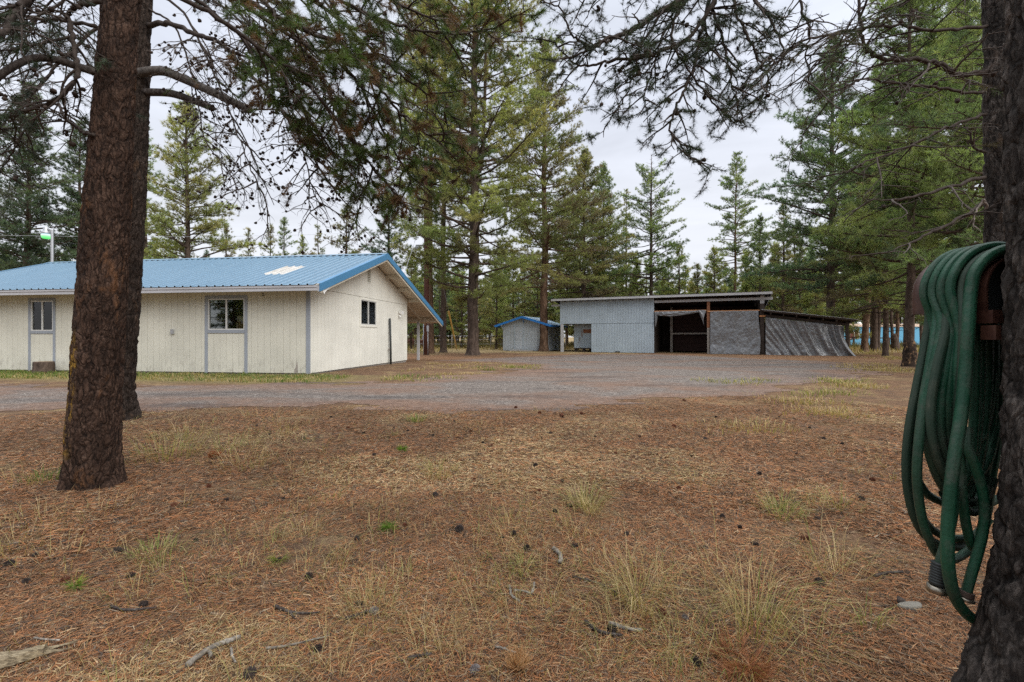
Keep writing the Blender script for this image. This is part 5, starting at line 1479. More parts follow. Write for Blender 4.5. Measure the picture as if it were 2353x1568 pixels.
gB = G(283, 962); B_Y = gB[1]
treeB = root('pine_tree', 'second pine stem close behind the lichen marked trunk, with drooping cone hung branches', 'tree', gB)
pB = F / B_Y / .775
ax = [(-.3, 0, 0), (0, 0, 0)] + [(rel(cx_, py, B_Y, gB)[2], rel(cx_, py, B_Y, gB)[0], 0) for cx_, py in ((276, 900), (287, 700), (296, 549), (306, 300), (314, 0), (322, -400), (330, -900))]
rd = [(-.3, .19), (0, .185), (.5, 36 / pB), (2.5, 36 / pB), (5.7, 36 / pB), (8, 28 / pB), (11, .08)]
build_trunk(treeB, ((ax, rd, -.25, 10.5, 500, 150, 9), dict(amp=.016, flare=.09, fh=.18, cell=18, aspect=.34)), 'barkB')
# the trunk that carries the hose
C_X, C_Y_ = 1.205, .85
treeC = root('pine_tree', 'charcoal barked pine trunk that carries the coiled hose', 'tree', (C_X, C_Y_, gz1(C_X, C_Y_)))
build_trunk(treeC, (([(-.3, 0, 0), (0, 0, 0), (.5, -.002, 0), (1.3, -.002, 0), (3.5, -.02, .02), (7, .05, .1)], [(-.3, .42), (0, .35), (.25, .28), (.46, .235), (.6, .213), (.76, .203), (.95, .203), (1.3, .200), (3.5, .203), (7, .12)], -.3, 6.5, 560, 300, 14), dict(amp=.0105, flare=.03, fh=.20, cell=27, lob=4)), 'barkC')
D_X, D_Y = (2301 - 1176.5) / F * 4.0, 4.0
treeD = root('pine_tree', 'dark pine trunk standing behind the hose tree with bare fanning branches', 'tree', (D_X, D_Y, gz1(D_X, D_Y)))
build_trunk(treeD, (([(-.3, 0, 0), (2, .0, 0), (5, -.05, 0), (9, .1, 0)], [(-.3, .14), (0, .13), (.6, .102), (3, .098), (6, .09), (9, .04)], -.25, 8.6, 260, 90, 18), dict(amp=.016, flare=.08, fh=.2)), 'barkC')

# ------------------------------------------------------------------ boughs with twigs, needles and cones
M['sawnlimb'] = m_bark('sawn_limb_bark', (.045, .039, .034), (.10, .088, .08), (.18, .165, .152), 3.0, bump=.6)
UP = np.array([0, 0, 1.0])
def wander(p, d, L, n, droop, wig, rg):
    d = unit(np.asarray(d, float)); pts = [np.asarray(p, float)]
    st = L / n
    for _ in range(n):
        d = unit(d + rg.normal(0, wig, 3) - UP * droop / n)
        pts.append(pts[-1] + d * st)
    return np.array(pts)

def cone_blob(mb, p, r, rg, col):
    n = 6; prof = np.array([(0, -1.2), (.75, -.75), (1.0, -.1), (.7, .6), (0, 1.15)])
    a = np.linspace(0, 2 * np.pi, n, endpoint=False)
    v = np.stack([prof[:, 0:1] * np.cos(a), prof[:, 0:1] * np.sin(a), np.repeat(prof[:, 1:2], n, 1)], -1).reshape(-1, 3) * r * rg.uniform(.85, 1.15, (len(prof) * n, 1))
    ax = unit(rg.normal(0, 1, 3)); h = unit(np.cross(ax, [.3, .5, .8])); k = np.cross(ax, h)
    v = v @ np.stack([h, k, ax]) + p
    i = np.arange(len(prof) - 1)[:, None] * n; j = np.arange(n)[None]; j2 = (j + 1) % n
    mb.add(v, np.stack([i + j, i + j2, i + n + j2, i + n + j], -1).reshape(-1, 4), col=col)

WOODC = np.array([.046, .037, .033]); DEADC = np.array([.085, .074, .068])
def bough(tree, main, r0, r1, seed, lens=(1.0, .5, .22), per_m=(4.5, 6.5, 9), droop=(.25, .25, .2), wig=(.10, .16, .2), start=.2, pal=None, needle=.06, wid=.0020, nn=20, tufts_per=4,
          leaf=.9, cones=.0, cone_r=.016, deadness=0.0, spread=(.55, 1.1), updown=(-.35, .35), step=.03, along=.10, name='branch', label=None, wcol=WOODC, end=1.0, fwd=.75):
    rg = np.random.default_rng(seed)
    main = np.asarray(main, float) - np.array(tree.location)
    W = MB(); pos, axs, cols = [], [], []
    pal = np.array(pal if pal is not None else NEAR_GREEN0)
    m = catmull(main, 7)
    m = m + np.concatenate([np.zeros((1, 3)), rg.normal(0, .006, (len(m) - 1, 3))])
    W.tube(m, np.linspace(r0, r1, len(m)), 8, col=wcol)
    def kids(pts, level, r, dead):
        seg = np.linalg.norm(np.diff(pts, axis=0), axis=1); Lp = seg.sum(); cum = np.concatenate([[0], np.cumsum(seg)]) / Lp
        s0 = start if level == 0 else .18
        n = max(1, int(Lp * per_m[level] * (1 - s0) + rg.random()))
        for k in range(n):
            s = s0 + (end - s0) * (k + rg.random()) / n
            p = np.array([np.interp(s, cum, pts[:, q]) for q in range(3)])
            i = min(int(np.searchsorted(cum, s)), len(pts) - 1); i = max(i, 1)
            tg = unit(pts[i] - pts[i - 1])
            sd = unit(np.cross(tg, UP) + 1e-6); sg = 1 if (k % 2) else -1
            d = tg * fwd * rg.uniform(.6, 1.2) + sd * sg * rg.uniform(*spread) + UP * rg.uniform(*updown) + rg.normal(0, .15, 3)
            L = lens[level] * rg.uniform(.5, 1.15) * (1.15 - .55 * s)
            dd = dead or (rg.random() < deadness)
            q = wander(p, d, L, (7, 6, 5)[level], droop[level] * rg.uniform(.5, 1.4), wig[level], rg)
            rr = min(r * .55, (.010, .0055, .0034)[level] * (.6 + L))
            last = level == 2 or L < .12
            W.tube(q, np.linspace(rr, max(.0011, rr * .35), len(q)), (6, 5, 3)[level], caps=False, col=DEADC if dd else wcol)
            if cones and rg.random() < cones * (.35 if level < 2 else 1):
                for _ in range(int(rg.integers(1, 3))):
                    w = q[rg.integers(len(q) // 2, len(q))]
                    cone_blob(W, w + rg.normal(0, .008, 3), cone_r * rg.uniform(.7, 1.25), rg, np.array([.040, .030, .026]) * rg.uniform(.7, 1.3))
            if not dd and rg.random() < leaf and level >= 1:
                cb_ = pal[rg.integers(0, len(pal))] * rg.uniform(.8, 1.2)
                tl = unit(q[-1] - q[-2])
                for u in range(tufts_per):
                    w = q[-1] - (q[-1] - q[-2]) / (np.linalg.norm(q[-1] - q[-2]) + 1e-9) * step * u
                    pos.append(w); axs.append(tl); cols.append(cb_)
            if not last:
                kids(q, level + 1, rr, dd)
    kids(m, 0, r0, False)
    if leaf > 0:
        tl = unit(m[-1] - m[-3])
        for u in range(6): pos.append(m[-1] - tl * step * u); axs.append(tl); cols.append(pal[0])
    o = W.build(name, M['twig'], tree, True)
    if label: o['label'] = label
    if pos:
        N = MB(); tufts(N, np.array(pos), np.array(axs), nn, needle, wid, .75, rg, np.array(cols), shoot=.25, jit=.25)
        N.build('needles', M['needle_near'], o)
    return o

t = NT('twig_bark'); cc_ = t.attr(); nn_ = t.noise(t.coord((1, 1, 1)), 40, 4)
M['twig'] = t.pbr(t.mix(t.rng(nn_, .3, .7), t.mix(1.0, cc_, (.55, .52, .5), 'MULTIPLY'), t.mix(1.0, cc_, (1.5, 1.45, 1.4), 'MULTIPLY')), .9, 0, .15, t.bump(nn_, .6, .004))

NEAR_GREEN0 = [(.035, .065, .022), (.045, .085, .024), (.030, .055, .022), (.055, .095, .025), (.028, .045, .020)]
RUSTY = [(.065, .105, .034), (.085, .135, .034), (.14, .082, .042), (.115, .072, .040), (.070, .100, .036), (.17, .090, .044), (.095, .15, .032), (.085, .10, .036)]
DARKN = [(.034, .050, .032), (.042, .062, .036), (.030, .044, .030), (.048, .070, .036), (.055, .048, .034)]

def pl(Y, *pts):
    """points of the picture at depth Y, or at (first, last) depth spread along the line"""
    n = len(pts)
    Ys = np.linspace(Y[0], Y[1], n) if hasattr(Y, '__len__') else [Y] * n
    return [P(a, b, y) for (a, b), y in zip(pts, Ys)]

# --- long boughs that droop from the double trunk across the house (rusty green)
LB = dict(pal=RUSTY, needle=.072, wid=.0030, nn=30, tufts_per=5, cones=.12, cone_r=.016, leaf=.92, deadness=.12)
B1 = pl((6.2, 4.6), (340, 58), (385, 54), (448, 77), (507, 101), (560, 157), (630, 234), (700, 330), (752, 413))
bough(treeB, B1, .036, .008, 201, lens=(.9, .45, .2), per_m=(7, 9, 10), droop=(.5, .4, .3), start=.30, **{**LB, 'leaf': .45, 'cones': .55, 'deadness': .45})
A1 = pl((3.5, 3.9), (300, -120), (480, -40), (600, 20), (700, 70), (786, 105), (860, 190), (920, 260), (986, 315), (1062, 335))
bough(treeA, A1, .022, .006, 202, lens=(.62, .34, .16), per_m=(10, 10.5, 12), droop=(.35, .3, .2), start=.30, **LB)
A2 = pl((3.6, 4.2), (300, -220), (560, -90), (720, -30), (860, 40), (960, 70), (1060, 78), (1150, 60))
bough(treeA, A2, .020, .006, 203, lens=(.62, .32, .15), per_m=(10, 10.5, 12), droop=(.35, .3, .2), start=.36, **{**LB, 'leaf': .85})
A3 = pl((3.6, 4.3), (300, -60), (480, 30), (610, 120), (720, 210), (800, 310), (850, 380), (905, 440))
bough(treeA, A3, .020, .006, 204, lens=(.62, .34, .17), per_m=(10, 10.5, 12), droop=(.4, .3, .2), start=.36, **{**LB, 'cones': .26})
A4 = pl((3.7, 4.4), (310, -100), (520, -10), (680, 90), (800, 160), (880, 300), (930, 390), (960, 460))
bough(treeA, A4, .020, .006, 205, lens=(.58, .32, .16), per_m=(9.5, 10, 12), droop=(.35, .3, .2), start=.45, **LB)
A5 = pl((3.8, 4.6), (300, -160), (540, -60), (700, -10), (850, 110), (930, 180), (1000, 230), (1060, 290))
bough(treeA, A5, .020, .006, 206, lens=(.58, .32, .16), per_m=(9.5, 10, 12), droop=(.3, .3, .2), start=.48, **LB)
A6 = pl((4.0, 4.9), (320, -200), (480, -100), (600, 0), (680, 90), (740, 180), (770, 270), (780, 350))
bough(treeA, A6, .020, .006, 207, lens=(.58, .32, .16), per_m=(11, 11, 13), droop=(.35, .3, .2), start=.30, **LB)
A7 = pl((3.9, 4.7), (310, -100), (450, 0), (560, 90), (650, 190), (720, 290), (790, 380), (850, 450))
bough(treeA, A7, .020, .006, 208, lens=(.52, .30, .16), per_m=(11, 11, 13), droop=(.4, .3, .2), start=.32, **LB)
A8 = pl((4.1, 4.9), (300, -280), (600, -160), (800, -60), (940, 20), (1040, 60), (1120, 110))
bough(treeA, A8, .020, .006, 209, lens=(.58, .32, .16), per_m=(9.5, 10, 12), droop=(.4, .3, .2), start=.45, **LB)
# bare hanging sprays full of cones over the roof
DEAD = dict(leaf=.45, cones=.42, cone_r=.015, deadness=.55, pal=RUSTY, needle=.06, wid=.0022, nn=12)
B2 = pl((6.2, 5.2), (345, -30), (420, 30), (480, 140), (530, 260), (570, 370), (600, 440))
bough(treeB, B2, .018, .004, 211, lens=(.8, .42, .2), per_m=(8, 9, 10), droop=(.8, .6, .5), start=.25, **DEAD)
B3 = pl((6.2, 5.0), (345, -60), (470, -10), (560, 60), (640, 200), (690, 330), (720, 440), (745, 475))
bough(treeB, B3, .018, .004, 212, lens=(.8, .42, .2), per_m=(8, 9, 10), droop=(.8, .6, .5), start=.3, **DEAD)
B4 = pl((6.2, 5.6), (340, 20), (400, 60), (440, 170), (460, 260), (475, 330), (560, 430))
bough(treeB, B4, .014, .004, 213, lens=(.65, .38, .18), per_m=(9, 10, 10), droop=(.8, .6, .5), start=.25, **DEAD)
B5 = pl((6.2, 5.2), (340, -90), (520, -60), (640, 40), (740, 190), (800, 320), (838, 420), (800, 545))
bough(treeB, B5, .014, .004, 214, lens=(.65, .38, .18), per_m=(8, 9, 10), droop=(.7, .6, .5), start=.35, **{**DEAD, 'leaf': .45})
# two sawn grey stubs
for pts, r0, r1, sd, lab in ((pl((6.15, 5.7), (300, 172), (367, 163), (413, 178), (490, 213), (574, 253)), .062, .045, 1, 'pale sawn off limb'), (pl((6.2, 5.9), (330, 212), (392, 215), (448, 233), (488, 249)), .05, .04, 2, 'short sawn off limb')):
    mb = MB(); c = catmull(np.array(pts) - np.array(treeB.location), 8); mb.tube(c, np.linspace(r0, r1, len(c)), 12); o = mb.build('branch', M['sawnlimb' if sd == 1 else 'limb'], treeB, True); o['label'] = lab
# --- to the left of the trunk
LF = dict(pal=DARKN, needle=.06, wid=.0026, nn=22, leaf=.62, cones=.10, deadness=.3)
mb = MB(); c = catmull(np.array(pl((3.42, 3.0), (215, 165), (175, 152), (120, 136), (70, 136), (20, 160), (-40, 205))) - np.array(treeA.location), 8); mb.tube(c, np.linspace(.028, .020, len(c)), 12); mb.build('branch', M['limb'], treeA, True)['label'] = 'smooth grey limb without twigs'
bough(treeA, pl((3.42, 3.2), (230, 0), (185, 12), (158, 35), (165, 87), (176, 147), (168, 196), (105, 241), (35, 262), (-30, 300)), .022, .009, 221, lens=(.50, .30, .15), per_m=(11, 12, 13), droop=(.3, .3, .3), start=.12, **LF)
bough(treeA, pl((3.4, 2.9), (225, -90), (120, -60), (60, 0), (28, 42), (0, 80), (-50, 110)), .028, .018, 222, lens=(.55, .32, .15), per_m=(11, 12, 13), droop=(.3, .3, .2), start=.2, **LF)
bough(treeA, pl((3.4, 3.9), (220, 60), (150, 48), (90, 42), (30, 38), (-40, 60)), .014, .006, 223, lens=(.50, .30, .15), per_m=(13, 12, 13), droop=(.3, .3, .3), start=.12, **LF)
bough(treeA, pl((3.4, 4.2), (215, 310), (185, 300), (150, 270), (130, 240), (90, 260), (40, 330), (0, 400)), .013, .005, 224, lens=(.42, .26, .13), per_m=(11, 11, 12), droop=(.5, .4, .3), start=.15, **LF)
bough(treeB, pl((6.3, 5.6), (300, 40), (230, 60), (150, 130), (90, 200), (30, 260), (-30, 330)), .024, .008, 225, lens=(.8, .45, .22), per_m=(8, 9, 10), droop=(.5, .4, .3), start=.25, **{**LF, 'leaf': .5})
bough(treeB, pl((6.3, 6.0), (300, -20), (200, -30), (120, 20), (60, 60), (-20, 110)), .024, .008, 226, lens=(.8, .45, .22), per_m=(8, 9, 10), droop=(.4, .4, .3), start=.25, **{**LF, 'leaf': .6})

bough(treeB, pl((6.3, 6.6), (300, -150), (200, -60), (110, 10), (40, 120), (-20, 220)), .020, .006, 227, lens=(.8, .45, .22), per_m=(8, 9, 10), droop=(.5, .4, .3), start=.25, **LF)
bough(treeB, pl((6.3, 5.4), (335, -100), (420, -70), (500, -30), (560, 40), (600, 110), (640, 150)), .020, .006, 228, lens=(.8, .45, .22), per_m=(8, 9, 10), droop=(.6, .5, .4), start=.2, **{**LF, 'cones': .3})
# --- overhanging boughs of the right hand trunk: needle tufts against the sky
RB = dict(pal=DARKN, needle=.048, wid=.0024, nn=26, tufts_per=4, leaf=.97, spread=(.7, 1.5), updown=(-.5, .5), deadness=.06, cones=.03)
r0_ = P(2290, -420, 4.0)
def dline(Y, *pts): return [r0_] + pl(Y, *pts)
bough(treeD, dline((3.9, 3.4), (2050, -330), (1800, -180), (1620, -40), (1490, 45), (1423, 84), (1388, 93), (1350, 116), (1300, 137)), .034, .006, 301, lens=(.50, .24, .11), per_m=(9, 12, 13), droop=(.25, .2, .15), start=.52, label='long arching bough', **RB)
bough(treeD, pl((3.45, 3.4), (1400, 93), (1357, 105), (1325, 88), (1308, 70), (1294, 28), (1266, 10), (1240, 4)), .010, .004, 302, lens=(.26, .14, .09), per_m=(13, 13, 12), droop=(.1, .1, .1), start=.15, **RB)
bough(treeD, pl((3.7, 3.5), (1660, -30), (1590, 80), (1490, 126), (1423, 136), (1371, 147), (1330, 150), (1290, 120), (1262, 90)), .016, .004, 303, lens=(.36, .2, .10), per_m=(11, 13, 12), droop=(.2, .2, .1), start=.25, **RB)
bough(treeD, pl((3.8, 3.6), (1655, -40), (1640, 23), (1656, 77), (1671, 135), (1682, 190), (1700, 240)), .016, .004, 304, lens=(.42, .22, .10), per_m=(12, 13, 12), droop=(.35, .25, .15), start=.15, **RB)
bough(treeD, pl((3.8, 3.45), (1640, -40), (1625, 19), (1609, 85), (1590, 166), (1562, 231), (1540, 290), (1570, 345), (1592, 372)), .018, .004, 305, lens=(.42, .24, .10), per_m=(12, 13, 12), droop=(.35, .25, .15), start=.15, **RB)
bough(treeD, pl((3.75, 3.5), (1575, -30), (1545, 70), (1560, 130), (1610, 200), (1660, 255), (1712, 285)), .012, .004, 306, lens=(.36, .2, .10), per_m=(12, 13, 12), droop=(.35, .25, .15), start=.2, **RB)
bough(treeD, pl((3.7, 3.5), (1520, 30), (1470, 110), (1450, 190), (1420, 250), (1395, 285)), .011, .004, 307, lens=(.36, .2, .10), per_m=(12, 13, 12), droop=(.35, .25, .15), start=.15, **RB)
bough(treeD, pl((3.9, 3.7), (1700, -60), (1736, 0), (1770, 45), (1783, 70), (1800, 110), (1790, 165)), .016, .005, 308, lens=(.42, .22, .10), per_m=(11, 13, 12), droop=(.3, .25, .15), start=.15, **{**RB, 'deadness': .3})
bough(treeD, pl((3.7, 3.6), (1640, -50), (1500, -25), (1420, -30), (1330, -20), (1270, -40)), .014, .005, 309, lens=(.40, .2, .10), per_m=(11, 13, 12), droop=(.4, .25, .15), start=.2, **RB)
bough(treeD, pl((3.8, 3.6), (1600, -50), (1560, 30), (1520, 90), (1500, 160), (1480, 215), (1490, 260)), .013, .004, 310, lens=(.36, .2, .10), per_m=(12, 13, 12), droop=(.3, .25, .15), start=.2, **RB)
bough(treeD, pl((3.8, 3.6), (1690, -60), (1690, 20), (1720, 90), (1750, 150), (1770, 200), (1740, 225)), .013, .004, 311, lens=(.36, .2, .10), per_m=(12, 13, 12), droop=(.3, .25, .15), start=.15, **RB)
bough(treeD, pl((3.9, 3.8), (1850, -60), (1840, 10), (1860, 70), (1850, 130), (1870, 180)), .013, .004, 312, lens=(.40, .22, .10), per_m=(10, 11, 12), droop=(.3, .25, .15), start=.1, **{**RB, 'deadness': .35})
# mostly bare fanning branches nearer to the trunk
FB = dict(pal=[(.05, .07, .025), (.06, .085, .025), (.035, .055, .02), (.08, .065, .03)], needle=.06, wid=.0022, nn=14, leaf=.40, deadness=.45, cones=.02)
bough(treeD, pl((4.0, 3.8), (2268, 165), (2202, 173), (2164, 148), (2106, 138), (2029, 135), (1994, 119), (1979, 69), (1975, -10), (1985, -90)), .022, .010, 321, lens=(.65, .36, .16), per_m=(7, 9, 10), droop=(.25, .3, .3), start=.12, **FB)
bough(treeD, pl((4.0, 3.6), (2266, 210), (2220, 215), (2150, 200), (2060, 192), (1990, 182), (1950, 200), (1900, 235)), .013, .005, 322, lens=(.65, .36, .16), per_m=(7, 9, 10), droop=(.3, .3, .3), start=.15, **FB)
bough(treeD, pl((4.0, 3.6), (2266, 263), (2185, 290), (2090, 335), (1990, 372), (1930, 402)), .013, .004, 323, lens=(.6, .34, .16), per_m=(7, 9, 10), droop=(.3, .3, .3), start=.2, **FB)
bough(treeD, pl((4.0, 3.7), (2264, 408), (2180, 432), (2070, 458), (1990, 460)), .017, .005, 324, lens=(.5, .3, .16), per_m=(4, 6, 8), droop=(.3, .3, .3), start=.25, **FB)
bough(treeD, pl((4.0, 3.7), (2264, 464), (2170, 520), (2090, 558), (2040, 580)), .015, .004, 325, lens=(.45, .26, .14), per_m=(4, 6, 8), droop=(.3, .3, .3), start=.2, **FB)
bough(treeD, pl((4.0, 3.4), (2268, 60), (2150, 70), (2030, 60), (1900, 80), (1840, 98), (1780, 150), (1740, 190)), .014, .005, 326, lens=(.65, .36, .16), per_m=(8, 9, 10), droop=(.35, .3, .3), start=.2, **{**FB, 'leaf': .55, 'deadness': .3})
bough(treeD, pl((4.0, 3.6), (2268, -60), (2150, -30), (2060, 20), (1960, 80), (1880, 140), (1840, 200)), .014, .005, 327, lens=(.65, .36, .16), per_m=(8, 9, 10), droop=(.35, .3, .3), start=.2, **{**FB, 'leaf': .55, 'deadness': .3})
bough(treeD, pl((4.0, 3.9), (2266, 350), (2240, 340), (2225, 300), (2210, 280)), .012, .004, 328, lens=(.3, .2, .1), per_m=(6, 7, 8), droop=(.4, .3, .3), start=.2, **{**FB, 'leaf': 0})
bough(treeD, pl((4.0, 3.9), (2266, 480), (2258, 460), (2240, 500), (2236, 530)), .010, .003, 329, lens=(.25, .2, .1), per_m=(8, 7, 8), droop=(.4, .3, .3), start=.2, **{**FB, 'leaf': 0, 'wcol': DEADC * 2})
# ------------------------------------------------------------------ hose on its hanger
HG = root('hose_hanger', 'rusty brown half round hose hanger fixed to the charcoal trunk', 'hose hanger', (1.138, 1.02, 1.205))
t = NT('rusty_enamel'); M['hanger'] = t.pbr(t.mix(t.rng(t.noise(t.coord(), 18, 6, .7), .40, .62), (.040, .015, .011), (.075, .034, .022)), .45, .0, .45, t.bump(t.noise(t.coord(), 60, 4), .25, .003))
HR = .080
mb = MB(); th = np.linspace(0, np.pi, 25); SK = .048
UX = np.concatenate([[1, 1], np.cos(th), [-1, -1]]); UZ = np.concatenate([[0, 0], np.sin(th), [0, 0]]); US = np.concatenate([[-SK, -SK * .4], np.zeros(25), [-SK * .4, -SK]]); na = len(UX)
def arch(prof):
    v = np.concatenate([np.stack([r * UX, np.full(na, y), r * UZ + US], -1) for y, r in prof])
    k = len(prof); i = np.arange(k - 1)[:, None] * na; j = np.arange(na - 1)[None]
    return v, np.stack([i + j, i + j + 1, i + na + j + 1, i + na + j], -1).reshape(-1, 4)
HLN = .172
v, q = arch([(.010, HR + .002), (.012, HR), (.02, HR - .004), (HLN - .035, HR - .002), (HLN - .02, HR + .006), (HLN - .008, HR + .012), (HLN + .002, HR + .017), (HLN + .011, HR + .012), (HLN + .011, HR + .002), (HLN + .004, HR - .010), (HLN - .02, HR - .006), (.02, HR - .007), (.012, HR - .005), (.010, HR - .003), (.010, HR + .002)])
mb.add(v, q); mb.build('saddle', M['hanger'], HG, True)
mb = MB(); mb.box(-HR + .002, .12, .0, .035, -.075, -.046); mb.build('strap', M['hanger'], HG)
mb = MB(); mb.box(-HR - .004, .12, -.012, .02, -.112, -.080); mb.build('strap', M['hanger'], HG)
mb = MB(); v, q = arch([(.036, HR - .012), (.036, .005)]); mb.add(v, q); mb.build('back_plate', M['black'], HG)
HG.rotation_euler = (0, 0, R(2))

HS = root('garden_hose', 'long green ribbed hose coiled over the rusty hanger', 'hose', (1.05, 1.06, .95))
def H8(x, y, Y): return P(1960.8 + .675 * x, 509.8 + .675 * y, Y)
t = NT('green_hose')
n_ = t.noise(t.coord((1, 1, 1)), 11, 5, .65); n2_ = t.noise(t.coord((1, 1, .5)), 38, 5, .7); fi = t.noise(t.coord(), 150, 3)
c_ = t.mix(t.rng(n_, .38, .64), (.004, .044, .022), (.013, .070, .038))
c_ = t.mix(t.math('MULTIPLY', t.rng(n2_, .50, .74), .65), c_, (.085, .090, .075))
c_ = t.mix(t.math('MULTIPLY', t.rng(t.noise(t.coord((1, 1, .6)), 6.5, 4), .52, .70), .6), c_, (.035, .036, .028))
M['hose'] = t.pbr(c_, t.rng(n2_, .3, .7, .42, .66), 0, .35, t.bump(t.math('ADD', n2_, fi), .5, .002))
t = NT('worn_hose'); n_ = t.noise(t.coord((1, 1, .5)), 26, 6, .7)
M['hose_worn'] = t.pbr(t.ramp(n_, [(.35, (.012, .034, .021)), (.55, (.028, .046, .031)), (.7, (.062, .072, .052))]), .62, 0, .3, t.bump(n_, .5, .002))
NA = 14; HRAD = .0093
def hose_tube(mb, pts, rad=HRAD, m=0):
    """ribbed hose: shallow flutes run along it"""
    pts = np.asarray(pts, float); k = len(pts)
    tg = unit(np.gradient(pts, axis=0))
    s = np.zeros_like(pts); s[0] = unit(np.cross(tg[0], [0.2, .95, .1]))
    for i in range(1, k):
        d = s[i - 1] - tg[i] * (s[i - 1] @ tg[i]); s[i] = d / np.linalg.norm(d)
    u = np.cross(s, tg)
    n = 24; a = np.linspace(0, 2 * np.pi, n, endpoint=False)
    rr = rad * (1 + .045 * np.cos(a * 8))
    v = (pts[:, None] + (np.cos(a) * rr)[None, :, None] * s[:, None] + (np.sin(a) * rr)[None, :, None] * u[:, None]).reshape(-1, 3)
    i = np.arange(k - 1)[:, None] * n; j = np.arange(n)[None]; j2 = (j + 1) % n
    mb.add(v, np.stack([i + j, i + j2, i + n + j2, i + n + j], -1).reshape(-1, 4), m=m)
hx_, hz_ = 1.138, 1.205
def over(y, lift=0.0, a0=180, a1=8, k=7, rx=0):
    """points of a pass over the saddle at distance y from the trunk"""
    rr = HR + HRAD + .002 + lift
    return [np.array([hx_ + rr * math.cos(R(a)) - math.sin(R(2)) * y, 1.02 + y, hz_ + rr * math.sin(R(a))]) for a in np.linspace(a0, a1, k)]
def strand(left, y, right, lift=0.0, bottom=None):
    """left side (from the saddle downwards), pass over the saddle, right side downwards"""
    pts = list(reversed(left)) + over(y, lift) + right
    return catmull(pts, 7)
mb = MB(); o3 = np.array(HS.location)
def add_strand(*a, m=0, rad=HRAD, **k): hose_tube(mb, strand(*a, **k) - o3, rad, m)
def L(*p): return [H8(*q) for q in p]
# front strand: bright, runs down and forward, ends low behind the trunk
add_strand(L((392, 360, 1.035), (383, 500, 1.03), (368, 650, 1.02), (345, 800, 1.01), (328, 950, 1.005), (320, 1100, 1.005), (328, 1210, 1.01), (352, 1290, 1.02), (398, 1345, 1.04), (450, 1370, 1.06)), .028, [np.array([1.27, 1.05, .9]), np.array([1.26, 1.06, .6])], lift=.003, rad=.0115)
# second, reaching far down on the left
add_strand(L((285, 330, 1.12), (262, 480, 1.10), (238, 620, 1.09), (222, 760, 1.08), (217, 880, 1.08), (232, 1000, 1.08), (258, 1080, 1.08), (290, 1135, 1.085), (330, 1152, 1.10), (375, 1132, 1.12), (420, 1088, 1.13), (452, 1000, 1.13), (470, 880, 1.13)), .116, [np.array([1.28, 1.13, .95]), np.array([1.255, 1.13, .70])], lift=.001)
# outermost, brownish
add_strand(L((258, 330, 1.15), (238, 450, 1.14), (212, 580, 1.13), (190, 700, 1.125), (180, 810, 1.125), (185, 910, 1.125), (206, 1000, 1.125), (240, 1062, 1.13), (290, 1098, 1.14), (345, 1108, 1.15), (400, 1098, 1.16), (440, 1060, 1.16)), .140, [np.array([1.28, 1.16, .95]), np.array([1.25, 1.17, .62])], lift=.0, m=1)
add_strand(L((270, 350, 1.14), (250, 500, 1.135), (222, 650, 1.13), (200, 800, 1.13), (198, 900, 1.13), (222, 985, 1.135), (262, 1042, 1.14), (320, 1074, 1.15), (380, 1078, 1.155), (425, 1060, 1.16), (462, 1010, 1.16)), .128, [np.array([1.275, 1.17, .95]), np.array([1.25, 1.17, .66])], lift=.017)
# inner hanks, ending higher
add_strand(L((315, 360, 1.09), (288, 480, 1.08), (266, 600, 1.075), (264, 700, 1.07), (280, 790, 1.07), (315, 870, 1.075), (362, 930, 1.09), (405, 955, 1.10), (455, 930, 1.11), (478, 870, 1.11)), .094, [np.array([1.27, 1.11, .95]), np.array([1.255, 1.11, .78])], lift=.0, m=1)
add_strand(L((335, 360, 1.085), (318, 480, 1.08), (298, 600, 1.08), (294, 700, 1.08), (304, 780, 1.08), (335, 850, 1.09), (380, 880, 1.10), (425, 862, 1.11), (462, 800, 1.115), (486, 700, 1.115)), .083, [np.array([1.265, 1.115, 1.0]), np.array([1.25, 1.115, .86])], lift=.017)
add_strand(L((350, 360, 1.08), (336, 480, 1.075), (324, 600, 1.075), (322, 700, 1.08), (332, 790, 1.085), (360, 840, 1.10), (400, 845, 1.11), (440, 810, 1.12), (470, 740, 1.12), (490, 640, 1.12)), .072, [np.array([1.26, 1.12, 1.02]), np.array([1.25, 1.12, .9])], lift=.004)
add_strand(L((362, 360, 1.065), (356, 480, 1.06), (352, 600, 1.065), (356, 680, 1.075), (376, 740, 1.09), (410, 752, 1.10), (442, 715, 1.11), (464, 620, 1.115), (474, 500, 1.12)), .061, [np.array([1.255, 1.12, 1.05])], lift=.017)
add_strand(L((300, 350, 1.10), (276, 480, 1.09), (252, 600, 1.085), (246, 700, 1.085), (262, 800, 1.085), (298, 890, 1.09), (350, 960, 1.10), (410, 985, 1.115), (455, 960, 1.12)), .105, [np.array([1.27, 1.12, .95]), np.array([1.25, 1.12, .72])], lift=.017)
add_strand(L((378, 360, 1.05), (370, 500, 1.05), (360, 620, 1.05), (352, 740, 1.055), (350, 840, 1.06), (360, 930, 1.065), (392, 985, 1.075), (428, 975, 1.09), (460, 900, 1.1)), .050, [np.array([1.255, 1.1, .85])], lift=.001, m=1)
# flat loop crossing behind, from the left hank to the trunk
hose_tube(mb, catmull(L((252, 712, 1.15), (215, 730, 1.16), (200, 790, 1.165), (212, 860, 1.165), (250, 925, 1.165), (310, 958, 1.165), (370, 970, 1.165), (430, 968, 1.17), (480, 950, 1.18), (530, 920, 1.2)), 7) - o3, HRAD, 1)
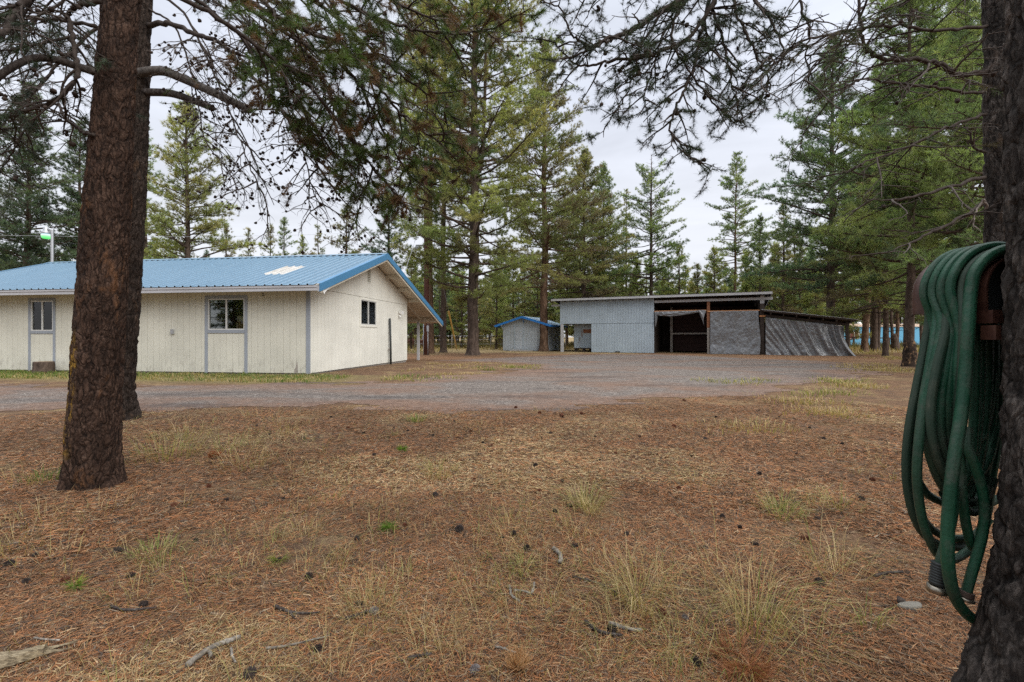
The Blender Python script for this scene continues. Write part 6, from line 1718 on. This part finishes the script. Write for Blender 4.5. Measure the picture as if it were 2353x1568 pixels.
# loop on the right that ends in the threaded end
hose_tube(mb, catmull(L((388, 700, 1.045), (390, 770, 1.035), (412, 825, 1.03), (436, 900, 1.03), (447, 980, 1.03), (440, 1060, 1.03), (420, 1140, 1.03), (402, 1200, 1.03), (385, 1262, 1.03)), 7) - o3)
hose_tube(mb, catmull(L((362, 760, 1.05), (366, 860, 1.05), (374, 960, 1.05), (388, 1050, 1.055), (408, 1110, 1.06), (430, 1080, 1.07), (452, 980, 1.08)), 7) - o3)
hose_tube(mb, catmull(L((345, 900, 1.04), (338, 1000, 1.045), (318, 1080, 1.05), (300, 1140, 1.05), (293, 1175, 1.05)), 7) - o3)
mb.build('hose_tube', [M['hose'], M['hose_worn']], HS, True)
# rear halves seen under the saddle
mb = MB()
for k, (x0, x1, y0) in enumerate(((415, 412, 1.09), (432, 420, 1.10), (458, 440, 1.11), (478, 470, 1.12), (495, 492, 1.13))):
    hose_tube(mb, catmull(L((x0, 330, y0), (x0 + 2, 440, y0), (x0, 560, y0), ((x0 + x1) / 2 - 4, 700, y0), (x1 - 14, 820, y0), (x1 - 50, 910 + 14 * k, y0), (x1 - 110, 930 + 14 * k, y0)), 6) - o3)
mb.build('hose_tube', M['hose'], HS, True)
def along(p0, p1, prof, n=20):
    mbx = MB(); p0 = np.array(p0); p1 = np.array(p1); d = p1 - p0
    prof = np.array(prof); pts = p0 + d * prof[:, :1]
    mbx.tube(pts - o3, prof[:, 1], n); return mbx
rib = [(0, .0140)] + [(.06 + .11 * k + e, .0178 - .0022 * (e > .04)) for k in range(8) for e in (0, .045, .06, .1)]
along(H8(297, 1160, 1.05), H8(287, 1240, 1.05), rib).build('ribbed_collar', M['black'], HS, True)
brass = m_plain('nickel_coupling', (.30, .27, .22), .35, .9, scale=30)
along(H8(287, 1238, 1.05), H8(284.5, 1262, 1.05), [(0, .0172), (.05, .0192), (.9, .0192), (1.0, .0175)], 24).build('coupling', brass, HS, True)
along(H8(386, 1258, 1.03), H8(380, 1278, 1.03), [(0, .0135), (.1, .0150), (.25, .0140), (.4, .0150), (.55, .0140), (.7, .0150), (1, .0140)], 24).build('ribbed_collar', m_plain('brown_sleeve', (.06, .04, .03), .6), HS, True)
along(H8(380, 1277, 1.03), H8(377, 1288, 1.03), [(0, .0165), (.2, .0178), (.9, .0178), (1, .0165)], 24).build('coupling', brass, HS, True)

# ------------------------------------------------------------------ utility pole, wires, guy
UPX, UPY = (980 - 1176.5) / F * 31.5, 31.5
up = root('utility_pole', 'red brown utility pole with a lamp beside the house porch', 'utility pole', (UPX, UPY, gz1(UPX, UPY)))
mb = MB(); mb.tube([(0, 0, -.2), (0, 0, 5), (-.05, 0, 13.5)], [.19, .17, .13], 14); mb.build('pole', M['pole'], up, True)
mb = MB(); mb.box(.06, .20, -.26, -.18, 1.6, 2.0); mb.build('meter_box', M['galv'], up)
mb = MB(); mb.tube([(.14, -.22, -.1), (.14, -.22, 1.6)], .025, 8); mb.tube([(.14, -.22, 2.0), (.12, -.19, 2.7)], .02, 8); mb.build('conduit', M['galv'], up, True)
mb = MB(); mb.lathe([(0, -.1), (.07, -.08), (.08, .06), (.04, .12), (0, .12)], 12, (.12, -.24, 2.75)); mb.build('insulator', M['white'], up, True)
def zz(y): return EYE - (y - HOR) / F * UPY - up.location[2]
mb = MB(); mb.tube([(0, -.1, zz(563)), (-.45, -.1, zz(566))], .035, 8); mb.build('lamp_arm', M['galv'], up, True)
mb = MB(); mb.lathe([(0, zz(563)), (.14, zz(564)), (.17, zz(568)), (.22, zz(570)), (.22, zz(572)), (.17, zz(575)), (.10, zz(577)), (0, zz(578))], 16, (-.58, -.1, 0)); mb.build('lamp_head', m_plain('pale_lamp', (.40, .42, .43), .4), up, True)
def wire(name, label, a, b, sag, r, n=30, rgp=None):
    a = np.array(a, float); b = np.array(b, float); s = np.linspace(0, 1, n)[:, None]
    p = a + (b - a) * s; p[:, 2] -= (4 * sag * s * (1 - s))[:, 0]
    mb = MB(); mb.tube(p, r, 5); o = mb.build(name, M['wire'], smooth=True); return tag(o, label, 'wire')
wire('power_line', 'long overhead wire running above the blue roof ridge from the utility pole', P(-300, 533, 21), (UPX - .04, UPY, zz(528) + up.location[2]), .35, .007)
wire('service_drop', 'short wire dropping from the utility pole to the roof', P(925, 640, 19), (UPX - .03, UPY, zz(470) + up.location[2]), .1, .010)
gy = root('guy_wire', 'slanting guy wire with a yellow guard beside the utility pole', 'guy wire', G(1050, 806))
go = np.array(gy.location); e0 = P(1050, 806, go[1]); e1 = P(1031, 716, 32.5); e2 = P(998, 560, 31.7)
mb = MB(); mb.tube([e0 + (e1 - e0) * .06 - go, e1 - go], .065, 8); mb.build('guard', M['yellow'], gy, True)
mb = MB(); mb.tube([go - go - [0, 0, .1], e1 - go, e2 - go], .016, 5); mb.build('cable', M['wire'], gy, True)
mb = MB(); mb.tube([(0, 0, -.2), (-.02, 0, .28)], .03, 6); mb.build('anchor_rod', M['black'], gy, True)

# rusty barrels behind the porch
for k, (px, lab) in enumerate(((947, 'rusty barrel behind the porch, the one further from the utility pole'), (973, 'rusty barrel behind the porch, the one half hidden by the post'))):
    g = G(px - 4, 799)
    b = root('barrel', lab, 'barrel', g, 0, 'rusty barrels')
    s_ = g[1] / F
    h = 22 * s_; r = 8.6 * s_
    mb = MB(); mb.lathe([(0, -.05), (r, -.05), (r * 1.0, h * .32), (r * 1.06, h * .34), (r, h * .36), (r, h * .66), (r * 1.06, h * .68), (r, h * .70), (r, h), (r * .93, h), (r * .9, h * .93), (0, h * .92)], 20); mb.build('drum', M['rust'], b, True)
    mb = MB(); mb.lathe([(r * .94, h), (r * 1.04, h), (r * 1.05, h + .03), (r * .94, h + .03)], 20); mb.build('rim', M['rust'], b, True)
# pale service post by the porch
sp_ = root('meter_post', 'thin pale blue post with a meter box beside the porch post', 'post', G(975, 815))
mb = MB(); mb.tube([(0, 0, -.1), (0, 0, 2.2)], .075, 10); mb.build('pole', m_plain('pale_blue_post', (.50, .56, .62), .6), sp_, True)
mb = MB(); mb.box(-.12, .12, -.16, -.076, 1.05, 1.35); mb.build('meter_box', M['galv'], sp_)
# wire fence at the foot of the wood
fc = root('wire_fence', 'low wire fence with thin grey posts along the foot of the wood', 'fence', (-4, 47.5, -.15))
for k, x in enumerate((-6, -2.2, 1.8, 5.6, 9.5)):
    mb = MB(); mb.tube([(x, 0, -.1), (x + .02, 0, 1.45)], .055, 7); mb.build('post', M['wood_grey'], fc, True)
for z in (.5, .95, 1.35):
    mb = MB(); mb.tube([(-6, 0, z), (-2.2, 0, z - .02), (1.8, 0, z), (5.6, 0, z - .03), (9.5, 0, z)], .012, 4); mb.build('strand', M['wire'], fc)

# ------------------------------------------------------------------ cones, sticks and scraps on the ground
def cone_mesh(seed, L=.055, Rm=.024, openness=1.0, n=70):
    """a pine cone: scales in spirals round a core"""
    rg = np.random.default_rng(seed); mb = MB()
    mb.lathe([(0, -.5 * L), (Rm * .45, -.42 * L), (Rm * .62, -.1 * L), (Rm * .40, .3 * L), (0, .5 * L)], 8)
    for k in range(n):
        f = (k + .5) / n; z = (-.46 + .94 * f) * L
        r = Rm * math.sin(math.pi * min(.97, .16 + .82 * f)) ** .7
        a = k * 2.39996; el = -.5 + 1.5 * f
        d = np.array([math.cos(a) * math.cos(el * openness), math.sin(a) * math.cos(el * openness), math.sin(el * openness)])
        s = np.array([-math.sin(a), math.cos(a), 0]); u = np.cross(d, s)
        b = np.array([math.cos(a), math.sin(a), 0]) * r * .30 + [0, 0, z]
        w = Rm * .30; l = r * .85 + .002
        e = b + d * l
        mb.add([b - s * w * .3, b + s * w * .3, e + s * w, e + d * w * .5 + u * w * .3, e - s * w, e + u * w * .5], tris=[[0, 1, 2], [0, 2, 4], [2, 3, 4], [0, 5, 1], [1, 5, 2], [0, 4, 5], [2, 5, 3], [3, 5, 4]])
    return mb
M['cone_dark'] = m_plain('weathered_cone', (.045, .034, .030), .85, var=.5, scale=60)
M['cone_red'] = m_plain('fresh_cone', (.13, .048, .026), .8, var=.4, scale=60)
M['cone_grey'] = m_plain('grey_cone', (.17, .15, .145), .85, var=.5, scale=60)
CONE_ME = {}
def cone(px, py, kind, size, label, group=None, seed=0):
    key = (kind, seed % 3)
    g = G(px, py); rr = np.random.default_rng(int(px * 7 + py))
    if key not in CONE_ME:
        o = cone_mesh(500 + seed % 3 + len(kind), .055, .023, 1.0 - .25 * (seed % 3), 60).build('pine_cone', M['cone_' + kind]); CONE_ME[key] = o
    else:
        o = CONE_ME[key].copy(); COL.objects.link(o)
    size *= .54; o.scale = (size,) * 3; o.rotation_euler = (rr.uniform(1.1, 1.9), rr.uniform(-.4, .4), rr.uniform(0, 6.28))
    o.location = (g[0], g[1], g[2] + .017 * size)
    for k_ in ('group',):
        if k_ in o: del o[k_]
    return tag(o, label, 'pine cone', group)
cone(859, 1411, 'grey', 1.15, 'open grey cone at the end of a short dark twig in the foreground')
cone(1055, 1222, 'dark', 1.5, 'large dark open cone alone in the middle of the needle floor')
cone(1092, 1545, 'grey', 1.0, 'grey cone at the very front beside the upright tuft of needles')
cone(826, 1392, 'dark', .9, 'dark cone lying on a brown twig near the open grey cone')
cone(730, 1500, 'dark', 1.0, 'dark cone beside the forked pale stick', seed=1)
cone(1406, 1455, 'dark', 1.2, 'dark cone lying by two crossed grey sticks', seed=2)
cone(1520, 1415, 'red', 1.15, 'reddish cone among the long pale grass')
cone(190, 1228, 'red', 1.0, 'reddish cone on the grassy needles below the lichen marked trunk')
cone(150, 1336, 'red', 1.0, 'reddish cone lying near the left front grass')
cone(1885, 1345, 'dark', 1.2, 'dark cone in the needles halfway to the hose')
cone(1600, 1530, 'dark', 1.1, 'dark cone at the very front under tall pale grass', seed=1)
cone(300, 1330, 'dark', 1.1, 'dark cone beside a grey twig under the lichen marked trunk', seed=2)
cone(20, 1302, 'dark', 1.2, 'dark cone at the left border of the needle floor', seed=1)
cone(575, 1555, 'dark', 1.2, 'dark cone at the front between two pale sticks', seed=2)
cone(2005, 1105, 'red', 1.1, 'reddish cone left of the hanging hose')
cone(1575, 1425, 'grey', .8, 'small grey cone left of the tall pale grass', seed=1)
small = [(835, 997), (937, 991), (1081, 994), (995, 1002), (1045, 970), (905, 985), (860, 1048), (1130, 1026), (1110, 1020), (1245, 1010), (1265, 998), (1368, 1005), (1415, 1045), (1378, 1060), (1230, 1072), (1292, 1108), (1310, 1165), (1335, 1142), (1275, 1180), (650, 1150), (760, 960), (720, 975), (800, 985), (700, 1010),
         (1470, 1005), (1500, 975), (1620, 1010), (1700, 1050), (1745, 1092), (1830, 1045), (1893, 1010), (1935, 1022), (1560, 1125), (1590, 1050), (1645, 960), (1790, 960), (1860, 985), (2050, 1000), (1980, 1150), (1880, 1195), (1660, 1190), (1700, 1215), (1850, 1240), (1440, 1230), (1180, 1230), (1155, 1240), (1210, 1265), (1090, 1105), (820, 1240), (640, 1290), (710, 1330), (520, 1150), (480, 1120), (450, 1245), (270, 1270), (80, 1280), (330, 1395), (930, 1210), (1000, 1140), (620, 1000), (590, 980), (660, 1045), (400, 1165), (60, 1340), (1735, 1255), (1620, 1262), (1320, 1260), (1240, 1130)]
for k, (a, b) in enumerate(small):
    cone(a, b, 'red' if k % 5 == 2 else 'dark', [1.0, .8, 1.15, .9][k % 4], 'small cone lying loose on the brown needles' if k % 5 != 2 else 'small reddish cone lying loose on the brown needles', 'small cones scattered over the needle floor', seed=k)
for k, (a, b) in enumerate(((1185, 942), (1240, 954), (1290, 959), (1337, 956), (1549, 998 - 13), (1291, 962), (1572, 925))):
    cone(a, b - 3, 'red', 1.6, 'reddish cone lying out on the edge of the grey gravel', 'cones at the gravel edge', seed=k)

def stick(label, Y0, pts, r0, r1, mat='deadlimb', forks=(), name='stick', sides=8):
    P3 = [G(*p) for p in pts]; o0 = P3[0].copy()
    c = catmull([np.array(p) + [0, 0, r0 * .6 + .008] - o0 for p in P3], 6)
    c[:, 2] = np.maximum(c[:, 2], gz(c[:, 0] + o0[0], c[:, 1] + o0[1]) - o0[2] + r0 * .5 + .007)
    rr = np.random.default_rng(int(pts[0][0])); c = c + rr.normal(0, r0 * .10, c.shape)
    mb = MB(); mb.tube(c, np.linspace(r0, r1, len(c)) * rr.uniform(.88, 1.12, len(c)), sides)
    for f in forks:
        F3 = [np.array(G(*p)) + [0, 0, .008 + r0 * (.5 + .4 * k)] - o0 for k, p in enumerate(f)]
        cf = catmull(F3, 5); mb.tube(cf, np.linspace(r0 * .7, r1 * .6, len(cf)), sides)
    o = mb.build(name, M[mat], smooth=True, loc=o0)
    return tag(o, label, 'stick')
stick('forked pale grey stick lying at the front', 0, [(430, 1538), (470, 1507), (510, 1487), (552, 1474)], .010, .0085, forks=[[(480, 1502), (484, 1516), (483, 1522)], [(530, 1478), (522, 1488)]])
stick('thin pale twig bending away beside the forked grey stick', 0, [(610, 1497), (655, 1492), (710, 1479), (755, 1468)], .0045, .0025)
stick('short upright looking twig scrap beside the forked grey stick', 0, [(531, 1498), (533, 1512), (541, 1530)], .005, .0035)
stick('pale curved twig at the left front', 0, [(78, 1472), (100, 1476), (137, 1478)], .0035, .003)
stick('brown twig with a side spur under the dark cone', 0, [(632, 1399), (665, 1413), (700, 1416), (735, 1414)], .007, .0035, 'limb', forks=[[(668, 1413), (672, 1424), (678, 1432)]])
stick('grey twig left of the brown spurred twig', 0, [(255, 1400), (285, 1408), (330, 1406), (360, 1402)], .006, .003, 'limb')
stick('dark twig behind the open grey cone', 0, [(795, 1428), (820, 1421), (845, 1412)], .007, .006, 'limb')
stick('crooked pale stick in the middle of the needle floor', 0, [(1272, 1266), (1284, 1277), (1290, 1290), (1285, 1300)], .011, .009)
stick('curled grey twig in front of the crooked pale stick', 0, [(1171, 1353), (1176, 1375), (1195, 1388)], .006, .005)
stick('grey twig with a pale raised end beside the curled twig', 0, [(1180, 1362), (1205, 1365), (1222, 1368), (1228, 1345)], .005, .005)
stick('long grey twig of the crossed pair in the right foreground', 0, [(1400, 1440), (1440, 1452), (1475, 1456)], .008, .006)
stick('brown twig of the crossed pair in the right foreground', 0, [(1345, 1435), (1370, 1455), (1395, 1463), (1430, 1468)], .007, .005, 'limb')
stick('slender twig right of the crooked pale stick', 0, [(1315, 1330), (1350, 1338), (1390, 1352), (1420, 1370)], .004, .003, 'limb')
stick('short pale twig piece at the front', 0, [(1138, 1493), (1160, 1498), (1185, 1508)], .0045, .0035)
stick('blunt brown twig piece at the front', 0, [(937, 1520), (965, 1514), (992, 1510)], .0055, .005, 'limb')
stick('grey twig running toward the hose foot', 0, [(2010, 1330), (2040, 1322), (2075, 1320)], .006, .005, 'limb')
# broken slab of wood at the left front
P3 = [G(-60, 1545), G(30, 1528), G(104, 1507)]
bd = root('wood_slab', 'splintered flat piece of old wood at the left front', 'wood', P3[0])
o0 = P3[0]; mb = MB(); rr = np.random.default_rng(3)
c = resample(np.array(P3) - o0, 14); d = unit(c[-1] - c[0]); s = np.cross(d, UP)
w = .040 * np.linspace(1.1, .45, 14) * rr.uniform(.85, 1.15, 14)
rows = []
for k in range(14):
    b = c[k] + [0, 0, .012]
    rows.append([b - s * w[k], b - s * w[k] * .8 + UP * (.020 + rr.normal(0, .003)), b + UP * (.028 + rr.normal(0, .004)), b + s * w[k] * .7 + UP * (.022 + rr.normal(0, .003)), b + s * w[k]])
v = np.array(rows).reshape(-1, 3); i = np.arange(13)[:, None] * 5; j = np.arange(4)[None]
mb.add(v, np.stack([i + j, i + j + 1, i + 5 + j + 1, i + 5 + j], -1).reshape(-1, 4), [[65, 66, 67], [65, 67, 69], [67, 68, 69]])
t = NT('splintered_wood'); nn_ = t.noise(t.coord((1, 1, 1), rot=(0, 0, -math.atan2(d[1], d[0]))), 1.0, 2)
mp_ = t.coord((3, 40, 40), rot=(0, 0, -math.atan2(d[1], d[0]))); g_ = t.noise(mp_, 3.0, 5, .65)
M['splinter'] = t.pbr(t.ramp(g_, [(.35, (.09, .07, .045)), (.55, (.25, .20, .13)), (.7, (.36, .31, .21))]), .85, 0, .2, t.bump(g_, .8, .006))
mb.build('slab', M['splinter'], bd)
mb = MB()
for k in range(5):
    a_ = c[12] + s * rr.normal(0, .012) + [0, 0, .012]; mb.tube([a_, a_ + d * rr.uniform(.05, .10) + s * rr.normal(0, .012)], [.006, .001], 5)
mb.build('splinter', M['splinter'], bd)
# flat pale stone near the hose
g = G(2092, 1397); mb = MB()
a = np.linspace(0, 2 * np.pi, 12, endpoint=False); rx = .052 * (1 + .12 * np.sin(3 * a)); ry = .022 * (1 + .1 * np.cos(2 * a))
v = np.concatenate([np.stack([rx * k * np.cos(a), ry * k * np.sin(a), np.full(12, z)], -1) for z, k in ((-.01, 1.0), (.010, 1.03), (.015, .95))] + [np.array([[0, 0, .0165]])])
i = np.arange(2)[:, None] * 12; j = np.arange(12)[None]
mb.add(v, np.stack([i + j, i + (j + 1) % 12, i + 12 + (j + 1) % 12, i + 12 + j], -1).reshape(-1, 4), [[24 + k, 24 + (k + 1) % 12, 36] for k in range(12)])
o = mb.build('stone', m_plain('pale_stone', (.15, .14, .12), .85, var=.3, scale=40, bump=.3), loc=g); o.rotation_euler = (0, 0, .15); tag(o, 'flat pale stone on the needles left of the hose end', 'stone')
g = G(2065, 1390); mb = MB(); mb.tube([(0, 0, .006), (.012, .01, .018), (.03, .005, .012)], [.006, .012, .006], 8); o = mb.build('stone', M['limb'], smooth=True, loc=g); tag(o, 'small dark knob of wood beside the flat pale stone', 'wood')

# green sprigs and single tufts one can pick out
def sprig(px, py, size, label, pal, n=9, upright=.5, name='pine_sprig', cat='sprig', nlen=.055):
    g = G(px, py); rgx = np.random.default_rng(int(px + py)); mb = MB(); pos, ax_, co_ = [], [], []
    for k in range(n):
        a = rgx.uniform(0, 6.28); pos.append([math.cos(a) * size * rgx.random(), math.sin(a) * size * rgx.random(), .015 + .02 * rgx.random()]); ax_.append([math.cos(a) * (1 - upright), math.sin(a) * (1 - upright), upright]); co_.append(pal[rgx.integers(0, len(pal))])
    tufts(mb, np.array(pos), np.array(ax_), 22, nlen, .0022 * max(1, g[1] / 2.2) ** .5, .5, rgx, np.array(co_), shoot=.2)
    o = mb.build(name, M['needle_near'], loc=g); return tag(o, label, cat)
SG = [(.09, .17, .02), (.13, .22, .025), (.20, .26, .03), (.07, .13, .02)]
sprig(925, 1040, .035, 'bright green broken pine sprig halfway to the gravel', SG)
sprig(893, 1222, .045, 'bright green broken pine sprig in the middle of the needle floor', SG)
sprig(492, 1052, .05, 'rust red dead sprig among the dry grass right of the double trunk', [(.30, .10, .04), (.22, .08, .035)], 14)
sprig(1185, 1545, .035, 'upright fan of tan needles at the very front', [(.46, .25, .12), (.40, .20, .09), (.52, .32, .17)], 16, .95, nlen=.07)
sprig(1720, 1545, .12, 'spread of orange brown needle bunches at the front right', [(.30, .12, .05), (.34, .15, .07), (.24, .09, .04)], 26, .18, nlen=.085)
sprig(170, 1360, .03, 'lime green sprig lying at the left front', SG, 5, .2)
sprig(640, 1090 + 210, .03, 'olive sprig lying left of the middle', [(.20, .20, .04), (.16, .18, .04)], 5, .2)
def tuft_thing(px, py, n, rad, l0, l1, label, pal, wid=None):
    g = G(px, py); mb = MB(); rgx = np.random.default_rng(int(px * 3 + py))
    blades(rgx, g[0], g[1], n, rad * 1.1, l0 * .7, l1 * .75, wid or (.0007 + .00028 * g[1]), 1.2, pal, mb)
    o = mb.build('grass_tuft', M['grass']); return tag(o, label, 'grass tuft', 'separate grass tufts')
tuft_thing(957, 968, 120, .12, .08, .19, 'green grass tuft alone near the gravel edge', GREEN + MIXG)
tuft_thing(108, 1100, 130, .14, .05, .16, 'fresh green grass tuft at the foot of the lichen marked trunk', GREEN)
tuft_thing(362, 1275, 120, .11, .05, .15, 'olive green grass tuft below the dry grass on the left', GREEN + MIXG)
tuft_thing(1797, 1185, 150, .11, .07, .18, 'olive grass tuft on the needle floor left of the hose', MIXG + GREEN[:2])
tuft_thing(1340, 1160, 130, .12, .08, .24, 'straw and green grass tuft right of the middle', MIXG)
tuft_thing(1358, 1180, 60, .05, .10, .26, 'taller wispy tuft just in front of the straw and green one', DRY)
tuft_thing(1018, 1093, 120, .13, .06, .17, 'pale straw tuft between the large cone and the gravel', DRY)
tuft_thing(1200, 1312, 80, .05, .05, .13, 'olive tuft left of the crooked pale stick', MIXG)
tuft_thing(1470, 1378, 130, .10, .10, .30, 'spreading straw tuft in front of the crooked pale stick', DRY + MIXG[:1])
tuft_thing(1730, 1440, 130, .10, .12, .42, 'tall loose straw tuft in the right foreground', DRY + MIXG)
tuft_thing(1995, 1435, 40, .05, .06, .18, 'thin green tuft below the hose end', MIXG + GREEN)
